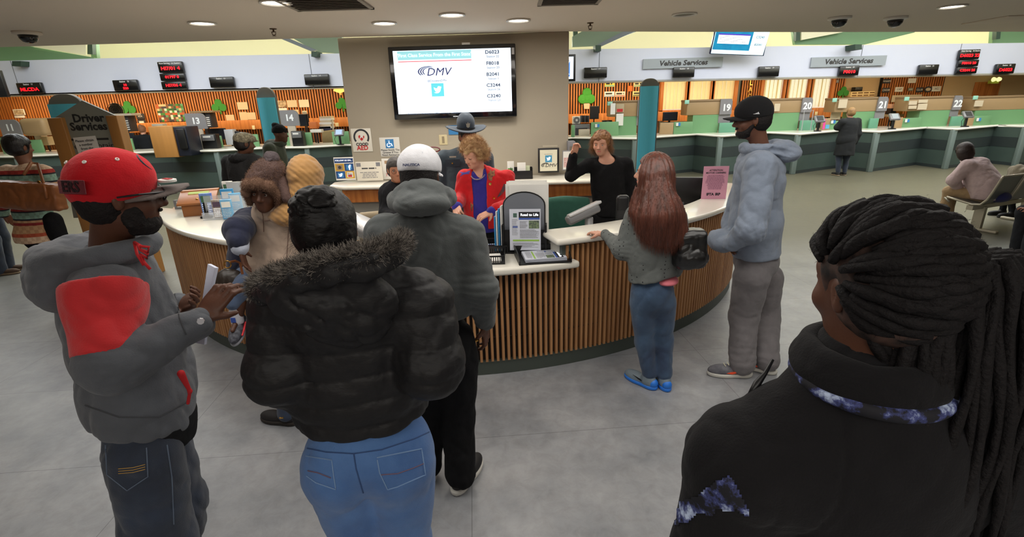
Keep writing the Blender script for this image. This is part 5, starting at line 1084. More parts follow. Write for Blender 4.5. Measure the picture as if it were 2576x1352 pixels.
gear('divider_wing', 'taupe upright panel carrying the pink card', 'divider', 2066, 2088, 298, 333, 13.85, M_BRN, 'board', .05, z0=CTZ); gear('divider_wing', 'taupe upright panel below the black file box', 'divider', 2252, 2270, 296, 328, 13.75, M_BRN, 'board', .05, z0=CTZ); gear('divider_wing', 'taupe upright panel below the tan carton', 'divider', 2432, 2449, 294, 323, 13.8, M_BRN, 'board', .05, z0=CTZ); gear('divider_wing', 'taupe upright panel right of the right blue pylon', 'divider', 1660, 1694, 309, 340, 13.85, M_BRN, 'board', .05, z0=CTZ)
# left clutter
gear('framed_photo', 'small framed group photo above the number 11 plate', 'picture', 33, 62, 275, 290, YW-.1, M_PAPER, 'frame_board', .02, extra=lambda e, w, h: MB().bb((-w*.42, -.003, h*.1), (w*.42, 0, h*.9)).build('photo', M_PH, e))
gear('white_card', 'white card below the small framed group photo', 'card', 36, 62, 291, 297, YW-.06, M_PAPER, 'sheet', .02)
c = W(291, 278, 15.2); e = empty('table_fan', c, 'dark round table fan beside the left shamrock', 'fan'); mb = MB()
for r in (.08, .14, .2, .25): mb.tube([(r*math.cos(a), 0, r*math.sin(a)*.8) for a in np.linspace(0, 2*math.pi, 24)], .008, 5)
for k in range(12): a = k*math.pi/6; mb.tube([(0, -.02, 0), (.25*math.cos(a), 0, .2*math.sin(a))], .005, 4)
mb.build('wire_guard', M_BLK, e); MB().lathe((0, .03, 0), [(.2, 0), (.2, .02)], 20, frame((0, 0, 1), (0, -1, 0))).build('blades', mat('fan_grey', (84, 74, 66), .6), e); MB().tube([(0, .05, 0), (0, .08, -.3), (0, .08, .96-c[2])], .02).build('fan_post', M_BLK, e)
gear('overhead_shelf', 'dark shelf with slanted top right of the services sign', 'shelf', 298, 325, 290, 332, 14.8, mat('shelf_dark', (50, 48, 50), .6), 'case', .3, extra=lambda e, w, h: [MB().bb((-w*.3, -.004, .05+k*h*.13), (w*.45, 0, .05+k*h*.13+.03)).build('file_slot', M_PAPER, e) for k in range(5)])
gear('shelf_board', 'pale slanted board on top of the dark shelf', 'board', 268, 330, 286, 292, 14.7, M_OFFW, 'board', .4)
gear('overhead_shelf', 'dark shelf behind the number 13 plate', 'shelf', 500, 531, 284, 322, 14.8, mat('shelf_dark', (50, 48, 50), .6), 'case', .3, extra=lambda e, w, h: [MB().bb((w*.1, -.004, .05+k*h*.13), (w*.4, 0, .05+k*h*.13+.03)).build('file_slot', M_PAPER, e) for k in range(5)])
gear('shelf_board', 'tan board on top of the shelf behind the number 13 plate', 'board', 476, 535, 279, 284, 14.7, M_BRN, 'board', .4)
gear('wall_badge', 'black badge with white lettering right of the left shamrock', 'plaque', 342, 363, 286, 300, YW-.07, M_INK, 'plate', .02, extra=lambda e, w, h: text('ADA', e, (0, -.001, h*.5), SX, SY, h*.4, M_PAPER)); gear('wall_badge', 'black and white badge under the other badge', 'plaque', 346, 366, 301, 314, YW-.07, M_INK, 'plate', .02, extra=lambda e, w, h: quad(MB(), (0, 0, 0), SX, SY, -w*.3, w*.3, h*.2, h*.7).build('white_field', M_PAPER, e))
gear('cash_box', 'beige ledger boxes above the oak kiosk', 'box', 381, 409, 312, 318, 14.6, M_OFFW)
for k in range(6): gear('paper_pile', 'white papers piled right of the number 14 desk', 'papers', 803+k % 3, 832+k % 2, 293+k*5, 298+k*5, 15.3, M_PAPER if k % 2 else M_OLD, 'sheet_pile', .3, grp='paper piles at station 14', bev=0)
gear('document_box', 'dark blue box under the pile of papers', 'box', 803, 833, 318, 330, 15.3, mat('box_navy', (40, 44, 70), .6))
gear('reading_lamp', 'cream curved lamp beside the pile of papers', 'lamp', 834, 838, 300, 330, 15.35, M_OFFW, 'lamp_stem', .05)
gear('desk_organizer', 'orange desk organizer right of the number 14 plate', 'organizer', 777, 796, 307, 324, 15.0, mat('organizer_orange', (200, 110, 50), .6)); gear('toy_figure', 'little pale animal figure on the black monitor', 'figurine', 759, 771, 279, 288, 15.3, M_OLD, 'figure_body', .08, bev=.03)
gear('desk_caddy', 'white caddy behind the low sage screens at station 14', 'caddy', 780, 808, 326, 334, 14.3, M_PAPER)
gear('outlet_plate', 'almond outlet plate right of the paper pile', 'outlet', 843, 852, 309, 319, YW-.46, mat('almond_plastic', (214, 200, 160), .5), 'plate', .01); gear('outlet_plate', 'almond outlet plate on the oak ledge beside the left blue pylon', 'outlet', 634, 641, 316, 326, YW-.46, mat('almond_plastic', (214, 200, 160), .5), 'plate', .01); gear('outlet_plate', 'almond outlet plate on the oak ledge right of the number 20 plate', 'outlet', 2050, 2057, 281, 290, YW-.46, mat('almond_plastic', (214, 200, 160), .5), 'plate', .01)
gear('filing_box', 'beige filing box left of the patterned cap', 'box', 566, 588, 326, 365, 14.2, mat('carton_grey', (188, 190, 196), .6), 'carton_body'); gear('filing_box', 'cream filing box far left behind the woman with the tan bag', 'box', 86, 104, 338, 352, 14.3, M_OFFW, 'carton_body'); gear('filing_box', 'pale carton right of the filing boxes behind the tan bag', 'box', 104, 120, 344, 366, 14.2, mat('carton_tan', (210, 190, 150), .6), 'carton_body')
c = W(2033, 292, 13.6); e = empty('napkin_holder', c, 'silver wire holder right of the number 20 plate', 'holder'); mb = MB(); mb.tube([(-.12, 0, CTZ-c[2]), (-.12, 0, .14), (.12, 0, .14), (.12, 0, CTZ-c[2])], .012, 6); mb.build('wire_frame', M_SIL, e)
for x, lab in ((W(832, 340, 14.75)[0], 'tan backed staff chair left of the partition'),):
    ch = office_chair((x, 14.9, 0), math.pi, (150, 130, 90), lab, 1.35, .3)

gear('paper_holder', 'cream card on a stand left of the dark coated woman', 'card', 2090, 2115, 280, 301, 14.2, M_OLD, 'sheet', .012, bev=0)
# ================================================================= people: shared anatomy
UZ = V3(0, 0, 1)
def ringfold(o, ax, amp, wl=.035, sp=.07, side=None):
    "creases that bunch around a joint"
    ax = nrm(ax)
    def g(p):
        t = (p-o)@ax; r = np.linalg.norm(p-o, axis=1); w = np.exp(-(r/sp)**2); q = (p*9).astype(np.float32); ph = vnoise(q, 11)*4
        return -amp*w*np.abs(np.sin(t/wl*math.pi+ph))
    return g
def pose(x, y, yaw, h, z0=0, lean=0, feet=.09, w=1.0):
    "upright joints; index 0 = the person's left, 1 = right"
    a = math.radians(yaw); F = V3(math.cos(a), math.sin(a), 0); L = V3(-F[1], F[0], 0); o = V3(x, y, z0)
    def at(f, l, u): return o+F*f+L*l+UZ*u
    J = dict(o=o, F=F, L=L, h=h, s=h/1.75, hF=F, hU=UZ)
    J['hc'] = at(lean+.03, 0, h-.115*J['s']); J['nk'] = at(lean, 0, .835*h); J['ch'] = at(lean*.8, 0, .735*h); J['be'] = at(lean*.4, 0, .62*h); J['pe'] = at(0, 0, .53*h)
    sw = .115*h*w; J['sh'] = [at(lean*.9, q*sw, .805*h) for q in (1, -1)]; J['el'] = [at(lean*.5-.03, q*(sw+.05), .625*h) for q in (1, -1)]; J['wr'] = [at(lean*.4+.03, q*(sw+.06), .485*h) for q in (1, -1)]
    J['hp'] = [at(0, q*.055*h, .50*h) for q in (1, -1)]; J['kn'] = [at(.02, q*(.05*h+feet*.2), .275*h) for q in (1, -1)]; J['an'] = [at(-.02, q*feet, .05*h) for q in (1, -1)]; J['ft'] = [F, F]
    J['hd'] = [nrm(J['wr'][i]-J['el'][i]) for i in (0, 1)]; J['hn'] = [-L, L]
    return J
def head_ops(J, hair=0):
    s = J['s'] if J['h'] > 1.3 else J.get('hs', .9); s = min(s, 1.04); F = J['hF']; R = frame(F, J['hU']); c = J['hc']
    def q(r, f, u): return c+R@(V3(r, f, u)*s)
    E = lambda r, f, u, a, b, e: EL(q(r, f, u), V3(a, b, e)*s, R)
    ops = [('+', E(0, -.012, .03, .076, .094, .086), 0), ('+', E(0, .022, -.03, .062, .070, .084), .035), ('+', RC(q(0, .03, -.075), q(0, .062, -.088), .038*s, .026*s), .03),
           ('+', RC(q(-.035, .062, .028), q(.035, .062, .028), .018*s), .02), ('+', RC(q(0, .086, .012), q(0, .108, -.026), .007*s, .0125*s), .012), ('+', RC(q(-.013, .094, -.032), q(.013, .094, -.032), .008*s), .008)]
    for g in (-1, 1):
        ops += [('-', EL(q(g*.031, .098, .006), V3(.017, .016, .011)*s, R), .01), ('+', EL(q(g*.031, .076, .005), V3(.0135, .0135, .0125)*s, R), .003),
                ('+', EL(q(g*.043, .058, -.03), V3(.02, .02, .02)*s, R), .02), ('+', EL(q(g*.077, -.008, -.004), V3(.009, .017, .031)*s, R@rotz(g*.35)), .006), ('-', EL(q(g*.086, -.002, -.002), V3(.006, .009, .017)*s, R), .004)]
    ops += [('+', RC(q(-.018, .083, -.054), q(.018, .083, -.054), .0075*s), .007), ('+', RC(q(-.015, .081, -.066), q(.015, .081, -.066), .008*s), .007), ('-', RC(q(-.02, .095, -.0605), q(.02, .095, -.0605), .0035*s), .003)]
    ops += [('+', RC(c+R@(V3(0, -.02, -.05)*s), J['nk']-UZ*.01, .052*s, .058*s), .03)]
    return ops
def hand_ops(wr, d, n, s=1, curl=.45, side=1, spread=.1):
    d = nrm(d); n = nrm(n-d*(n@d)); t = np.cross(d, n)*side
    ops = [('+', EL(wr+d*.045*s, V3(.040, .052, .015)*s, np.array([t, d, n]).T), .012), ('+', RC(wr-d*.03, wr+d*.01, .026*s, .024*s), .015)]
    for k, (o, l) in enumerate(((.030, .95), (.010, 1.08), (-.011, 1.0), (-.031, .8))):
        p = wr+d*(.083-.004*abs(k-1))*s+t*o*s; dd = nrm(d+t*o*spread*8); pts = [p-dd*.02*s]; r = [.0105*s]; cu = curl*(.8+.15*k)
        for L_, rr in ((.042, .0095), (.026, .0085), (.020, .007)):
            p = p+dd*L_*l*s; pts.append(p); r.append(rr*s); dd = nrm(dd*math.cos(cu)+n*math.sin(cu))
        ops += chain(pts, r, .004)
    p = wr+d*.025*s+t*.028*s; dd = nrm(d*.65+t*.55+n*.45); ops += chain([p, p+dd*.038*s, p+dd*.038*s+nrm(dd+d*.5+n*.5*curl)*.03*s], [.013*s, .0105*s, .008*s], .008)
    return ops
def body_ops(J, g=0, arms=(.05, .04, .027), legs=(.085, .055, .036), cw=.155, hands=True, curl=(.45, .45), nofeet=False):
    F, L = J['F'], J['L']; s = J['s']; U = nrm(J['nk']-J['pe']); R = np.array([-L, nrm(np.cross(U, -L)), U]).T
    ops = head_ops(J)
    ops += [('+', EL(J['ch'], V3(cw, .10, .19)*s, R), .05), ('+', EL(J['be'], V3(cw*.88, .095, .16)*s, R), .06), ('+', EL(J['pe'], V3(cw*1.0, .10, .12)*s, R), .06), ('+', RC(J['sh'][0], J['sh'][1], .045*s), .05)]
    for i in (0, 1):
        ops += chain([J['sh'][i], J['el'][i], J['wr'][i]], [arms[0]*s, arms[1]*s, arms[2]*s], .02)
        ops += chain([J['hp'][i], J['kn'][i], J['an'][i]], [legs[0]*s, legs[1]*s, legs[2]*s], .03)
        if not nofeet: ops += [('+', RC(J['an'][i]-UZ*.03*s-J['ft'][i]*.03, J['an'][i]+J['ft'][i]*.14*s-UZ*.055*s*min(1, J['an'][i][2]/(.05*J['h'])) if J['an'][i][2] < .3 else J['an'][i]+J['ft'][i]*.14*s, .03*s, .02*s), .02)]
        if hands: ops += hand_ops(J['wr'][i], J['hd'][i], J['hn'][i], s*J.get('hsz', 1), curl[i], 1 if i == 0 else -1)
    return ops
def top_ops(J, cw=.2, cd=.14, bw=None, bd=None, pw=None, pd=None, sl=(.075, .062, .045), hem=None, cuff=.02, f=.012, fr=7, neck=True, seed=1, tilt=None, bell=None):
    s = J['s']; L = J['L']; U = nrm(J['nk']-J['pe']); R = np.array([-L, nrm(np.cross(U, -L)), U]).T
    bw = bw or cw*.97; bd = bd or cd; pw = pw or cw*.97; pd = pd or cd
    ops = [('+', EL(J['ch'], V3(cw, cd, .22)*V3(1, 1, s), R), 0), ('+', EL(J['be'], V3(bw, bd, .22)*V3(1, 1, s), R), .09), ('+', EL(J['pe'], V3(pw, pd, .2)*V3(1, 1, s), R), .09), ('+', RC(J['sh'][0], J['sh'][1], sl[0]*.85), .08)]
    if neck: ops += [('+', RC(J['ch']+UZ*.1, J['nk'], .10*s, .062*s), .05)]
    if hem is not None:
        n = -UZ if tilt is None else nrm(tilt); ops += [('&', HS(hem, n), .012)]
    for i in (0, 1): ops += chain([J['sh'][i], J['el'][i], J['wr'][i]-J['hd'][i]*cuff], list(sl), .03)
    if neck: ops += [('-', RC(J['nk']+UZ*.02, J['nk']+UZ*.12, .05*s, .07*s), .01)]
    ops += [('d', folds(f, fr, (1, 1, .7), seed, .6), 0)]
    return ops
def leg_ops(J, r=(.095, .072, .055), f=.008, fr=9, seed=4, top=None, hw=.15, hd=.115, ank=.02):
    ops = [('+', EL(J['pe'], V3(hw, hd, .15), frame(J['F'])), 0)]
    for i in (0, 1): ops += chain([J['hp'][i], J['kn'][i], J['an'][i]+UZ*ank], list(r), .035)
    if top is not None: ops += [('&', HS(V3(0, 0, top), UZ), .005)]
    return ops+[('d', folds(f, fr, (1, 1, .55), seed, .6), 0)]
def shoe(J, i, mu, ms, parent, og, ln=.28, h=.006, s=1.0, hi=.07, extra=None, zb=None):
    f = nrm(J['ft'][i]*V3(1, 1, 0)) if zb is None else nrm(J['ft'][i]); up = UZ if zb is None else zb; R = frame(f, up); a = J['an'][i]; c = V3(a[0], a[1], 0) if zb is None else a-up*.075*s
    c = c+f*.055*s
    q = lambda r, ff, u: c+R@(V3(r, ff, u)*s)
    up_ = [('+', EL(q(0, .055, .035), V3(.046, .10, .042)*s, R), 0), ('+', EL(q(0, -.065, .045), V3(.038, .055, .055)*s, R), .03), ('+', RC(q(0, -.05, .06), q(0, -.05, hi+.025), .04*s, .042*s), .03), ('-', RC(q(0, -.05, hi+.03), q(0, -.05, hi+.08), .033*s, .036*s), .005), ('&', HS(q(0, 0, .02), -R[:, 2]), .003)]
    u = solid('shoe', up_, mu, parent, h=h*s, origin=og)
    sl = [('+', EL(q(0, .05, .016), V3(.052, .108, .05)*s, R), 0), ('+', EL(q(0, -.065, .016), V3(.044, .066, .05)*s, R), .03), ('&', HS(q(0, 0, .028), R[:, 2]), .003), ('&', HS(q(0, 0, .002), -R[:, 2]), .003)]
    so = solid('sole', sl, ms, None, h=h*s, origin=og); so.parent = u; so.location = (0, 0, 0)
    u.location = (0, 0, 0); return u, q, R
def garment(name, ops, m, root, og, h=.009, **k):
    o = solid(name, ops, m, root, h=h, origin=og, **k); o.location = (0, 0, 0); return o
def person(J, mskin, label, h=.008, name='person', **k):
    og = V3(J['o'][0], J['o'][1], J['o'][2])
    o = solid(name, body_ops(J, **k), mskin, None, h=h, origin=og); tag(o, label, 'person'); J['og'] = og; J['root'] = o; return o
def eyes(J, iris=(60, 40, 25), half=0):
    s = min(J['s'] if J['h'] > 1.3 else J.get('hs', .9), 1.04); R = frame(J['hF'], J['hU']); c = J['hc']-J['og']
    for g in (-1, 1):
        mb = MB(); o = c+R@(V3(g*.031, .0805, .004)*s); Rz = np.array([R[:, 0], R[:, 2], R[:, 1]]).T
        mb.m = 0; mb.lathe(o, [(.0105*s, 0), (.0095*s, .004*s), (.0065*s, .0066*s), (.003*s, .0078*s)], 12, Rz); mb.m = 1; mb.lathe(o+R[:, 1]*.0068*s, [(.0055*s, 0), (.004*s, .0014*s)], 12, Rz)
        mb.build('eye', [mat('eye_white', (170, 160, 152), .3), mat('iris_%d' % iris[0], iris, .2)], J['root'], smooth=True)
        mb = MB(); pts = [c+R@(V3(g*.031+x*.019, .094-abs(x)*.008, .022-abs(x)*.004)*s) for x in (-1, -.5, 0, .5, 1)]; mb.tube(pts, [.0012, .0026, .003, .0026, .0012], 5); mb.build('eyebrow', J['mhair'], J['root'])
def hair_ops(J, t=.012, back=-.06, front=.05, low=-.03, extra=None, nz=.004, fr=40):
    "scalp hair: thickened skull minus the face"
    s = min(J['s'] if J['h'] > 1.3 else J.get('hs', .9), 1.04); R = frame(J['hF'], J['hU']); c = J['hc']
    q = lambda r, f, u: c+R@(V3(r, f, u)*s)
    ops = [('+', EL(q(0, -.015, .032), V3(.079+t, .097+t, .088+t)*s, R), 0), ('+', EL(q(0, -.035, -.02), V3(.072+t, .07+t, .07)*s, R), .03)]
    if extra: ops += extra(q, R, s)
    ops += [('-', EL(q(g*.088, .004, -.012), V3(.022, .026, .040)*s, R), .008) for g in (-1, 1)]
    ops += [('-', BX(q(0, .14, -.06), V3(.12, .095, .105)*s, .03*s, R), .015), ('&', HS(q(0, 0, low-.06), -R[:, 2]), .01), ('d', folds(nz, fr, (1, 1, 1), 3, .5), 0)]
    return ops
def brim_prim(c, R, a, b, t, curve, y0=0):
    def f(p):
        q = (p-c)@R; e = np.hypot(q[:, 0]/a, np.maximum(q[:, 1]-y0, 0)/b)-1; z = q[:, 2]+curve*q[:, 0]**2
        return np.maximum(np.maximum(e*min(a, b), np.abs(z)-t), -q[:, 1]+y0-.05)
    m = max(a, b)+.06; return P(f, c-m, c+m)
def cap(J, mc, mb_, curve=2.0, big=1.0, brimlen=.085, tip=.0, root=None, hgt=.0, shift=0.0, bw=.082, hb=.004, dn=0):
    s = min(J['s'], 1.04)*big; R = frame(J['hF'], J['hU']); c = J['hc']
    if tip: ca, sa = math.cos(tip), math.sin(tip); R = R@np.array([[1, 0, 0], [0, ca, -sa], [0, sa, ca]])
    q = lambda r, f, u: c+R@(V3(r, f, u)*s)
    e = garment('cap', [('+', EL(q(0, -.012, .035), V3(.088, .108, .098+hgt)*s, R), 0), ('+', EL(q(0, -.0, .055), V3(.082, .10, .07+hgt)*s, R), .03), ('&', HS(q(0, 0, .012+dn), -R[:, 2]+R[:, 1]*.0), .004), ('d', folds(.0022, 18, (1, 1, 1), 5, .4), 0)], mc, J['root'], J['og'], h=.005)
    b = garment('brim', [('+', brim_prim(q(0, .055, .026+dn), R, bw*s, brimlen+.04, hb, curve), 0)], mb_, e, J['og'], h=.004, smooth=1)
    og = J['og']; MB().lathe(q(0, -.012, .132+hgt)-og, [(.01, -.006), (.009, .002), (.003, .005)], 14, R).build('button', mb_ if mb_ is not mc else mc, e)
    return e, b, q, R
M_DEN = lambda k, c, c2: mat(k, c, .85, bump=.4, bscale=300, rgb2=c2, vscale=5, sheen=.15, bump2=.3, b2scale=9)
SK_DARK = skin('skin_deep', (92, 58, 42)); SK_BRN = skin('skin_brown', (128, 84, 62)); SK_FAIR = skin('skin_fair', (214, 158, 132)); SK_TAN = skin('skin_tan', (188, 130, 100)); SK_MED = skin('skin_medium', (150, 100, 76))
H_BLK = mat('hair_black', (22, 18, 18), .45, bump=.8, bscale=90, bstretch=(1, 1, .25), spec=.5); H_CURL = mat('hair_black_curly', (24, 20, 20), .7, bump=1, bscale=160, spec=.3)
M_WSOLE = mat('sole_white', (206, 204, 196), .6); M_BSH = mat('shoe_black', (26, 25, 26), .6)

# ================================================================= A: man in the red cap
W0 = W

def man_red_cap():
    W = lambda px, py, y: W0(px, py, y*.92)
    F = nrm(V3(.86, .50, 0)); L = V3(-F[1], F[0], 0)
    J = pose(0, 0, 0, 1.80); J['F'] = F; J['L'] = L; J['s'] = 1.0
    J['hc'] = W(300, 492, 1.60); J['hF'] = nrm(V3(.76, .64, -.10)); J['hU'] = nrm(UZ+F*.12)
    J['nk'] = W(280, 615, 1.63); J['ch'] = W(292, 775, 1.70); J['be'] = W(338, 905, 1.70); J['pe'] = W(360, 1020, 1.66)
    st = W(290, 690, 1.66); J['sh'] = [st+L*.17, st-L*.17]
    J['el'] = [W(395, 850, 1.98), W(285, 915, 1.40)]; J['wr'] = [W(450, 770, 1.90), W(505, 805, 1.56)]
    hip = W(365, 1085, 1.66); gx, gy = hip[0], hip[1]
    J['o'] = V3(gx-.05, gy, 0); J['hp'] = [hip+L*.10-UZ*.02, hip-L*.10-UZ*.02]; J['kn'] = [hip+L*.12+F*.0-UZ*.43, hip-L*.12-F*.03-UZ*.43]; J['an'] = [V3(gx, gy, .09)+L*.14-F*.08, V3(gx, gy, .09)-L*.14-F*.12]; J['ft'] = [F, nrm(F-L*.25)]
    J['hd'] = [nrm(W(510, 745, 1.84)-J['wr'][0]), nrm(W(562, 735, 1.62)-J['wr'][1])]; J['hn'] = [nrm(V3(-.2, -.6, .7)), nrm(V3(-.35, .25, -.9))]
    r = person(J, SK_DARK, 'man in red cap and grey hoodie with red upper sleeve holding papers', h=.005, curl=(.8, .95)); og = J['og']; J['mhair'] = H_CURL
    g1 = cloth('hoodie_charcoal', (86, 89, 95), b2=.35)
    ops = top_ops(J, .19, .155, .19, .165, .185, .16, sl=(.088, .078, .053), hem=V3(0, 0, .93), cuff=.015, f=.014, fr=8, seed=2, tilt=V3(-.35, 0, -1)*1.0+F*0)
    hem_o = W(352, 1050, 1.66); ops = [o if not (o[0] == '&') else ('&', HS(hem_o, nrm(-UZ-F*.32)), .03) for o in ops]
    B = -F
    nk = J['nk']; Rr = frame(F, nrm(UZ+F*.35))
    hood = [('+', TO(nk+B*.035-UZ*.01, Rr, .125, .135, .036), .03), ('+', EL(nk+B*.13-UZ*.085, V3(.145, .095, .10), Rr), .04), ('+', EL(nk+B*.10-UZ*.035, V3(.14, .085, .075), Rr), .03), ('-', EL(nk+B*.03+UZ*.07, V3(.085, .10, .085), Rr), .02), ('-', RC(nk+B*.13+UZ*.06-L*.05, nk+B*.16+UZ*.05+L*.08, .022), .02), ('-', RC(nk+B*.10+UZ*.0-L*.15, nk+B*.24-UZ*.03-L*.13, .012), .02)]
    ops.append(('d', ringfold(J['el'][1], J['el'][1]-J['sh'][1], .012), 0))
    o = garment('hoodie', ops, g1, r, og, h=.007)
    garment('hood', hood+[('d', folds(.010, 11, (1, 1, 1.3), 7, .6), 0)], g1, o, og, h=.006)
    # red panel on the upper sleeve, a shell just outside the hoodie
    sh, el = J['sh'][1], J['el'][1]; ax = nrm(el-sh)
    top_h = garment('sleeve_panel', [('+', RC(sh, el, .088+.006, .078+.006), 0), ('+', RC(J['sh'][0], J['sh'][1], .084), .08), ('+', EL(J['ch'], V3(.194, .159, .226), np.array([-L, F, UZ]).T), .04), ('d', folds(.014, 8, (1, 1, .7), 2, .6), 0), ('d', ringfold(el, ax, .012), 0), ('&', HS(sh+ax*.0+UZ*.01, -ax+(-L)*-.15), .004), ('&', HS(el-ax*.03, ax), .004), ('&', HS(sh-L*-.02, nrm(L+F*.0)), .004), ('&', HS(W(160, 745, 1.5), nrm(V3(-.85, -.3, -.15))), .004)],
                    mat('red_fleece', (200, 26, 32), .85, bump=.35, bscale=220, var=.12, sheen=.2, bump2=.25, b2scale=10), o, og, h=.006)
    for i in (0, 1):
        w = J['wr'][i]; d = nrm(w-J['el'][i]); garment('cuff', [('+', RC(w-d*.055, w-d*.0, .046, .040), 0), ('d', folds(.003, 30, (1, 1, .2), 3, .5), 0)], g1, o, og, h=.006)
    garment('pocket_trim', [('+', RC(W(455, 940, 1.57), W(478, 985, 1.6), .012, .006), 0), ('+', RC(W(478, 985, 1.6), W(473, 1015, 1.62), .006), .01)], mat('red_trim', (190, 28, 34), .8), o, og, h=.004)
    mb = MB(); mrd = mat('red_cord', (196, 30, 36), .7)
    for pts in ([(338, 610, 1.52), (355, 620, 1.50), (375, 622, 1.50), (372, 635, 1.50), (352, 628, 1.5), (348, 615, 1.5)], [(352, 628, 1.5), (372, 640, 1.5), (370, 650, 1.5), (355, 640, 1.5), (362, 660, 1.5), (378, 678, 1.5)], [(338, 612, 1.52), (345, 640, 1.5), (362, 668, 1.5)]):
        mb.tube([W(*p)-og for p in pts], .0045, 6)
    mb.build('drawstring', mrd, o, smooth=True)
    hit = caster(o, og); sg = mat('seam_charcoal', (60, 62, 66), .8)
    seam(o, og, [(440, 740), (452, 800), (470, 850)], .002, sg, hit=hit); seam(o, og, [(215, 1020), (300, 1050), (400, 1050), (490, 1000)], .0025, sg, hit=hit)
    # black undershirt and jeans
    garment('undershirt', [('+', EL(J['pe']+F*.01-UZ*.05, V3(.165, .145, .20), np.array([-L, F, UZ]).T), 0), ('&', HS(W(380, 1110, 1.62), nrm(-UZ-F*.32)), .01), ('d', folds(.006, 14, (1, 1, 1), 3), 0)], cloth('black_jersey', (24, 24, 26)), r, og, h=.008)
    jn = garment('jeans', leg_ops(J, (.122, .112, .108), f=.014, hw=.175, hd=.14, seed=8), M_DEN('denim_dark', (42, 54, 74), (24, 32, 46)), r, og, h=.009)
    hit = caster(jn, og); th = mat('thread_denim', (92, 104, 122), .8)
    seam(jn, og, [(266, 1120), (270, 1195), (320, 1235), (372, 1200), (368, 1115)], .002, th, hit=hit); seam(jn, og, [(420, 1120), (432, 1200), (438, 1340)], .002, th, hit=hit)
    for k in (0, 6, 12): seam(jn, og, [(298, 1180+k), (335, 1177+k), (370, 1168+k)], .0012, mat('thread_gold', (180, 140, 70), .8), 'pocket_stitch', hit)
    for i in (0, 1): shoe(J, i, M_BSH, M_WSOLE, r, og)
    # beard and hair
    s = 1.03; R = frame(J['hF'], J['hU']); q = lambda a, b, c: J['hc']+R@(V3(a, b, c)*s)
    garment('hair', hair_ops(J, .001, low=-.03, nz=.004, fr=60), H_CURL, r, og, h=.005)
    garment('beard', [('+', EL(q(0, .038, -.082), V3(.055, .058, .040)*s, R), 0), ('+', EL(q(-.055, .02, -.05), V3(.014, .03, .04)*s, R), .02), ('+', EL(q(.055, .02, -.05), V3(.014, .03, .04)*s, R), .02), ('+', RC(q(-.02, .09, -.045), q(.02, .09, -.045), .007), .01), ('-', EL(q(0, .10, -.06), V3(.022, .03, .010)*s, R), .005), ('d', folds(.005, 70, (1, 1, 1), 3, .5), 0)], H_CURL, r, og, h=.004)
    gl = MB()
    for g in (-1, 1):
        gl.tube([q(g*.033+.024*math.cos(t), .108-.006*abs(math.sin(t)), .006+.018*math.sin(t))-og for t in np.linspace(0, 2*math.pi, 18)], .0025, 5); gl.tube([q(g*.057, .105, .014)-og, q(g*.082, .04, .012)-og, q(g*.084, -.01, .006)-og], .003, 5)
    gl.tube([q(-.009, .11, .01)-og, q(.009, .11, .01)-og], .0025, 5); gl.build('glasses', M_BLK, r)
    # cap
    red = cloth('cap_red', (200, 20, 32), b2=.08, sheen=.1); gr = cloth('cap_grey', (98, 88, 84), b2=.05, sheen=.1)
    c_, b_, qq, R2 = cap(J, red, gr, curve=2.4, big=1.0, brimlen=.088, tip=.12, hgt=.004, dn=-.018, bw=.088, hb=.004)
    for a, u in ((.55, .095), (1.15, .092), (-.2, .1), (2.2, .09)):
        p = qq(.080*math.sin(a), .1*math.cos(a)-.012-.0, u); 
    def onc(az, el_):  # point and outward normal on the crown
        d = V3(math.cos(el_)*math.sin(az), math.cos(el_)*math.cos(az), math.sin(el_)); p = qq(.0895*d[0], -.012+.110*d[1], .035+.112*d[2]); return p, nrm(p-qq(0, -.012, .03))
    for az, el_ in ((1.2, .72), (2.1, .72), (2.9, .72)):
        p, n = onc(az, el_); MB().lathe(p+n*.001-og, [(.0058, 0), (.005, .0025), (.0025, .0025), (.002, -.002)], 14, frame(nrm(np.cross(n, UZ)), n)).build('eyelet', M_PAPER, c_)
    p, n = onc(2.45, .10); xa = nrm(np.cross(UZ, n)); ya = nrm(np.cross(n, xa)); mb = MB(); quad(mb, p+n*.000-og, xa, ya, -.050, .050, -.019, .019, .003); mb.build('back_patch', cloth('patch_maroon', (110, 30, 40), b2=0), c_, bevel=.003)
    text('ERS', c_, p+n*.0035-og, xa, ya, .042, mat('patch_black', (44, 18, 24), .7), name='patch_letters', thick=.001)
    p, n = onc(.25, .50); xa = nrm(np.cross(UZ, n)); ya = nrm(np.cross(n, xa)); MB().lathe(p-n*.001-og, [(.030, 0), (.028, .004), (.010, .005)], 20, frame(ya, n)).build('front_badge', mat('badge_navy', (44, 34, 50), .6), c_)
    p = qq(.030, .125, .031); xa = nrm(-R2[:, 1]*.4+R2[:, 0]*-.9)*-1; ya = nrm(np.cross(R2[:, 2], xa)); MB().lathe(p-og, [(.026, -.003), (.026, .0035)], 24, frame(ya, R2[:, 2])@np.diag([1.25, .8, 1])).build('brim_sticker', M_PAPER, b_)
    text('FIRE', b_, p+R2[:, 2]*.004-og, xa, ya, .018, M_RED, thick=.0008)
    # wrist watch
    w = J['wr'][1]-J['hd'][1]*.008; gm = W(505, 808, 1.50); MB().lathe(gm-og, [(.011, 0), (.010, .006)], 8, frame(UZ, nrm(V3(.4, -.9, .1)))).build('watch_face', mat('watch_silver', (220, 220, 225), .2, .6), r)
    # folded papers
    pe = empty('folded_papers', W(525, 760, 1.74), 'folded white papers held upright by the man in the red cap', 'papers'); po = np.array(pe.location)
    a_, b_2, c_2, d_2 = W(522, 664, 1.77), W(541, 674, 1.73), W(522, 760, 1.72), W(508, 758, 1.76)
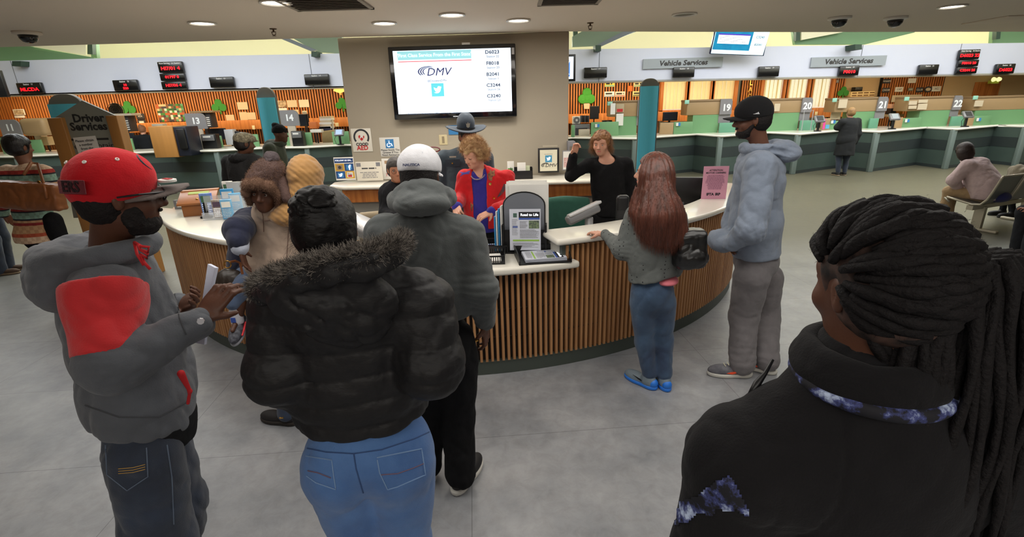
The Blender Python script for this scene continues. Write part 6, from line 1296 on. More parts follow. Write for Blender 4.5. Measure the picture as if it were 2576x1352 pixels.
    MB().prism([a_-po, b_2-po, c_2-po, d_2-po], nrm(np.cross(b_2-a_, d_2-a_))*.012).build('upper_sheet', mat('bluish_paper', (206, 210, 228), .7), pe, bevel=.002)
    a_, b_2, c_2, d_2 = W(497, 812, 1.74), W(520, 806, 1.70), W(514, 868, 1.72), W(486, 862, 1.76)
    MB().prism([a_-po, b_2-po, c_2-po, d_2-po], nrm(np.cross(b_2-a_, d_2-a_))*.008).build('lower_sheet', mat('bluish_paper', (206, 210, 228), .7), pe)
    MB().prism([c_2-po, V3(*W(520, 806, 1.70))-po, W(524, 758, 1.72)-po, W(508, 758, 1.76)-po], V3(.0, .004, 0)).build('middle_sheet', mat('bluish_paper', (206, 210, 228), .7), pe)
    return J
JA = man_red_cap()
# ================================================================= B: woman in the fur trimmed puffer
def woman_puffer():
    F = nrm(V3(-.12, 1, 0)); L = V3(-F[1], F[0], 0)
    J = pose(0, 0, 90, 1.68); J['F'] = F; J['L'] = L; J['s'] = .96
    D = 1.34
    J['hc'] = W(822, 580, D); J['hF'] = nrm(V3(-.22, 1, -.12)); J['nk'] = W(850, 672, D-.02); J['ch'] = W(878, 790, D+.01); J['be'] = W(900, 960, D+.03); J['pe'] = W(932, 1120, D+.05)
    J['sh'] = [W(715, 785, D), W(1058, 765, D)]; J['el'] = [W(708, 935, D-.05), W(1082, 915, D-.05)]; J['wr'] = [W(760, 960, D+.16), W(1020, 940, D+.18)]
    hip = W(932, 1165, D+.05); J['o'] = V3(hip[0], hip[1], 0); z = hip[2]
    J['hp'] = [hip+L*.095, hip-L*.095]; J['kn'] = [hip+L*.085+F*.03-UZ*z*.48, hip-L*.085+F*.02-UZ*z*.48]; J['an'] = [V3(hip[0], hip[1], .09)+L*.10, V3(hip[0], hip[1], .09)-L*.10]; J['ft'] = [F, F]
    J['hd'] = [nrm(F-L*.6), nrm(F+L*.6)]; J['hn'] = [-UZ, -UZ]
    r = person(J, SK_BRN, 'woman in black puffer jacket with fur trimmed hood and light blue jeans', h=.006, cw=.17); og = J['og']; J['mhair'] = H_BLK
    pm = mat('puffer_black', (24, 23, 25), .58, bump=.25, bscale=70, bstretch=(1, 1, 2), bump2=.55, b2scale=13, spec=.4, var=.1)
    def quilt(p):  # horizontal quilting
        t = (p[:, 2]-.9)/.083+.25*vnoise((p*5).astype(np.float32), 3); return -.010*(np.abs(np.sin(t*math.pi))**.5-.6)
    ops = top_ops(J, .205, .15, .225, .165, .235, .175, sl=(.098, .098, .07), hem=W(930, 1098, D-.09), f=.006, fr=9, seed=5, tilt=V3(.03, 0, -1)); ops += [('d', quilt, 0)]
    o = garment('puffer_jacket', ops, pm, r, og, h=.006)
    nk = J['nk']; cw_ = [(655, 722, 1.27), (700, 700, 1.20), (765, 680, 1.15), (840, 662, 1.13), (920, 645, 1.15), (985, 628, 1.22)]
    pts = [W(*p) for p in cw_]; full = pts+[W(1010, 610, 1.36), W(960, 640, 1.47), W(880, 660, 1.52), W(780, 690, 1.5), W(690, 715, 1.42)]
    # hood body hanging below the trim
    c0 = W(835, 730, 1.19)
    hops = []
    for a, b in zip(pts[:-1], pts[1:]): hops.append(('+', RC(a-UZ*.02, b-UZ*.02, .035), .03))
    hops += [('+', EL(W(850, 765, 1.19), V3(.155, .055, .085), frame(F)), .05), ('+', EL(W(880, 800, 1.20), V3(.105, .05, .085), frame(F)), .05), ('+', EL(W(800, 735, 1.19), V3(.13, .05, .06), frame(F)), .04)]
    hops += [('-', RC(W(775, 760, 1.115), W(905, 715, 1.105), .010, .006), .02), ('-', RC(W(862, 740, 1.115), W(885, 830, 1.13), .004), .012), ('d', folds(.012, 13, (1, 1, 1.2), 12, .7), 0)]
    ho = garment('hood', hops, pm, o, og, h=.006)
    fm = mat('fur_grey', (120, 112, 104), .9, rgb2=(64, 58, 54), vscale=60); rng = np.random.default_rng(5)
    ring = full+[full[0]]; base = solid('fur_trim', [('+', RC(ring[i], ring[i+1], .026), .02) for i in range(len(ring)-1)], fm, o, h=.008, origin=og); base.location = (0, 0, 0)
    p, n = surf_pts(base, 15000, 3, origin=og)
    strands('fur_tuft', p-n*.004, n*.7+V3(-.25, 0, .2), .027, .0008, mat('fur_tip', (178, 170, 160), .9, rgb2=(104, 98, 92), vscale=30), base, og, seg=4, curl=1.6, jit=.5, seed=4).location = (0, 0, 0)
    strands('fur_tuft', p-n*.004, n*.7, .024, .0009, mat('fur_dark', (56, 50, 46), .9), base, og, seg=4, curl=1.8, jit=.6, seed=9).location = (0, 0, 0)
    j_ = M_DEN('denim_light', (88, 128, 184), (62, 100, 156))
    jops = leg_ops(J, (.128, .088, .066), f=.007, fr=8, hw=.205, hd=.155, seed=3)
    jops = jops[:-1]+[('+', EL(J['hp'][0]-F*.045+UZ*.01, V3(.11, .105, .12)), .04), ('+', EL(J['hp'][1]-F*.045+UZ*.01, V3(.11, .105, .12)), .04), ('-', RC(W(925, 1170, D-.13), W(962, 1250, D-.12), .006, .012), .025), jops[-1]]
    jn = garment('jeans', jops, j_, r, og, h=.006)
    hit = caster(jn, og)
    th = mat('seam_thread', (120, 150, 190), .8); dk = mat('seam_dark', (58, 84, 130), .8)
    for i_, pth in enumerate(([(770, 1148), (835, 1158), (840, 1200), (845, 1232), (795, 1215), (768, 1195)], [(948, 1152), (1060, 1130), (1070, 1195), (1000, 1225), (975, 1232), (955, 1190), (948, 1152)], [(755, 1125), (820, 1138), (890, 1142), (960, 1132), (1040, 1105), (1095, 1080)], [(890, 1142), (896, 1180), (906, 1215), (915, 1245)])): seam(jn, og, pth, .0022, th if i_ < 2 else dk, 'seam', hit)
    seam(jn, og, [(958, 1195), (1000, 1192), (1040, 1178), (1070, 1165)], .002, mat('stitch_rust', (110, 90, 110), .8), 'pocket_stitch', hit); seam(jn, og, [(775, 1185), (800, 1190), (838, 1205)], .002, mat('stitch_rust', (110, 90, 110), .8), 'pocket_stitch', hit)
    for i in (0, 1): shoe(J, i, M_BSH, M_WSOLE, r, og, h=.008)
    s = J['s']; R = frame(J['hF'], UZ); q = lambda a, b, c: J['hc']+R@(V3(a, b, c)*s)
    hm = mat('hair_bun', (14, 12, 13), .5, bump=.9, bscale=60, bstretch=(.3, 1, 1), spec=.35)
    hh = garment('hair', hair_ops(J, .010, low=-.05, nz=.003, extra=lambda q, R, s: [('+', EL(q(-.01, -.07, .03), V3(.07, .045, .07)*s, R), .03)]), hm, r, og, h=.005)
    bun = garment('hair_bun', [('+', EL(W(790, 512, D-.06), V3(.058, .05, .046)), 0), ('+', EL(W(768, 530, D-.07), V3(.036, .04, .035)), .03), ('+', EL(W(812, 505, D-.05), V3(.036, .04, .03)), .03), ('d', folds(.010, 20, (1, 1, 2.2), 8, .7), 0)], hm, hh, og, h=.004)
    p, n = surf_pts(hh, 500, 5, origin=og); strands('loose_hair', p, n*.15+V3(-.2, 0, -.2), .028, .0003, hm, hh, og, curl=1.6, jit=.4, seed=8).location = (0, 0, 0)
    p = np.array([W(755+random.uniform(-6, 6), 600+random.uniform(-10, 10), D-.06) for _ in range(26)]); strands('loose_hair', p, np.tile(V3(-.35, -.2, -.9), (26, 1)), .075, .0005, hm, hh, og, seg=7, curl=3.0, jit=.25, seed=2).location = (0, 0, 0)
    MB().tube([q(.084, -.012, -.035)-og, q(.087, -.008, -.055)-og], .003).build('earring', mat('gold', (220, 170, 90), .25, 1), r)
    return J
JB = woman_puffer()
# ================================================================= C: man in charcoal hoodie and white cap
def man_white_cap():
    F = nrm(V3(.03, 1, 0)); L = V3(-F[1], F[0], 0); D = 2.17
    J = pose(0, 0, 90, 1.76); J['F'] = F; J['L'] = L; J['s'] = 1.0
    J['hc'] = W(1058, 446, D+.03); J['hF'] = nrm(V3(.10, 1, -.08)); J['nk'] = W(1065, 505, D); J['ch'] = W(1078, 645, D); J['be'] = W(1088, 745, D+.02); J['pe'] = W(1100, 860, D+.02)
    J['sh'] = [W(968, 590, D), W(1172, 592, D)]; J['el'] = [W(950, 760, D-.02), W(1205, 725, D-.05)]; J['wr'] = [W(960, 860, D+.10), W(1221, 812, D+.06)]
    hip = W(1105, 905, D+.03); J['hp'] = [hip+L*.09, hip-L*.09]; J['o'] = V3(hip[0], hip[1], 0)
    J['an'] = [Z(1075, 1165, .09), Z(1158, 1190, .09)]; J['kn'] = [(J['hp'][0]+J['an'][0])/2+F*.03, W(1152, 1045, D+.05)]; J['ft'] = [nrm(V3(-.2, 1, 0)), nrm(V3(.42, 1, 0))]
    J['hd'] = [V3(0, .1, -1), V3(-.02, .15, -1)]; J['hn'] = [V3(1, 0, 0), V3(-1, .3, 0)]
    r = person(J, SK_DARK, 'man in charcoal hoodie, white cap and black trousers standing at the low counter', h=.006, curl=(.5, .75)); og = J['og']; J['mhair'] = H_CURL
    m = cloth('hoodie_dark_green_grey', (84, 88, 88), b2=.3)
    ops = top_ops(J, .205, .145, .215, .16, .20, .145, sl=(.092, .076, .055), hem=W(1110, 812, D-.1), f=.014, fr=7, seed=21, tilt=V3(.0, 0, -1)); ops.append(('d', ringfold(J['el'][1], V3(0, 0, 1), .012, .04, .10), 0))
    o = garment('hoodie', ops, m, r, og, h=.007)
    nk = J['nk']; R = frame(F, nrm(UZ+F*.3)); B = -F
    garment('hood', [('+', TO(nk+B*.02+UZ*.012, R, .112, .115, .042), .02), ('+', EL(W(1062, 515, D-.15), V3(.12, .06, .05)), .03), ('+', EL(W(1060, 485, D-.08), V3(.12, .06, .06)), .03), ('-', EL(nk+UZ*.10+F*.02, V3(.088, .09, .11)), .015), ('-', RC(W(1030, 490, D-.20), W(1110, 478, D-.16), .012), .02), ('d', folds(.006, 12, (1, 1, 1.4), 31, .7), 0)], m, o, og, h=.005)
    for i in (1,): w = J['wr'][i]; d = nrm(w-J['el'][i]); garment('cuff', [('+', RC(w-d*.06, w-d*.0, .048, .042), 0), ('d', folds(.003, 30, (1, 1, .2), 3, .5), 0)], m, o, og, h=.006)
    bk = cloth('trousers_black', (22, 22, 24), b2=.3)
    garment('trousers', leg_ops(J, (.115, .092, .085), f=.012, fr=8, hw=.19, hd=.14, seed=5, ank=.0), bk, r, og, h=.008)
    for i in (0, 1): shoe(J, i, M_BSH, M_WSOLE, r, og, h=.006, s=1.08)
    garment('hair', hair_ops(J, .004, low=-.05, nz=.003, fr=60), H_CURL, r, og, h=.006)
    cw = cloth('cap_white', (218, 218, 222), b2=.18, sheen=.1); c_, b_, qq, R2 = cap(J, cw, cw, curve=4, big=1.04, brimlen=.07, tip=-.12, dn=.008)
    def onc(az, el_):
        d = V3(math.cos(el_)*math.sin(az), math.cos(el_)*math.cos(az), math.sin(el_)); p = qq(.0885*d[0], -.012+.1085*d[1], .035+.098*d[2]); return p, nrm(p-qq(0, -.012, .03))
    p, n = onc(math.pi+.02, .06); xa = nrm(np.cross(UZ, n)); ya = nrm(np.cross(n, xa)); xa = -xa if xa[0] < 0 else xa; ya = np.cross(n, xa)
    text('NAUTICA', c_, p+n*.003-og, xa, ya, .0145, mat('stitch_navy', (60, 66, 100), .7), thick=.0005, wscale=1.15)
    for az in (2.65, 3.65, 1.9, 4.4):
        p, n = onc(az, .62); MB().lathe(p-og, [(.0055, -.001), (.005, .002), (.0025, .002)], 12, frame(nrm(np.cross(n, UZ)), n)).build('eyelet', mat('eyelet_grey', (190, 192, 198), .6), c_)
    p, n = onc(2.2, .05); mb = MB(); mb.tube([onc(a, .03)[0]+onc(a, .03)[1]*.002-og for a in np.linspace(2.3, 2.75, 6)], .004, 6)
    # dark red sunglasses pushed up on the cap
    g = MB()
    for k in (-1, 1):
        g.tube([qq(k*.042+.030*math.cos(t), .062+.004*abs(math.cos(t)), .122+.010*math.sin(t))-og for t in np.linspace(0, 2*math.pi, 16)], .003, 5)
    g.build('sunglasses', mat('tortoise_red', (110, 36, 40), .25), c_)
    MB().tube([W(1196, 858, D-.03)-og, W(1203, 856, D-.03)-og], .006).build('ring', mat('gold', (220, 170, 90), .25, 1), r)
    return J
JC = man_white_cap()
# ================================================================= D: woman with headscarf, carrying a child
def woman_scarf():
    F = nrm(V3(.15, 1, 0)); L = V3(-F[1], F[0], 0); D = 2.86
    J = pose(0, 0, 90, 1.68); J['F'] = F; J['L'] = L; J['s'] = .97
    J['hc'] = W(772, 452, D); J['hF'] = nrm(V3(.35, 1, -.15)); J['nk'] = W(765, 520, D); J['ch'] = W(748, 600, D); J['be'] = W(738, 680, D); J['pe'] = W(730, 760, D)
    J['sh'] = [W(675, 540, D), W(826, 548, D)]; J['el'] = [W(652, 665, D+.0), W(840, 660, D)]; J['wr'] = [W(650, 690, D+.18), W(800, 680, D+.2)]
    hip = W(735, 800, D); J['o'] = V3(hip[0], hip[1]-.05, 0); J['hp'] = [hip+L*.08, hip-L*.08]; J['an'] = [Z(722, 1035, .09), Z(800, 1020, .09)]; J['kn'] = [(J['hp'][i]+J['an'][i])/2+F*.03 for i in (0, 1)]; J['ft'] = [nrm(V3(-1, .25, 0)), F]
    J['hd'] = [nrm(V3(.6, .6, 0)), nrm(V3(-.6, .6, 0))]; J['hn'] = [UZ, UZ]
    r = person(J, SK_DARK, 'woman in beige shearling coat and mustard headscarf with a child on her left shoulder', h=.008); og = J['og']
    m = cloth('shearling_beige', (178, 156, 138), b2=.25)
    ops = top_ops(J, .185, .135, .20, .15, .235, .19, sl=(.085, .08, .065), hem=None, f=.010, fr=6, seed=33); ops[3:3] = [('+', RC(J['be'], W(735, 752, D), .19, .25), .05), ('&', HS(W(720, 758, D), -UZ), .02), ('+', RC(W(672, 530, D-.07), W(745, 545, D-.04), .062, .08), .05)]
    o = garment('coat', ops, m, r, og, h=.008)
    hit = caster(o, og); sm = mat('seam_brown', (120, 96, 84), .8)
    for pth in ([(652, 512), (662, 545), (664, 590)], [(664, 556), (700, 552), (780, 548)], [(728, 552), (722, 640), (716, 740)]): seam(o, og, pth, .0025, sm, hit=hit)
    garment('fleece_hem', [('+', RC(W(615, 752, D-.13), W(665, 757, D-.2), .012), 0), ('+', RC(W(665, 757, D-.2), W(800, 757, D-.2), .012), .01), ('d', folds(.006, 60, (1, 1, 1), 2), 0)], mat('fleece_cream', (214, 204, 184), .95), o, og, h=.006)
    sc = mat('scarf_mustard', (186, 136, 70), .7, bump=.3, bscale=30, bstretch=(.4, .4, 2), var=.2, vscale=12, sheen=.3, bump2=.3, b2scale=14)
    c = J['hc']
    def pleats(p):
        q = p-c; t = (q[:, 2]*.8+q[:, 0]*.7+.5*q[:, 1]); return -.0042*np.abs(np.sin(t*105+1.2*vnoise((p*5).astype(np.float32), 5)))
    garment('headscarf', [('+', EL(c+V3(0, -.01, .03), V3(.098, .118, .112)), 0), ('+', EL(c+V3(-.01, -.03, -.07), V3(.092, .10, .08)), .04), ('+', RC(c+V3(-.02, -.03, -.11), W(735, 535, D-.10), .085, .07), .05), ('+', EL(W(730, 540, D-.08), V3(.12, .10, .05)), .05), ('-', BX(c+V3(.03, .14, -.04), V3(.08, .07, .10), .03), .02), ('d', pleats, 0), ('d', folds(.008, 9, (1, 1, 1), 6, .6), 0)], sc, r, og, h=.006)
    garment('jeans', leg_ops(J, (.10, .075, .06), hw=.16, hd=.12, ank=-.01), M_DEN('denim_deep', (50, 66, 92), (36, 48, 70)), r, og, h=.01)
    for i in (0, 1): shoe(J, i, mat('loafer_black', (30, 27, 28), .7), mat('loafer_sole', (40, 34, 30), .7), r, og, h=.007)
    MB().bb(W(708, 1052, 2.66)-og-V3(.012, .003, .004), W(708, 1052, 2.66)-og+V3(.012, .003, .004)).build('gold_buckle', mat('gold', (220, 170, 90), .25, 1), r)
    return J
JD = woman_scarf()
def child():
    J = pose(0, 0, -90, 1.0); J['s'] = .62; J['hs'] = .92; J['F'] = V3(.25, -1, 0); J['F'] = nrm(J['F']); F = J['F']; J['L'] = V3(-F[1], F[0], 0); L = J['L']; D = 2.92
    J['hc'] = W(668, 482, 2.76); J['hF'] = nrm(V3(.05, -1, -.12)); J['hU'] = nrm(V3(.12, -.1, 1))
    J['nk'] = W(655, 535, 2.90); J['ch'] = W(640, 590, 3.0); J['be'] = W(635, 650, 3.02); J['pe'] = W(630, 700, 3.02)
    J['sh'] = [W(690, 550, 2.95), W(625, 556, 2.86)]; J['el'] = [W(720, 600, 2.98), W(600, 580, 2.70)]; J['wr'] = [W(730, 640, 3.0), W(604, 624, 2.64)]
    J['hp'] = [W(650, 700, 3.0), W(625, 690, 2.95)]; J['kn'] = [W(700, 760, 3.05), W(612, 725, 2.74)]; J['an'] = [W(720, 830, 3.05), W(596, 800, 2.70)]; J['ft'] = [nrm(V3(.1, -.7, -.3)), nrm(V3(.0, -.75, -.55))]
    J['o'] = W(640, 650, 3.0); J['hd'] = [V3(.2, -.1, -1), nrm(V3(.15, -.1, -1))]; J['hn'] = [V3(0, 1, 0), nrm(V3(1, .2, 0))]; J['hsz'] = 1.35
    r = person(J, SK_DARK, 'small child in brown animal hat and navy coat peeking over a beige shoulder', h=.005, arms=(.05, .05, .045), legs=(.09, .07, .05), cw=.11, curl=(.4, .35)); og = J['og']; J['mhair'] = H_CURL
    nv = cloth('coat_navy', (40, 44, 66), b2=.3); o = garment('coat', top_ops(J, .13, .11, sl=(.078, .072, .058), hem=None, f=.008, fr=12, cuff=.045), nv, r, og, h=.006)
    w = J['wr'][1]; d = nrm(w-J['el'][1]); garment('shirt_cuff', [('+', RC(w-d*.06, w+d*.0, .054, .046), 0), ('d', folds(.004, 30), 0)], cloth('cuff_white', (190, 196, 212), b2=.1), o, og, h=.004)
    garment('jeans', [('+', RC(J['hp'][1], J['kn'][1], .075, .06), 0), ('+', RC(J['kn'][1], J['an'][1]+UZ*.10, .06, .048), .02), ('+', RC(J['hp'][0], J['kn'][0], .075, .06), .02), ('+', RC(J['kn'][0], J['an'][0]+UZ*.06, .06, .048), .02), ('d', folds(.005, 14), 0)], M_DEN('denim_mid', (92, 112, 142), (68, 86, 116)), r, og, h=.006)
    for i in (1, 0):
        a = J['an'][i]; s_ = garment('sock', [('+', RC(a+UZ*.045, a-UZ*.02, .034, .036), 0)], mat('sock_white', (214, 214, 222), .9, bump=.4, bscale=200), r, og, h=.004)
        if i: quad(MB(), a-og+V3(-.002, -.037, .0), SX, SY, -.014, .014, -.014, .016, .003).build('sock_print', mat('sock_blue', (60, 90, 180), .8), s_)
        f = J['ft'][i]; up = nrm(UZ*.75-V3(0, .66, 0)*1.0+f*0); R = frame(f, nrm(UZ-f*(UZ@f)))
        q = lambda x, y, z: a-UZ*.05+R@V3(x, y, z)
        u = garment('sneaker', [('+', EL(q(0, .05, 0), V3(.04, .075, .035), R), 0), ('+', EL(q(0, -.03, .015), V3(.036, .045, .045), R), .02), ('d', folds(.003, 30), 0)], mat('sneaker_grey', (96, 98, 108), .6, rgb2=(50, 50, 58), vscale=60), r, og, h=.004)
        garment('sneaker_sole', [('+', EL(q(0, .045, -.022), V3(.043, .085, .02), R), 0), ('+', EL(q(0, -.03, -.018), V3(.039, .05, .02), R), .02)], mat('sole_silver', (150, 152, 160), .5), u, og, h=.004)
        mb = MB(); mb.tube([q(-.041, .07, .0)-og, q(-.043, .03, .004)-og, q(-.039, -.02, .004)-og], .006, 6); mb.build('red_flash', mat('flash_red', (230, 50, 60), .6), u)
    s = .92; R = frame(J['hF'], J['hU']); q = lambda a, b, c: J['hc']+R@(V3(a, b, c)*s)
    hb = mat('plush_brown', (98, 76, 70), .95, bump=1, bscale=130, var=.2); hl = mat('plush_tan', (122, 92, 74), .95, bump=1, bscale=110, var=.2)
    hat = garment('animal_hat', [('+', EL(q(0, -.02, .06), V3(.105, .115, .10)*s, R), 0), ('+', EL(W(682, 425, 2.76), V3(.075, .075, .06)), .05), ('+', EL(q(0, -.04, -.02), V3(.10, .09, .09)*s, R), .04), ('-', EL(q(0, .11, -.03), V3(.060, .10, .062)*s, R), .015), ('d', folds(.006, 25), 0)], hb, r, og, h=.005)
    rim = [q(-.085, .03, -.07), q(-.088, .05, .0), q(-.06, .088, .062), q(0, .098, .078), q(.06, .088, .062), q(.088, .05, .0), q(.085, .03, -.07)]
    hr = garment('hat_rim', chain(rim, [.018, .022, .026, .028, .026, .022, .018], .02)+[('d', folds(.006, 40), 0)], hl, hat, og, h=.005)
    garment('pompom', [('+', EL(W(684, 398, 2.76), V3(.042, .042, .038)), 0), ('d', folds(.008, 50), 0)], mat('pompom_grey', (84, 74, 76), .95, bump=1, bscale=150), hat, og, h=.005)
    garment('ear_flap', [('+', RC(W(640, 450, 2.74), W(622, 485, 2.70), .034, .022), 0), ('+', EL(W(618, 484, 2.68), V3(.025, .02, .03)), .02), ('d', folds(.004, 40), 0)], hl, hat, og, h=.005)
    garment('ear_flap', [('+', RC(W(705, 455, 2.76), W(722, 500, 2.72), .036, .026), 0), ('d', folds(.006, 40), 0)], hb, hat, og, h=.005)
    for o_ in (hat, hr):
        p, n = surf_pts(o_, 3500, 6, origin=og); strands('plush_pile', p, n, .012, .0009, mat('plush_tip', (130, 98, 78), .9), o_, og, seg=2, curl=1.5, jit=.5).location = (0, 0, 0)
    eyes(J, (40, 26, 18)); return J
JCH = child()
# handbag held at her side
bc = W(573, 716, 2.82); hb_ = empty('handbag', bc, 'dark brown handbag with gold ring hanging beside the child', 'bag')
o_ = solid('bag_body', [('+', EL(bc+V3(.02, 0, -.0), V3(.11, .06, .10)), 0), ('+', EL(bc+V3(-.03, 0, -.05), V3(.09, .06, .07)), .04), ('d', folds(.008, 14), 0)], mat('leather_brown_black', (48, 40, 34), .4, bump=.2, bscale=80), hb_, h=.007, origin=bc); o_.location = (0, 0, 0)
MB().tube([W(572+9*math.cos(t), 666+9*math.sin(t), 2.62)-bc for t in np.linspace(0, 2*math.pi, 16)], .0035, 6).build('gold_ring', mat('gold', (220, 170, 90), .25, 1), hb_); MB().tube([W(578, 660, 2.64)-bc, W(592, 657, 2.68)-bc, W(604, 662, 2.72)-bc, W(610, 690, 2.72)-bc], .007, 6).build('bag_strap', mat('strap_tan', (150, 90, 50), .5), hb_)
# ================================================================= F: red haired woman
def woman_redhair():
    F = nrm(V3(-.25, 1, 0)); L = V3(-F[1], F[0], 0); D = 3.08
    J = pose(0, 0, 90, 1.62); J['F'] = F; J['L'] = L; J['s'] = .93
    J['hc'] = W(1640, 436, D); J['hF'] = nrm(V3(-.93, .42, .02)); J['nk'] = W(1652, 500, D); J['ch'] = W(1646, 585, D); J['be'] = W(1642, 660, D); J['pe'] = W(1640, 735, D-.01)
    J['sh'] = [W(1598, 542, D+.02), W(1702, 548, D)]; J['el'] = [W(1566, 628, D+.03), W(1712, 640, D-.03)]; J['wr'] = [W(1519, 590, D+.26), W(1700, 690, D+.18)]
    J['o'] = V3(1.0, 3.1, 0); J['hp'] = [W(1618, 765, D), W(1666, 762, D)]; J['an'] = [Z(1632, 948, .08), Z(1672, 950, .08)]; J['kn'] = [W(1622, 862, D+.02), W(1668, 860, D+.03)]; J['ft'] = [nrm(V3(-.62, .78, 0)), nrm(V3(-.15, 1, 0))]
    J['hd'] = [nrm(V3(-.45, .75, -.05)), V3(0, .5, -.8)]; J['hn'] = [V3(0, 0, -1), V3(-1, 0, 0)]
    r = person(J, SK_FAIR, 'woman with very long red hair leaning on the right ledge', h=.006, cw=.13, arms=(.045, .036, .024), legs=(.08, .052, .036), curl=(.5, .4)); og = J['og']
    gm = mat('sweater_grey', (104, 108, 106), .9, bump=.4, bscale=200, var=.1, bump2=.35, b2scale=10)
    nt = gm.node_tree; N = nt.nodes; Lk = nt.links; b = N['Principled BSDF']   # small dark dots knitted into the sweater
    tc = N.new('ShaderNodeTexCoord'); vo = N.new('ShaderNodeTexVoronoi'); vo.inputs['Scale'].default_value = 36; vo.inputs['Randomness'].default_value = .25; Lk.new(tc.outputs['Object'], vo.inputs['Vector'])
    lt = N.new('ShaderNodeMath'); lt.operation = 'GREATER_THAN'; lt.inputs[1].default_value = .17; Lk.new(vo.outputs['Distance'], lt.inputs[0]); mx = N.new('ShaderNodeMix'); mx.data_type = 'RGBA'; mx.inputs['A'].default_value = (.02, .02, .022, 1)
    src = b.inputs['Base Color'].links[0].from_socket; Lk.new(lt.outputs[0], mx.inputs['Factor']); Lk.new(src, mx.inputs['B']); Lk.new(mx.outputs['Result'], b.inputs['Base Color'])
    o = garment('sweater', top_ops(J, .16, .12, .165, .12, .165, .13, sl=(.066, .062, .038), hem=W(1635, 712, D-.1), f=.010, fr=9, seed=41, tilt=nrm(V3(.18, 0, -1)))+[('d', ringfold(J['el'][0], V3(0, 0, 1), .01, .03, .07), 0)], gm, r, og, h=.006)
    garment('undershirt', [('+', EL(W(1670, 702, D-.01), V3(.09, .122, .028)), 0)], mat('shirt_pink', (222, 120, 132), .8), r, og, h=.006)
    garment('jeans', leg_ops(J, (.094, .066, .050), f=.006, fr=12, hw=.148, hd=.12, seed=6, ank=.03), M_DEN('denim_blue', (64, 92, 122), (36, 54, 82)), r, og, h=.006)
    mu = mat('trainer_grey', (120, 134, 144), .6, bump=.4, bscale=200); ms = mat('trainer_blue', (40, 120, 220), .45)
    for i in (0, 1):
        u, q, R = shoe(J, i, mu, ms, r, og, h=.005, s=.98); garment('heel_guard', [('+', EL(q(0, -.10, .045), V3(.034, .03, .035), R), 0)], ms, u, og, h=.005)
        poly(MB(), q(-.05 if i == 0 else .05, -.0, .05)-og, R[:, 1], R[:, 2], [(-.03, 0), (.05, .02), (.0, .005), (-.025, .012)], .003).build('side_swoosh', M_BLK, u)
    for i in (0, 1): a = J['an'][i]; garment('sock', [('+', RC(a+UZ*.05, a-UZ*.01, .040, .040), 0)], mat('sock_grey', (150, 160, 165), .9, bump=.4, bscale=200), r, og, h=.005)
    hm = mat('hair_red', (112, 62, 48), .42, bump=.7, bscale=60, bstretch=(1, 1, .03), rgb2=(74, 44, 34), vscale=40, spec=.6)
    s = .93; R = frame(J['hF'], UZ); q = lambda a, b, c: J['hc']+R@(V3(a, b, c)*s)
    def comb(p):
        a = np.arctan2(p[:, 1]-J['hc'][1], p[:, 0]-J['hc'][0]); return -.006*np.abs(np.sin(a*11+p[:, 2]*3+3*vnoise((p*4).astype(np.float32), 2)))-.003*np.abs(np.sin(a*31+p[:, 2]*5))
    hops = [('+', EL(q(0, -.02, .035), V3(.092, .108, .102)*s, R), 0), ('+', RC(W(1650, 450, D-.04), W(1655, 540, D-.10), .095, .12), .06), ('+', EL(W(1664, 555, D-.10), V3(.145, .07, .15)), .06), ('+', EL(W(1676, 592, D-.11), V3(.125, .06, .07)), .06), ('+', RC(W(1690, 510, D-.02), W(1712, 580, D-.06), .05, .035), .04), ('+', RC(W(1608, 470, D), W(1605, 530, D-.03), .035, .05), .04), ('-', BX(q(0, .14, -.04), V3(.075, .085, .12)*s, .03, R), .015), ('d', comb, 0)]
    hh = garment('hair', hops, hm, r, og, h=.006)
    p, n = surf_pts(hh, 5200, 12, keep=lambda v, no: (v[:, 2] < J['hc'][2]+.02) & (no[:, 1] < .4), origin=og)
    strands('hair_strand', p, n*.12+V3(.02, -.02, -1), .06, .0007, mat('hair_red_strand', (108, 62, 48), .4, spec=.6), hh, og, seg=5, curl=.12, jit=.05, seed=3).location = (0, 0, 0)
    J['mhair'] = mat('brow_red', (110, 60, 44), .6); eyes(J, (90, 110, 120))
    garment('lips', [('+', RC(q(-.012, .088, -.060), q(.012, .088, -.060), .007), 0)], mat('lip_rose', (190, 96, 92), .5), r, og, h=.003)
    return J
JF = woman_redhair()
bc = W(1735, 616, 2.98); bg = empty('handbag', bc, 'black leather handbag hanging from the red haired woman\'s right shoulder', 'bag'); lb = mat('leather_black', (20, 20, 21), .3, bump=.3, bscale=40, spec=.6)
solid('bag_body', [('+', BX(bc+V3(0, 0, -.02), V3(.095, .07, .125), .035), 0), ('+', EL(bc+V3(.01, -.02, -.08), V3(.10, .08, .06)), .04), ('-', RC(bc+V3(-.1, -.08, .10), bc+V3(.1, -.08, .11), .02), .03), ('d', folds(.009, 13), 0)], lb, bg, h=.006, origin=bc).location = (0, 0, 0)
mb = MB(); mb.tube([W(1712, 560, 3.0)-bc, W(1725, 575, 2.98)-bc, W(1742, 592, 2.98)-bc, W(1765, 612, 3.0)-bc], .012, 8); mb.tube([W(1716, 556, 3.05)-bc, W(1712, 600, 3.0)-bc, W(1716, 640, 3.0)-bc], .010, 8); mb.build('bag_strap', lb, bg, smooth=True)
MB().lathe(W(1763, 608, 2.92)-bc, [(.012, 0), (.012, .005)], 12, frame(UZ, nrm(V3(0, -1, .1)))).build('clasp', M_SIL, bg)
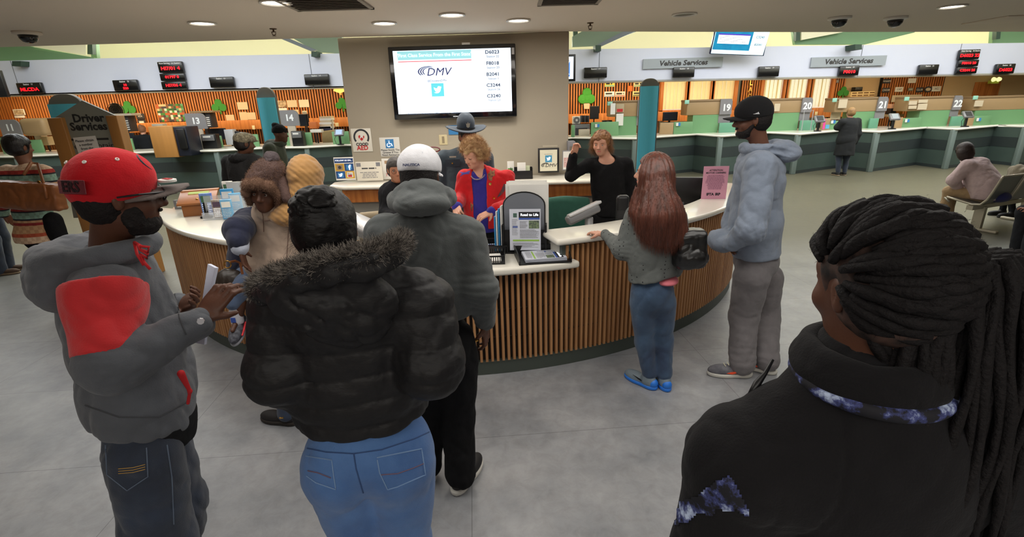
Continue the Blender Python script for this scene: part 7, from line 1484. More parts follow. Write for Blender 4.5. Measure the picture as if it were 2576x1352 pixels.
# ================================================================= G: tall man in blue grey hoodie
def man_blue_hoodie():
    F = nrm(V3(-.93, .30, 0)); L = V3(-F[1], F[0], 0); D = 3.36
    J = pose(0, 0, 180, 1.9); J['F'] = F; J['L'] = L; J['s'] = 1.06
    J['hc'] = W(1893, 300, D); J['hF'] = nrm(V3(-.93, .30, -.10)); J['hU'] = nrm(UZ+V3(-.12, 0, 0)); J['nk'] = W(1912, 372, D); J['ch'] = W(1908, 455, D); J['be'] = W(1900, 560, D); J['pe'] = W(1902, 655, D)
    st = W(1903, 412, D); J['sh'] = [st+L*.18, st-L*.17]; J['el'] = [W(1888, 575, D-.30), W(1850, 560, D+.2)]; J['wr'] = [W(1838, 612, D-.18), W(1835, 610, D+.05)]
    J['o'] = V3(1.78, D, 0); J['hp'] = [W(1890, 700, D-.10), W(1925, 700, D+.10)]; J['kn'] = [W(1872, 795, D-.06), W(1925, 790, D+.1)]; J['an'] = [Z(1866, 915, .10), Z(1928, 905, .10)]; J['ft'] = [nrm(V3(-1, .12, 0)), nrm(V3(-.75, .55, 0))]
    J['hd'] = [nrm(V3(-.1, .8, -.3)), nrm(V3(-.1, -.8, -.3))]; J['hn'] = [V3(1, 0, 0), V3(1, 0, 0)]; J['hsz'] = .7
    r = person(J, skin('skin_dark_brown', (104, 68, 52)), 'tall man in black cap, blue grey hoodie and grey trousers', h=.006, cw=.16); og = J['og']; J['mhair'] = H_CURL
    m = cloth('hoodie_blue_grey', (130, 141, 158), b2=.3)
    ops = top_ops(J, .21, .165, .215, .18, .20, .165, sl=(.105, .092, .062), hem=W(1890, 660, D-.15), f=.015, fr=7, seed=51, tilt=nrm(V3(.10, 0, -1)))+[('d', ringfold(J['el'][0], V3(1, 0, .4), .014, .045, .12), 0)]
    ops[3:3] = [('+', EL(W(1815, 605, D-.06), V3(.09, .14, .08)), .05)]
    o = garment('hoodie', ops, m, r, og, h=.007)
    nk = J['nk']; B = -F; Rr = frame(F, nrm(UZ+F*.45))
    garment('hood', [('+', TO(nk+B*.03+UZ*.0, Rr, .118, .13, .036), .03), ('+', EL(nk+B*.16-UZ*.035, V3(.13, .09, .062), frame(F, nrm(UZ+F*.15))), .04), ('+', EL(nk+B*.09+UZ*.0, V3(.12, .08, .055), Rr), .04), ('+', RC(nk+F*.07-UZ*.05+L*.05, nk+B*.04-UZ*.01+L*.10, .028), .03), ('-', EL(nk+B*.01+UZ*.075, V3(.082, .09, .08)), .02), ('-', RC(nk+B*.05+L*.14+UZ*.0, nk+B*.22+L*.12-UZ*.03, .012), .02), ('d', folds(.009, 11, (1, 1, 1.6), 17, .7), 0)], m, o, og, h=.006)
    garment('trousers', [q_ if q_[0] != '+' else q_ for q_ in leg_ops(J, (.122, .102, .086), f=.009, fr=8, hw=.19, hd=.15, seed=15, ank=.0)]+[('d', ringfold(J['kn'][0], UZ, .006, .06, .14), 0), ('d', ringfold(J['an'][0]+UZ*.06, UZ, .007, .045, .10), 0), ('d', ringfold(J['an'][1]+UZ*.06, UZ, .007, .045, .10), 0)], cloth('trousers_grey', (116, 112, 114), b2=.3), r, og, h=.007)
    mu = mat('runner_grey', (112, 112, 118), .6, bump=.3, bscale=200, rgb2=(84, 84, 92), vscale=20)
    for i in (0, 1):
        u, q, R = shoe(J, i, mu, M_WSOLE, r, og, h=.005, s=1.12); g = -1 if i == 0 else 1; oo = mat('swoosh_orange', (255, 90, 50), .5)
        sd = 1 if i == 0 else -1
        for side in (-1, 1):
            pts = [(-.085, .062), (-.05, .030), (-.01, .014), (.03, .020), (.0, .030), (-.03, .036), (-.055, .050)]
            xa, ya = (R[:, 1], R[:, 2]) if side == 1 else (-R[:, 1], R[:, 2]); p0 = q(.044*side, .02, .02)-og; poly(MB(), p0, xa, ya, [(a*(1 if side == 1 else -1), b) for a, b in pts], .004).build('side_swoosh', oo, u)
        garment('collar_lining', [('+', RC(q(-.0, -.05, .092), q(0, -.02, .085), .036, .030), 0)], oo, u, og, h=.005)
        mb = MB()
        for k in range(4): mb.tube([q(-.022, .03+.02*k, .085-.008*k)-og, q(0, .035+.02*k, .089-.009*k)-og, q(.022, .03+.02*k, .085-.008*k)-og], .003, 5)
        mb.build('laces', mat('lace_cream', (220, 216, 190), .8), u)
    s = 1.04; R = frame(J['hF'], J['hU']); q = lambda a, b, c: J['hc']+R@(V3(a, b, c)*s)
    garment('hair', hair_ops(J, .004, low=-.04, nz=.003, fr=60), H_CURL, r, og, h=.005)
    garment('beard', [('+', EL(q(0, .042, -.082), V3(.052, .056, .036)*s, R), 0), ('+', RC(q(-.02, .09, -.046), q(.02, .09, -.046), .007), .01), ('+', RC(q(.062, .0, -.03), q(.05, .04, -.075), .012, .02), .02), ('+', RC(q(-.062, .0, -.03), q(-.05, .04, -.075), .012, .02), .02), ('-', EL(q(0, .10, -.062), V3(.02, .03, .009)*s, R), .005), ('d', folds(.004, 70), 0)], H_CURL, r, og, h=.004)
    g = MB()
    for k in (-1, 1):
        g.tube([q(k*.033+.023*math.cos(t), .106-.006*abs(math.sin(t)), .006+.016*math.sin(t))-og for t in np.linspace(0, 2*math.pi, 16)], .0022, 5); g.tube([q(k*.057, .103, .012)-og, q(k*.084, .04, .012)-og, q(k*.086, -.01, .008)-og], .003, 5)
    g.build('glasses', M_BLK, r); MB().lathe(q(-.082, -.006, -.036)-og, [(.005, 0), (.005, .004)], 8).build('ear_stud', mat('gold', (220, 170, 90), .25, 1), r); MB().lathe(q(.082, -.006, -.036)-og, [(.005, 0), (.005, .004)], 8).build('ear_stud', mat('gold', (220, 170, 90), .25, 1), r)
    bk = cloth('cap_black', (24, 24, 26), b2=.08, sheen=.04); c_, b_, qq, R2 = cap(J, bk, bk, curve=3.0, big=1.02, brimlen=.082, tip=-.02, hgt=.002)
    def onc(az, el_):
        d = V3(math.cos(el_)*math.sin(az), math.cos(el_)*math.cos(az), math.sin(el_)); p = qq(.0885*d[0], -.012+.1085*d[1], .035+.1*d[2]); return p, nrm(p-qq(0, -.012, .03))
    p, n = onc(-1.55, .05); xa = nrm(np.cross(UZ, n)); ya = nrm(np.cross(n, xa)); poly(MB(), p+n*.001-og, xa, ya, [(-.018, -.006), (-.012, .012), (-.006, .0), (-.002, .013), (.004, .0), (.010, .009), (.020, -.006)], .002).build('side_mark', mat('mark_silver', (190, 192, 196), .5), c_)
    p, n = onc(-.25, .75); MB().tube([p+nrm(np.cross(n, UZ))*.028*math.cos(t)+np.cross(n, nrm(np.cross(n, UZ)))*.028*math.sin(t)-og for t in np.linspace(0, 2*math.pi, 20)], .0022, 5).build('front_ring_mark', mat('ring_grey', (110, 112, 118), .6), c_)
    return J
JG = man_blue_hoodie()
# ================================================================= E: man with long locs, nearest the camera
def man_locs():
    F = nrm(V3(-.30, 1, 0)); L = V3(-F[1], F[0], 0); D = .76
    J = pose(0, 0, 90, 1.78); J['F'] = F; J['L'] = L; J['s'] = 1.0
    J['hc'] = W(2205, 722, D); J['hF'] = nrm(V3(-.14, 1.0, -.10)); J['hU'] = nrm(V3(-.05, .08, 1)); J['nk'] = W(2165, 905, D); J['ch'] = W(2190, 1180, D-.02); J['be'] = J['ch']-UZ*.2+F*.02; J['pe'] = J['ch']-UZ*.36+F*.03
    J['sh'] = [W(1868, 1165, D-.02), W(2500, 1160, D)]; J['el'] = [J['sh'][0]-UZ*.30+L*.07-F*.02, J['sh'][1]-UZ*.30-L*.06]; J['wr'] = [J['el'][0]-UZ*.20+F*.12, J['el'][1]-UZ*.20+F*.12]
    c = J['pe']; J['o'] = V3(c[0], c[1], 0); hz = .92; J['hp'] = [V3(c[0], c[1], hz)+L*.09, V3(c[0], c[1], hz)-L*.09]; J['kn'] = [V3(c[0], c[1], .5)+L*.1, V3(c[0], c[1], .5)-L*.1]; J['an'] = [V3(c[0], c[1], .09)+L*.11, V3(c[0], c[1], .09)-L*.11]; J['ft'] = [F, F]
    J['hd'] = [V3(0, .2, -1), V3(0, .2, -1)]; J['hn'] = [V3(1, 0, 0), V3(-1, 0, 0)]
    r = person(J, skin('skin_dark_brown', (104, 68, 52)), 'man with long dark locs and black printed jacket, nearest the camera', h=.004, cw=.16); og = J['og']
    m = cloth('jacket_black', (24, 23, 25), b2=.25, sheen=.03)
    ops = top_ops(J, .20, .135, .20, .14, .19, .14, sl=(.092, .08, .06), hem=V3(0, 0, .88), f=.007, fr=8, seed=61); ops[3:3] = [('+', RC(J['nk']-UZ*.035, J['sh'][0]+UZ*.005, .075, .085), .06), ('+', RC(J['nk']-UZ*.035, J['sh'][1]+UZ*.005, .075, .085), .06)]
    def seamd(p):   # yoke seam and armhole seam pressed in
        q = p-J['sh'][0]; a = np.abs(q@nrm(L*1+UZ*.25)+.055); z = np.abs(p[:, 2]-(J['ch'][2]-.03)); return .004*np.exp(-(a/.004)**2)+.0025*np.exp(-(z/.003)**2)
    o = garment('jacket', ops+[('d', seamd, 0)], m, r, og, h=.005)
    nk = J['nk']; Rr = frame(F, nrm(UZ+F*.50)); nk = nk+UZ*.006-F*.012
    garment('collar', [('+', TO(nk+UZ*.016, Rr, .088, .090, .017), 0), ('+', TO(nk+UZ*.002, Rr, .094, .096, .018), .012), ('+', TO(nk-UZ*.014, Rr, .102, .102, .018), .012), ('d', folds(.004, 14, (1, 1, 1.5), 2), 0)], m, o, og, h=.0045)
    pm = bpy.data.materials.new('mountain_print'); pm.use_nodes = True; nt = pm.node_tree; N = nt.nodes; Lk = nt.links
    tc = N.new('ShaderNodeTexCoord'); n1 = N.new('ShaderNodeTexNoise'); n1.inputs['Scale'].default_value = 26; n1.inputs['Detail'].default_value = 7; n1.inputs['Roughness'].default_value = .65; Lk.new(tc.outputs['Object'], n1.inputs[0])
    cr = N.new('ShaderNodeValToRGB'); e = cr.color_ramp.elements; e[0].position = .47; e[0].color = (*lin((22, 22, 30)), 1); e[1].position = .66; e[1].color = (*lin((196, 212, 240)), 1); x = cr.color_ramp.elements.new(.55); x.color = (*lin((66, 74, 130)), 1)
    Lk.new(n1.outputs[0], cr.inputs[0]); Lk.new(cr.outputs[0], N['Principled BSDF'].inputs['Base Color']); N['Principled BSDF'].inputs['Roughness'].default_value = .8
    garment('collar_print', [('+', TO(nk-UZ*.032-F*.006, Rr, .108, .108, .014), 0)], pm, o, og, h=.0045)
    # mountain print on the sleeve: a thin appliqué wrapped on the upper arm
    from mathutils.bvhtree import BVHTree
    bv = BVHTree.FromPolygons([v.co.copy() for v in o.data.vertices], [tuple(q.vertices) for q in o.data.polygons])
    outline = [(1688, 1330), (1690, 1290), (1715, 1262), (1752, 1250), (1775, 1232), (1800, 1212), (1832, 1198), (1850, 1215), (1862, 1240), (1885, 1290), (1880, 1300), (1850, 1282), (1830, 1290), (1805, 1278), (1790, 1300), (1760, 1290), (1738, 1312), (1710, 1318)]
    vs_, fs_ = [], []; gx = np.arange(1680, 1896, 6); gy = np.arange(1190, 1340, 6); idm = {}
    def inside(x, y):
        c_ = False; n_ = len(outline)
        for i in range(n_):
            (x1, y1), (x2, y2) = outline[i], outline[(i+1) % n_]
            if (y1 > y) != (y2 > y) and x < (x2-x1)*(y-y1)/(y2-y1)+x1: c_ = not c_
        return c_
    for i, a in enumerate(gx):
        for j, b in enumerate(gy):
            h_, n_, _, _ = bv.ray_cast(Vector(C_POS-og), Vector(nrm(W(a, b, 1.0)-C_POS)))
            if h_ is not None: idm[i, j] = len(vs_); vs_.append(np.array(h_)+np.array(n_)*.0015)
    for i, a in enumerate(gx[:-1]):
        for j, b in enumerate(gy[:-1]):
            k = [(i, j), (i, j+1), (i+1, j+1), (i+1, j)]
            if inside(a+3, b+3) and all(q in idm for q in k): fs_.append([idm[q] for q in k])
    if fs_: link('sleeve_print', mesh(vs_, fs_), pm, o, smooth=True)
    MB().tube([W(1944, 905, D+.06)-og, W(1925, 940, D+.05)-og, W(1905, 965, D+.04)-og, W(1880, 1005, D+.03)-og], [.003, .004, .007, .004], 10).build('collar_cord', M_BLK, o, smooth=True)
    garment('trousers', leg_ops(J, (.10, .08, .065)), cloth('trousers_black', (22, 22, 24)), r, og, h=.012)
    for i in (0, 1): shoe(J, i, M_BSH, M_WSOLE, r, og, h=.01)
    # hair: scalp rows swept back to a ponytail, then the hanging locs
    hm = mat('locs_black', (26, 23, 24), .75, bump=1, bscale=150, var=.35, vscale=40, spec=.25)
    R = frame(J['hF'], J['hU']); q = lambda a, b, c: J['hc']+R@V3(a, b, c); tie = W(2385, 676, D-.02)
    sk = garment('scalp_hair', hair_ops(J, .006, low=-.035, nz=.003, fr=40), mat('scalp', (96, 70, 60), .7, rgb2=(30, 24, 22), vscale=30), r, og, h=.0045)
    rg = random.Random(3); mb = MB(); nrow = 20
    def onscalp(az, el_, lift=.0):
        d = V3(math.cos(el_)*math.sin(az), math.cos(el_)*math.cos(az), math.sin(el_)); return q(d[0]*(.088+lift), -.015+d[1]*(.106+lift), .032+d[2]*(.097+lift))
    tl = R.T@(tie-J['hc'])
    td = nrm((R.T@(tie-q(0, -.015, .032)))/np.array([.088, .106, .097]))
    N_ = 300
    for k in range(N_):   # roots spread evenly over the scalp, each lock laid towards the tie
        z_ = 1-1.62*(k+.5)/N_; a_ = k*2.39996; rr = math.sqrt(max(0, 1-z_*z_)); d0 = V3(rr*math.sin(a_), rr*math.cos(a_), z_)
        if d0[1] > .45 and d0[2] < .30 or (abs(d0[0]) > .5 and d0[1] > -.02 and d0[2] < .12): continue
        om = math.acos(max(-.999, min(.999, d0@td))); pts = []; mxt = min(1, .95/om); ts = np.linspace(0, mxt, 9)
        for i_, t in enumerate(ts):
            d = (math.sin((1-t)*om)*d0+math.sin(t*om)*td)/math.sin(om); lf = .004+.009*math.sin(min(1, i_/5)*1.57)+.0035*math.sin(k*1.7+t*9)
            pts.append(q(d[0]*(.088+lf), -.015+d[1]*(.106+lf), .032+d[2]*(.097+lf))-og)
        mb.tube(pts, [(.0062+.0035*math.sin(min(1, i_/3)*1.57))*(1+.16*math.sin(t*24+k)) for i_, t in enumerate(ts)], 7)
    ro = mb.build('braided_rows', hm, sk, smooth=True)
    garment('hair_tie_wrap', [('+', EL(tie, V3(.040, .036, .036)), 0), ('d', folds(.006, 30), 0)], hm, sk, og, h=.004)
    mb = MB()
    for k in range(120):
        a = rg.uniform(0, 2*math.pi); rr = rg.uniform(.2, 1)**.5; ex = math.cos(a)*rr; ey = math.sin(a)*rr
        x0 = tie+V3(ex*.028, ey*.026, .018*rr); ln = rg.uniform(.50, .68); pts = []; out = V3(.0+.118*ex, -.035+.05*ey, 0)
        for t in np.linspace(0, 1, 13):
            w = 1-math.exp(-t*6); rise = .028*math.sin(min(t*4, 1)*math.pi)*(1 if ex > 0 else .7)
            pts.append(x0+out*w+V3(.03*t+.006*math.sin(t*11+k), .004*math.cos(t*9+k*2), rise-ln*max(0, t-.05)**1.08)-og)
        mb.tube(pts, [(.0088+.0022*math.sin(t*17+k*1.7))*(1-.25*t) for t in np.linspace(0, 1, 13)], 7)
    mb.build('ponytail_locs', hm, sk, smooth=True)
    mb = MB()
    for k in range(26):
        t0 = k/25; st_ = W(2150+t0*230, 795+rg.uniform(-25, 20)+t0*10, D-.04); en = W(2215+t0*250, 900+t0*130+rg.uniform(-20, 50), D-.06); mb.tube([st_*(1-t)+en*t+V3(.004*math.sin(t*7+k), -.012*math.sin(t*3), 0)-og for t in np.linspace(0, 1, 9)], .0085, 7)
    mb.build('nape_locs', hm, sk, smooth=True)
    p, n = surf_pts(ro, 5000, 4, origin=og); strands('frizz', p, n, .006, .0003, hm, sk, og, seg=3, curl=3, jit=.6, seed=5).location = (0, 0, 0)
    return J
JE = man_locs()
# ================================================================= clerk in the red jacket
M_GOLD = mat('gold', (220, 170, 90), .25, 1)
def lady_red():
    F = nrm(V3(-.12, -1, 0)); L = V3(-F[1], F[0], 0); D = 4.35
    J = pose(0, 0, -90, 1.68); J['F'] = F; J['L'] = L; J['s'] = .96
    J['hc'] = W(1192, 388, D-.06); J['hF'] = nrm(V3(-.62, -.70, -.38)); J['hU'] = nrm(V3(-.10, -.25, 1)); J['nk'] = W(1205, 425, D+.02); J['ch'] = W(1218, 480, D+.03); J['be'] = W(1218, 530, D+.03); J['pe'] = W(1218, 585, D+.03)
    J['sh'] = [W(1275, 447, D), W(1169, 447, D)]; J['el'] = [W(1285, 515, D-.05), W(1158, 500, D+.0)]; J['wr'] = [W(1238, 532, D-.30), W(1148, 520, D-.28)]
    o = J['pe']; J['o'] = V3(o[0], o[1], 0); J['hp'] = [V3(o[0], o[1], .84)+L*.09, V3(o[0], o[1], .84)-L*.09]; J['kn'] = [V3(o[0], o[1], .46)+L*.09, V3(o[0], o[1], .46)-L*.09]; J['an'] = [V3(o[0], o[1], .09)+L*.1, V3(o[0], o[1], .09)-L*.1]; J['ft'] = [F, F]
    J['hd'] = [nrm(V3(-.75, -.5, -.25)), nrm(V3(.15, -.7, -.25))]; J['hn'] = [nrm(V3(-.2, .2, -1)), nrm(V3(.6, .2, -.8))]
    r = person(J, SK_FAIR, 'older clerk with curly blonde hair in bright red jacket over a blue top', h=.005, cw=.15, curl=(.35, .9)); og = J['og']; J['mhair'] = mat('brow_sand', (150, 110, 80), .7)
    rm = cloth('jacket_red', (206, 28, 34), b2=.25); nv = cloth('top_royal_blue', (50, 44, 140), b2=.2)
    # blue shell first, the jacket open at the front
    garment('blue_top', top_ops(J, .165, .125, .175, .14, .17, .13, sl=(.05, .05, .043), hem=V3(0, 0, .86), f=.006, fr=9, cuff=-.005, seed=71, neck=False)+[('-', RC(J['nk']+F*.07+UZ*.04, J['ch']+F*.13+UZ*.10, .065, .02), .01)], nv, r, og, h=.007)
    ops = top_ops(J, .18, .14, .185, .155, .19, .15, sl=(.070, .066, .054), hem=V3(0, 0, .90), f=.010, fr=9, cuff=.05, seed=72)
    fx = J['ch']+F*.16
    ops.insert(-1, ('-', BX(V3(fx[0]-.015, fx[1], 1.10), V3(.060, .12, .36), .03, rotz(-.02)), .006)); ops.insert(-1, ('-', RC(J['nk']+F*.10+UZ*.03, fx-UZ*.02, .075, .045), .01))
    o_ = garment('jacket', ops, rm, r, og, h=.006)
    from mathutils.bvhtree import BVHTree
    bv = BVHTree.FromPolygons([v.co.copy() for v in o_.data.vertices], [tuple(q.vertices) for q in o_.data.polygons])
    def decal(parent, outline, m, nm, bvh=bv, ogx=og, step=3, lift=.002):
        xs = [p[0] for p in outline]; ys = [p[1] for p in outline]; cx, cy = sum(xs)/len(xs), sum(ys)/len(ys); v = []; f = []; K = 6; n = len(outline)
        def hit(a, b):
            h_, n_, _, _ = bvh.ray_cast(Vector(C_POS-ogx), Vector(nrm(W(a, b, 1.0)-C_POS))); return None if h_ is None else np.array(h_)+np.array(n_)*lift
        for k in range(K+1):
            for (a, b) in outline:
                p = hit(cx+(a-cx)*k/K, cy+(b-cy)*k/K)
                if p is None: p = v[-1] if v else hit(cx, cy)
                if p is None: return
                v.append(p)
        for k in range(K):
            for i in range(n): f.append([k*n+i, (k+1)*n+i, (k+1)*n+(i+1) % n, k*n+(i+1) % n])
        link(nm, mesh(v, f), m, parent, smooth=True)
    pt = mat('patch_paisley', (84, 40, 46), .8, rgb2=(160, 110, 70), vscale=50); pg = mat('patch_teal', (54, 68, 84), .8, rgb2=(120, 60, 50), vscale=45); pb = mat('patch_periwinkle', (84, 78, 160), .8)
    decal(o_, [(1160, 420), (1172, 417), (1180, 424), (1172, 432), (1160, 432)], pt, 'paisley_patch'); decal(o_, [(1157, 433), (1184, 430), (1180, 438), (1158, 444)], pb, 'blue_patch')
    decal(o_, [(1234, 428), (1248, 424), (1246, 440), (1236, 456), (1229, 452), (1226, 440)], pt, 'paisley_patch'); decal(o_, [(1247, 400), (1262, 398), (1266, 406), (1256, 412), (1248, 410)], pg, 'teal_patch')
    decal(o_, [(1268, 462), (1273, 466), (1270, 480), (1262, 490), (1250, 498), (1262, 476)], pg, 'teal_patch'); decal(o_, [(1184, 508), (1192, 506), (1195, 520), (1188, 534), (1184, 525)], pt, 'paisley_patch')
    for a, b in ((1233, 463), (1242, 498)):
        h_, n_, _, _ = bv.ray_cast(Vector(C_POS-og), Vector(nrm(W(a, b, 1.0)-C_POS)))
        if h_ is not None: MB().lathe(np.array(h_)+np.array(n_)*.001, [(.013, 0), (.012, .005), (.004, .004)], 14, frame(UZ, nrm(np.array(n_)))).build('button', M_GOLD, o_)
    garment('trousers', leg_ops(J, (.10, .08, .07), hw=.165), cloth('trousers_black', (22, 22, 24)), r, og, h=.01)
    for i in (0, 1): shoe(J, i, M_BSH, M_BSH, r, og, h=.01)
    s = .96; R = frame(J['hF'], J['hU']); q = lambda a, b, c: J['hc']+R@(V3(a, b, c)*s)
    hm = mat('hair_sandy', (214, 178, 130), .6, bump=.8, bscale=70, rgb2=(160, 118, 80), vscale=24, spec=.35)
    hh = garment('hair', [('+', EL(q(0, -.01, .058), V3(.110, .112, .088)*s, R), 0), ('+', EL(q(0, -.065, .0), V3(.104, .065, .095)*s, R), .03), ('+', EL(q(.07, .0, .03), V3(.045, .06, .06)*s, R), .03), ('+', EL(q(-.07, .0, .03), V3(.045, .06, .06)*s, R), .03), ('-', BX(q(0, .145, -.045), V3(.12, .10, .10)*s, .03, R), .02), ('d', folds(.020, 17, (1, 1, 1), 5, .6), 0), ('d', folds(.007, 45, (1, 1, 1), 6, .6), 0)], hm, r, og, h=.005)
    p, n = surf_pts(hh, 5000, 3, keep=lambda v, no: ((v-J['hc'])@R[:, 1] < .05) | ((v-J['hc'])@R[:, 2] > .085), origin=og); strands('curl', p, n*.5, .035, .0009, hm, hh, og, seg=4, curl=2.5, jit=.5, seed=6).location = (0, 0, 0)
    mb = MB(); c = J['nk']+F*.02-UZ*.0
    for k in range(34):
        t = 2*math.pi*k/34; p = c+L*.068*math.sin(t)+F*(.02+.085*math.cos(t))-UZ*(.02+.055*max(0, math.cos(t))); mb.lathe(p-og, [(.002, -.006), (.007, 0), (.002, .006)], 8)
    mb.build('necklace', mat('pearl_silver', (210, 205, 200), .25, .6), r); MB().tube([q(.082, -.005, -.03)-og, q(.084, -.004, -.065)-og], .004).build('earring', M_GOLD, r)
    garment('lips', [('+', RC(q(-.014, .088, -.060), q(.014, .088, -.060), .006), 0)], mat('lip_rose', (190, 96, 92), .5), r, og, h=.003)
    mb = MB()
    for g in (-1, 1): mb.tube([q(g*.031+x*.016, .0925-abs(x)*.005, .002-.003*(1-abs(x)))-og for x in (-1, -.5, 0, .5, 1)], .0022, 5)
    mb.build('eyelashes', mat('lash_brown', (70, 50, 44), .7), r)
    return J
JL = lady_red()
# ================================================================= trooper
def trooper():
    F = nrm(V3(.15, -1, 0)); L = V3(-F[1], F[0], 0); D = 5.0
    J = pose(0, D, -90, 1.80); x = W(1165, 420, D)[0]
    J = pose(x, D, -82, 1.80, w=1.08); J['hF'] = nrm(V3(.45, -1, -.22)); J['hc'] = W(1177, 345, D-.02); J['nk'] = W(1172, 385, D)
    J['sh'] = [W(1222, 398, D), W(1117, 398, D)]; J['el'] = [W(1232, 470, D), W(1108, 470, D)]; J['wr'] = [W(1225, 520, D-.15), W(1118, 525, D-.15)]; J['ch'] = W(1168, 430, D); J['be'] = W(1168, 490, D); J['pe'] = W(1168, 545, D)
    J['hd'] = [nrm(V3(-.3, -.7, -.5)), nrm(V3(.3, -.7, -.5))]
    r = person(J, SK_MED, 'state trooper in dark uniform and broad brimmed hat', h=.008); og = J['og']
    um = cloth('uniform_slate', (62, 74, 84), b2=.2)
    o = garment('uniform_shirt', top_ops(J, .185, .13, .18, .13, .175, .13, sl=(.075, .065, .05), hem=V3(0, 0, .92), f=.006, seed=81), um, r, og, h=.007)
    garment('trousers', leg_ops(J), cloth('uniform_trousers', (44, 48, 56)), r, og, h=.012)
    for i in (0, 1): shoe(J, i, M_BSH, M_BSH, r, og, h=.012)
    R = frame(nrm(V3(.3, -1, -.12))); c = W(1172, 326, D-.02); hm = cloth('felt_slate', (56, 66, 78), b2=.1)
    h = garment('campaign_hat', [('+', EL(c+R@V3(0, 0, .06), V3(.088, .102, .105), R), 0), ('&', HS(c, -R[:, 2]), .004), ('-', EL(c+R@V3(0, .02, .19), V3(.02, .05, .035), R), .03)], hm, r, og, h=.005)
    garment('hat_brim', [('+', brim_prim(c, R, .195, .20, .006, -.8, y0=-.0), 0), ('+', brim_prim(c, R@np.diag([-1, -1, 1]), .195, .20, .006, -.8), 0)], hm, h, og, h=.005)
    MB().lathe(c-og, [(.093, .0), (.092, .025)], 24, R@np.diag([.97, 1.12, 1])).build('hat_band', M_BLK, h)
    f = c+R@V3(0, .100, .055)-og; poly(MB(), f, -R[:, 0]*-1 if False else R[:, 0]*-1, R[:, 2], [(-.02, .02), (-.008, .012), (0, .03), (.008, .012), (.02, .02), (.014, -.016), (0, -.024), (-.014, -.016)], .006).build('hat_badge', mat('badge_silver', (190, 190, 180), .3, .8), h)
    def front(px, py): return W(px, py, D-.142)-og
    MB().box(front(1139, 395), (.032, .004, .007)).build('name_tag', mat('tag_silver', (200, 196, 180), .3, .6), o); MB().box(front(1139, 410)+V3(0, 0, 0), (.07, .004, .035)).build('pocket_flap', cloth('uniform_dark', (50, 60, 70)), o); MB().lathe(front(1138, 411)-V3(0, .004, 0), [(.009, 0), (.007, .004)], 12, frame(UZ, V3(0, -1, 0))).build('button', M_GOLD, o)
    J['mhair'] = H_BLK; garment('hair', hair_ops(J, .004, low=-.04), H_BLK, r, og, h=.008); return J
JT = trooper()
# ================================================================= simpler helper for middle and far figures
def figure(J, sk, label, top, trs, hair, h=.010, tk={}, hk={}, lk={}, shoes=(M_BSH, M_BSH), hairfn=None, eye=None, bk={}):
    r = person(J, sk, label, h=h, **bk); og = J['og']; J['mhair'] = hair; d = dict(f=.008, fr=8); d.update(tk)
    o = garment('top' if 'nm' not in d else d.pop('nm'), top_ops(J, **d), top, r, og, h=h)
    if trs: garment('trousers', leg_ops(J, **lk), trs, r, og, h=h*1.2)
    for i in (0, 1): shoe(J, i, shoes[0], shoes[1], r, og, h=h*1.1)
    if hair: garment('hair', hair_ops(J, **hk), hair, r, og, h=max(.005, h*.8))
    if eye: eyes(J, eye)
    return r, o
# seated clerk mostly hidden by the man in the white cap
D = 4.62; J = pose(W(1000, 500, D)[0], D, -90, 1.60); J['hc'] = W(996, 428, D-.08); J['hF'] = nrm(V3(.35, -1, -.1)); J['nk'] = W(1000, 465, D); J['ch'] = W(1005, 505, D); J['be'] = W(1008, 545, D+.05); J['pe'] = J['be']-UZ*.20+V3(0, .03, 0)
J['sh'] = [W(1045, 482, D), W(978, 484, D)]; J['el'] = [W(1050, 535, D-.08), W(970, 535, D-.05)]; J['wr'] = [W(1035, 540, D-.25), W(990, 545, D-.28)]; pz = J['pe']; F = J['F']; L = J['L']; J['hp'] = [pz+L*.09, pz-L*.09]; J['kn'] = [pz+L*.12+F*.38+UZ*.02, pz-L*.12+F*.38+UZ*.02]; J['an'] = [V3(pz[0], pz[1], .09)+L*.12+F*.40, V3(pz[0], pz[1], .09)-L*.12+F*.40]; J['o'] = V3(pz[0], pz[1], 0); J['hd'] = [nrm(V3(-.3, -.8, 0)), nrm(V3(.3, -.8, 0))]; J['hn'] = [-UZ, -UZ]
r, o = figure(J, SK_TAN, 'seated clerk in black jacket and blue scarf beside the white cap', cloth('jersey_black', (26, 26, 30)), cloth('trousers_black', (22, 22, 24)), mat('hair_greyblack', (52, 46, 44), .6, bump=.6, bscale=70), h=.008, tk=dict(cw=.18, cd=.13, hem=None), hk=dict(t=.012, low=-.02))
garment('blue_scarf', [('+', TO(J['nk']-UZ*.02, frame(F, nrm(UZ+F*.4)), .075, .08, .026), 0), ('+', RC(J['nk']+F*.07-UZ*.05-L*.02, J['ch']+F*.12-UZ*.02-L*.04, .032, .03), .02)], cloth('scarf_blue', (50, 62, 170)), o, J['og'], h=.006)
R = frame(J['hF']); gl = MB()
for g in (-1, 1): gl.tube([J['hc']+R@(V3(g*.033+.022*math.cos(t), .104, .004+.017*math.sin(t))*.92)-J['og'] for t in np.linspace(0, 2*math.pi, 14)], .002, 5)
gl.build('glasses', mat('wire_frame', (120, 90, 80), .3, .6), r); eyes(J, (60, 40, 30))
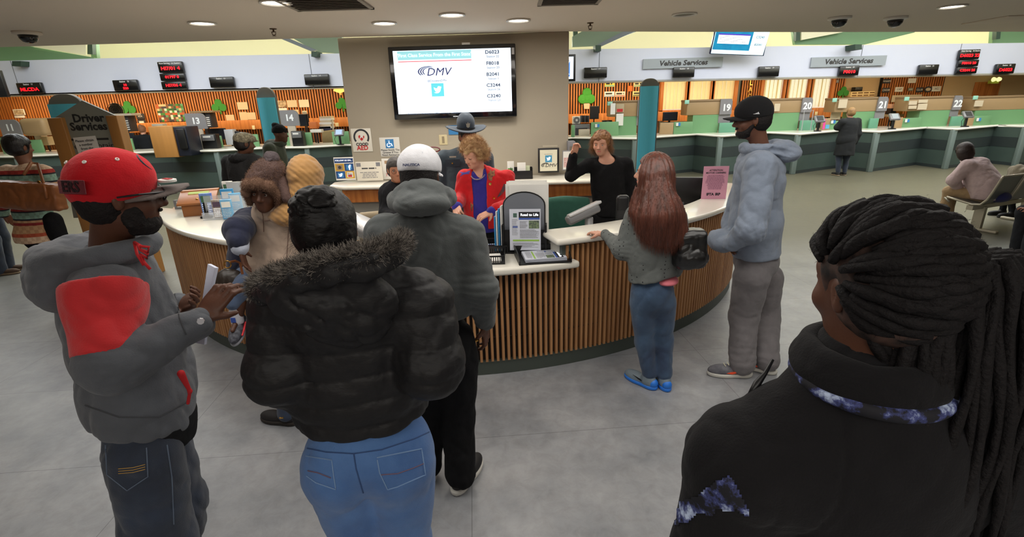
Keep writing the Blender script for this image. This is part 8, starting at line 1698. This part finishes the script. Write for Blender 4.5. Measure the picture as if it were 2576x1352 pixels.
# ================================================================= woman in black with raised fist
def woman_black():
    D = 4.85; x = W(1530, 500, D)[0]; J = pose(x, D, -95, 1.66); F, L = J['F'], J['L']
    J['hc'] = W(1512, 360, D-.03); J['hF'] = nrm(V3(-.42, -1, -.22)); J['nk'] = W(1525, 398, D); J['ch'] = W(1528, 445, D); J['be'] = W(1532, 500, D); J['pe'] = W(1535, 555, D)
    J['sh'] = [W(1575, 412, D), W(1480, 414, D)]; J['el'] = [W(1592, 475, D), W(1436, 442, D-.05)]; J['wr'] = [W(1580, 525, D-.05), W(1442, 394, D-.07)]
    J['hd'] = [V3(0, -.2, -1), nrm(V3(.25, -.1, 1))]; J['hn'] = [V3(-1, 0, 0), nrm(V3(.5, -.8, 0))]
    p = J['pe']; J['o'] = V3(p[0], p[1], 0); J['hsz'] = 1.0
    hm = mat('hair_auburn', (158, 110, 66), .55, bump=.7, bscale=60, bstretch=(1, 1, .2), rgb2=(92, 58, 34), vscale=30)
    r = person(J, SK_FAIR, 'clerk with auburn bob in black jumper raising her fist', h=.005, curl=(.4, 1.4), cw=.14); og = J['og']; J['mhair'] = mat('brow_auburn', (120, 80, 54), .7)
    bm = cloth('jumper_black', (20, 20, 22), b2=.2); o = garment('jumper', top_ops(J, .17, .125, .165, .125, .175, .13, sl=(.062, .056, .042), hem=V3(0, 0, .86), f=.008, fr=9, seed=91, cuff=.0, neck=False)+[('-', EL(J['nk']+F*.06, V3(.085, .085, .055), frame(F)), .01)], bm, r, og, h=.006)
    mb = MB()
    for k in range(26): t = 2*math.pi*k/26; pz = J['nk']+L*.078*math.sin(t)+F*(.012+.07*math.cos(t))-UZ*(.025+.03*max(0, math.cos(t))); mb.lathe(pz-og, [(.002, -.003), (.004, 0), (.002, .003)], 6)
    mb.build('collar_beads', mat('bead_pearl', (200, 196, 190), .3, .3), o)
    garment('trousers', leg_ops(J, hw=.165), cloth('trousers_black', (22, 22, 24)), r, og, h=.012)
    for i in (0, 1): shoe(J, i, M_BSH, M_BSH, r, og, h=.012)
    s = J['s']; R = frame(J['hF']); q = lambda a, b, c: J['hc']+R@(V3(a, b, c)*s)
    hh = garment('hair', [('+', EL(q(0, -.012, .042), V3(.092, .100, .090)*s, R), 0), ('+', EL(q(.0, -.06, -.03), V3(.098, .06, .10)*s, R), .03), ('+', EL(q(.085, -.01, -.02), V3(.026, .045, .075)*s, R), .02), ('+', EL(q(-.07, -.01, .02), V3(.03, .05, .05)*s, R), .02), ('+', EL(q(.0, -.07, -.09), V3(.09, .05, .05)*s, R), .03), ('-', BX(q(0, .15, -.05), V3(.12, .095, .105)*s, .03, R), .015), ('d', folds(.016, 20, (1, 1, .5), 7, .6), 0)], hm, r, og, h=.005)
    p, n = surf_pts(hh, 2400, 3, keep=lambda v, no: (v-J['hc'])@R[:, 1] < .03, origin=og); strands('hair_strand', p, n*.35+V3(0, 0, -.9), .05, .0008, hm, hh, og, seg=4, curl=.6, jit=.2).location = (0, 0, 0)
    eyes(J, (90, 100, 110)); garment('lips', [('+', RC(q(-.014, .089, -.060), q(.014, .089, -.060), .0055), 0)], mat('lip_rose', (190, 96, 92), .5), r, og, h=.003)
    return J
JW = woman_black()
# ================================================================= woman with the tan bag at the left
D = 5.3; J = pose(W(95, 500, D)[0], D, 78, 1.76); J['hc'] = W(50, 372, D); J['nk'] = W(68, 415, D); J['ch'] = W(75, 480, D); J['be'] = W(85, 545, D); J['pe'] = W(95, 600, D); J['hF'] = nrm(V3(.3, 1, -.1))
J['sh'] = [W(22, 435, D), W(112, 435, D)]; J['el'] = [W(0, 500, D), W(142, 500, D)]; J['wr'] = [W(12, 540, D+.1), W(150, 465, D+.12)]; J['hd'] = [V3(0, .5, -.8), nrm(V3(.2, .5, .6))]; pz = J['pe']; J['o'] = V3(pz[0]+.05, pz[1], 0)
def plaid():
    m = bpy.data.materials.new('patterned_knit'); m.use_nodes = True; nt = m.node_tree; N = nt.nodes; Lk = nt.links; b = N['Principled BSDF']; b.inputs['Roughness'].default_value = .9
    tc = N.new('ShaderNodeTexCoord'); sx = N.new('ShaderNodeSeparateXYZ'); Lk.new(tc.outputs['Object'], sx.inputs[0])
    ml = N.new('ShaderNodeMath'); ml.operation = 'MULTIPLY'; ml.inputs[1].default_value = 2.6; Lk.new(sx.outputs['Z'], ml.inputs[0]); fr = N.new('ShaderNodeMath'); fr.operation = 'FRACT'; Lk.new(ml.outputs[0], fr.inputs[0])
    cr = N.new('ShaderNodeValToRGB'); cr.color_ramp.interpolation = 'CONSTANT'; e = cr.color_ramp.elements; cols = [(0, (204, 160, 118)), (.22, (150, 46, 44)), (.30, (204, 160, 118)), (.36, (40, 40, 48)), (.41, (140, 176, 160)), (.58, (40, 40, 48)), (.62, (168, 52, 46)), (.72, (220, 190, 160)), (.9, (190, 90, 60))]
    e[0].position = 0; e[0].color = (*lin(cols[0][1]), 1); e[1].position = cols[1][0]; e[1].color = (*lin(cols[1][1]), 1)
    for p_, c_ in cols[2:]: x_ = cr.color_ramp.elements.new(p_); x_.color = (*lin(c_), 1)
    Lk.new(fr.outputs[0], cr.inputs[0]); ck = N.new('ShaderNodeTexChecker'); ck.inputs['Scale'].default_value = 26; Lk.new(tc.outputs['Object'], ck.inputs[0]); mx = N.new('ShaderNodeMix'); mx.data_type = 'RGBA'; mx.blend_type = 'MULTIPLY'; mx.inputs['Factor'].default_value = .35; Lk.new(cr.outputs[0], mx.inputs['A']); Lk.new(ck.outputs['Color'], mx.inputs['B']); ck.inputs['Color1'].default_value = (1, 1, 1, 1); ck.inputs['Color2'].default_value = (.5, .3, .25, 1)
    Lk.new(mx.outputs['Result'], b.inputs['Base Color']); return m
r, o = figure(J, SK_BRN, 'woman in patterned knit jacket with a large tan bag at the left edge', plaid(), cloth('trousers_black', (22, 22, 24)), H_BLK, h=.009, tk=dict(cw=.20, cd=.14, bw=.22, pw=.235, pd=.17, sl=(.085, .075, .055), hem=W(95, 612, D-.12), cuff=.03), hk=dict(t=.02, low=-.04, extra=lambda q, R, s: [('+', EL(q(0, -.07, .05), V3(.09, .06, .08)*s, R), .03)]))
bc = W(72, 492, D-.24); bg = empty('shoulder_bag', bc, 'large tan leather tote slung behind the woman in the patterned knit', 'bag'); tm = mat('leather_tan', (140, 84, 46), .4, bump=.25, bscale=50, var=.15)
solid('bag_body', [('+', BX(bc, V3(.32, .075, .14), .03, frame((-.05, 1, 0), (.10, 0, 1))), 0), ('+', EL(bc-UZ*.06, V3(.30, .085, .09)), .05), ('d', folds(.012, 8), 0)], tm, bg, h=.009, origin=bc).location = (0, 0, 0)
MB().tube([W(60, 440, D-.28)-bc, W(78, 410, D-.17)-bc, W(95, 412, D-.06)-bc, W(112, 470, D-.30)-bc, W(118, 500, D-.32)-bc], .014, 8).build('bag_strap', tm, bg, smooth=True); MB().lathe(W(98, 458, D-.335)-bc, [(.016, 0), (.014, .006)], 12, frame(UZ, V3(0, -1, 0))).build('clasp', M_GOLD, bg)
# person whose jeans show at the left edge
fx = Z(12, 690, .0); J = pose(fx[0]-.02, fx[1]+.05, 20, 1.75)
figure(J, SK_MED, 'person cut by the left edge, only dark jeans and brown shoes showing', cloth('jacket_navy_plain', (40, 44, 56)), M_DEN('denim_dark', (42, 54, 74), (24, 32, 46)), H_BLK, h=.012, tk=dict(hem=V3(0, 0, .85)), lk=dict(r=(.11, .09, .085), ank=.0), shoes=(mat('suede_brown', (84, 66, 52), .8), mat('sole_tan', (150, 130, 106), .7)))
# two people in the queue on the left
D = 5.9; J = pose(W(612, 420, D)[0], D, 70, 1.72, w=1.05); J['hc'] = W(616, 362, D); J['hF'] = nrm(V3(.75, .6, -.15)); J['nk'] = W(610, 392, D)
r, o = figure(J, SK_DARK, 'woman in checked flat cap and black fur collared coat beyond the desk', mat('coat_black', (18, 18, 20), .9, bump=1, bscale=60), None, H_BLK, h=.010, tk=dict(nm='coat', cw=.21, cd=.15, pw=.22, pd=.17, sl=(.085, .07, .055), hem=V3(0, 0, .40)), lk={})
garment('fur_collar', [('+', TO(J['nk']-UZ*.02, frame(J['F']), .11, .11, .045), 0), ('d', folds(.012, 30), 0)], mat('fur_black', (20, 20, 22), .95, bump=1, bscale=90), o, J['og'], h=.008)
cm = mat('cap_check', (150, 142, 118), .9, bump=.6, bscale=90, rgb2=(86, 80, 64), vscale=45); R = frame(J['hF']); garment('flat_cap', [('+', EL(J['hc']+R@V3(0, 0, .065), V3(.098, .118, .065), R), 0), ('+', EL(J['hc']+R@V3(0, -.04, .04), V3(.095, .08, .06), R), .03), ('+', EL(J['hc']+R@V3(0, .10, .045), V3(.06, .05, .01), R), .02)], cm, r, J['og'], h=.006)
D = 7.5; J = pose(W(693, 400, D)[0], D, 8, 1.77); J['hc'] = W(706, 338, D); J['nk'] = W(696, 362, D); J['hF'] = nrm(V3(1, -.12, -.05))
r, o = figure(J, SK_DARK, 'man in black beanie and dark green coat walking right beside the left pylon', cloth('coat_forest', (56, 62, 50)), cloth('trousers_black', (22, 22, 24)), None, h=.010, tk=dict(nm='coat', cw=.21, cd=.16, sl=(.09, .075, .06), hem=V3(0, 0, .75)))
R = frame(J['hF']); garment('beanie', [('+', EL(J['hc']+R@V3(0, -.015, .045), V3(.092, .11, .10), R), 0), ('&', HS(J['hc']+R@V3(0, 0, .018), -R[:, 2]), .01), ('+', EL(J['hc']+R@V3(0, -.07, .135), V3(.045, .045, .03)), .03), ('d', folds(.005, 30, (1, 1, .3)), 0)], cloth('beanie_black', (18, 18, 20), b2=.3), r, J['og'], h=.006)
garment('hood', [('+', EL(J['nk']-J['F']*.07-UZ*.01, V3(.09, .15, .08)), 0), ('+', TO(J['nk'], frame(J['F'], UZ+J['F']*.3), .10, .10, .035), .03), ('d', folds(.008, 14), 0)], cloth('coat_forest', (56, 62, 50)), o, J['og'], h=.009)
# staff woman behind the left counter and customer at the right counter
D = 14.2; J = pose(W(366, 360, D)[0], D+.0, 95, 1.66); figure(J, SK_FAIR, 'staff member with a ginger bun and black shirt behind the left stations', cloth('shirt_black', (26, 28, 32)), cloth('trousers_black', (22, 22, 24)), mat('hair_ginger', (130, 84, 56), .6, bump=.5), h=.016, tk=dict(cw=.18, cd=.13, hem=V3(0, 0, .85)), hk=dict(extra=lambda q, R, s: [('+', EL(q(0, -.08, .10), V3(.05, .05, .05)*s, R), .02)]))
D = 12.45; J = pose(W(2128, 360, D)[0], D, 95, 1.62, w=1.05); J['el'][0] = W(2108, 320, D+.05); J['wr'][0] = W(2116, 312, D+.22); J['hd'][0] = nrm(V3(.4, .5, .8))
r, o = figure(J, SK_FAIR, 'blonde woman in long dark coat standing at the number 20 counter', mat('coat_charcoal', (24, 26, 28), .9), M_DEN('denim_dark', (42, 54, 74), (24, 32, 46)), mat('hair_blonde', (186, 146, 92), .6, bump=1, bscale=60, rgb2=(120, 88, 54)), h=.014, tk=dict(nm='coat', cw=.21, cd=.17, pw=.235, pd=.20, sl=(.09, .085, .065), hem=V3(0, 0, .52)), hk=dict(t=.022), shoes=(M_BSH, mat('sole_tan', (150, 130, 106), .7)))
garment('coat_skirt', [('+', RC(J['pe'], J['pe']-UZ*.38, .20, .22), 0), ('&', HS(V3(0, 0, .50), -UZ), .01), ('d', folds(.01, 6), 0)], mat('coat_charcoal', (24, 26, 28), .9), o, J['og'], h=.016)
# ---------------------------------------------------------------- waiting area: bench and seated people
M_TUBE = mat('bench_frame', (176, 168, 150), .35, .4); M_PERF = mat('perforated_steel', (128, 128, 124), .4, .5, bump=.6, bscale=300)
bf = nrm(V3(-.35, .94, 0)); bl = V3(-bf[1], bf[0], 0)  # seats face left; the row runs away from us
def seat(parent, o, L_=.54):
    "one perforated seat: bottom, back and looped side frames; o = seat centre at the rear, on the beam"
    up = UZ; mb = MB(); prof = [(.46, .45), (.44, .465), (.30, .44), (.12, .405), (.02, .42), (-.04, .50), (-.08, .62), (-.13, .80), (-.14, .83)]
    n = len(prof); A = [o-bl*L_/2*.92+bf*f+up*(u-0) for f, u in prof]; B = [o+bl*L_/2*.92+bf*f+up*u for f, u in prof]
    for i in range(n-1):
        d = nrm(np.cross(B[i]-A[i], A[i+1]-A[i]))*.006; mb.prism([A[i], B[i], B[i+1], A[i+1]], d)
    mb.build('seat_shell', M_PERF, parent, None); 
    for g in (-1, 1): MB().tube([o+bl*g*L_/2*.94+bf*f+up*u for f, u in [(.40, .40), (.47, .455)]+prof[1:]], .016, 8).build('side_loop', M_TUBE, parent, None, smooth=True)
    MB().tube([o-bl*L_/2*.94-bf*.14+up*.83, o+bl*L_/2*.94-bf*.14+up*.83], .014, 8).build('top_rail', M_TUBE, parent, None, smooth=True)
def bench(base, n, lab):
    e = empty('bench', base, lab, 'bench', 'perforated metal benches'); z = V3(0, 0, 0)
    mb = MB(); mb.box(-bl*(n*.29-.29)+bf*.12+UZ*.36, V3(.04, n*.29, .03), np.array([bf, bl, UZ]).T)
    mb.build('beam', M_TUBE, e)
    for k in range(n): seat(e, z-bl*.58*k)
    for k in (0, n-1):
        c = z-bl*(.58*k)+bf*.12; mb = MB(); mb.box(c+UZ*.19, V3(.06, .03, .17), np.array([bf, bl, UZ]).T); mb.build('leg', M_TUBE, e); mb = MB(); mb.box(c+UZ*.02, V3(.26, .035, .02), np.array([bf, bl, UZ]).T); mb.build('foot', M_TUBE, e, bevel=.01)
    return e
B0 = V3(W(2502, 500, 6.85)[0], 6.85, 0)
bench(B0, 3, 'perforated metal bench with looped cream frames under the seated woman')
bench(V3(6.62, 5.35, 0), 1, 'perforated metal seat cut by the right edge of the photo')
def sitter(o, hgt, lab, sk, topm, legm, hairm, F, lean=.1, s=1.0, h=.010, shoes=(M_BSH, M_BSH), tk={}, hk={}, seat_z=.44, kx=.42, hF=None):
    F = nrm(F); L = V3(-F[1], F[0], 0); J = pose(o[0], o[1], math.degrees(math.atan2(F[1], F[0])), hgt); p = V3(o[0], o[1], seat_z+.10*s)
    J['pe'] = p; J['be'] = p+UZ*.16*s+F*lean*.3; J['ch'] = p+UZ*.34*s+F*lean*.8; J['nk'] = p+UZ*.52*s+F*lean*1.3; J['hc'] = p+UZ*.66*s+F*(lean*1.7+.03); J['sh'] = [J['nk']-UZ*.07*s+L*.19*s, J['nk']-UZ*.07*s-L*.19*s]
    J['el'] = [J['sh'][i]+g*L*.06*s-UZ*.24*s+F*.12*s for i, g in ((0, 1), (1, -1))]; J['wr'] = [p+F*.38*s+UZ*.06*s+g*L*.10*s for g in (1, -1)]; J['hd'] = [nrm(F-L*.4), nrm(F+L*.4)]; J['hn'] = [-UZ, -UZ]
    J['hF'] = F if hF is None else nrm(hF)
    J['hp'] = [p+L*.09*s-UZ*.02, p-L*.09*s-UZ*.02]; J['kn'] = [p+F*kx*s+L*.14*s+UZ*.0, p+F*kx*s-L*.12*s+UZ*.0]; J['an'] = [V3(*(p+F*kx*s+L*.15*s)[:2], .09), V3(*(p+F*(kx-.02)*s-L*.13*s)[:2], .09)]
    return J, figure(J, sk, lab, topm, legm, hairm, h=h, tk=tk, hk=hk, lk=dict(r=(.11*s, .085*s, .065*s), hw=.18*s, hd=.15*s), shoes=shoes)
pk = cloth('hoodie_pale_pink', (196, 172, 172), b2=.35)
J, (r, o) = sitter(B0+bf*.14-bl*.08, 1.62, 'woman in pale pink hoodie seated on the bench with her back turned', SK_TAN, pk, cloth('trousers_khaki', (168, 140, 104)), mat('hair_darkbrown', (44, 30, 26), .6, bump=.6), bf*1.0+V3(-.35, 0, 0), lean=.20, tk=dict(f=.005, cw=.22, cd=.17, bw=.25, bd=.20, pw=.24, pd=.20, sl=(.095, .08, .06), hem=V3(0, 0, .46)), hk=dict(t=.03, low=-.12, extra=lambda q, R, s: [('+', EL(q(0, -.06, -.06), V3(.10, .07, .10), R), .04)]), h=.009, kx=.46, s=.87, hF=V3(.35, 1, -.35))
garment('hood', [('+', EL(J['nk']-J['F']*.10-UZ*.07, V3(.12, .12, .13)), 0), ('+', TO(J['nk']-UZ*.01, frame(J['F'], UZ+J['F']*.4), .10, .10, .03), .03), ('d', folds(.008, 14), 0)], pk, o, J['og'], h=.008)
garment('blue_shirt_tail', [('+', EL(J['pe']-J['F']*.09-UZ*.02, V3(.16, .19, .09)), 0)], cloth('shirt_indigo', (50, 52, 104)), r, J['og'], h=.01)
kc = W(2558, 442, 7.75); J = pose(kc[0], 7.75, 175, .92); J['hs'] = .82; J['hc'] = kc; J['nk'] = kc-UZ*.115; J['wr'][0] = kc+V3(-.12, -.06, -.07); J['el'][0] = kc+V3(-.02, -.12, -.24); J['hd'][0] = nrm(V3(.1, .1, 1)); J['hn'][0] = V3(1, 0, 0); J['hsz'] = 1.2
figure(J, SK_TAN, 'small dark haired child standing behind the bench with a hand raised to the mouth', cloth('shirt_tan', (120, 110, 92)), cloth('trousers_dark', (34, 36, 40)), H_BLK, h=.008, tk=dict(cw=.10, cd=.085, sl=(.045, .04, .03), hem=V3(0, 0, .38)), lk=dict(r=(.06, .05, .042), hw=.10, hd=.085), hk=dict(t=.012), bk=dict(cw=.08, arms=(.05, .045, .035), legs=(.08, .06, .045)))
J, (r, o) = sitter(V3(6.55, 5.50, 0), 1.72, 'person in dark clothes and patterned trainers cut by the right edge', SK_MED, cloth('jacket_dark', (30, 32, 36)), cloth('trousers_dark', (34, 36, 40)), H_BLK, V3(-.9, .35, 0), lean=.05, h=.011, shoes=(mat('trainer_pattern', (120, 128, 120), .6, rgb2=(40, 44, 44), vscale=40), M_WSOLE), tk=dict(cw=.2, cd=.15, hem=V3(0, 0, .5)))
c = Z(2572, 605, .12); tag(MB().box(c+V3(.05, 0, 0), (.10, .08, .12)).build('carrier_bag', mat('bag_seafoam', (120, 190, 170), .6), bevel=.02), 'small sea green bag on the floor at the right edge', 'bag')
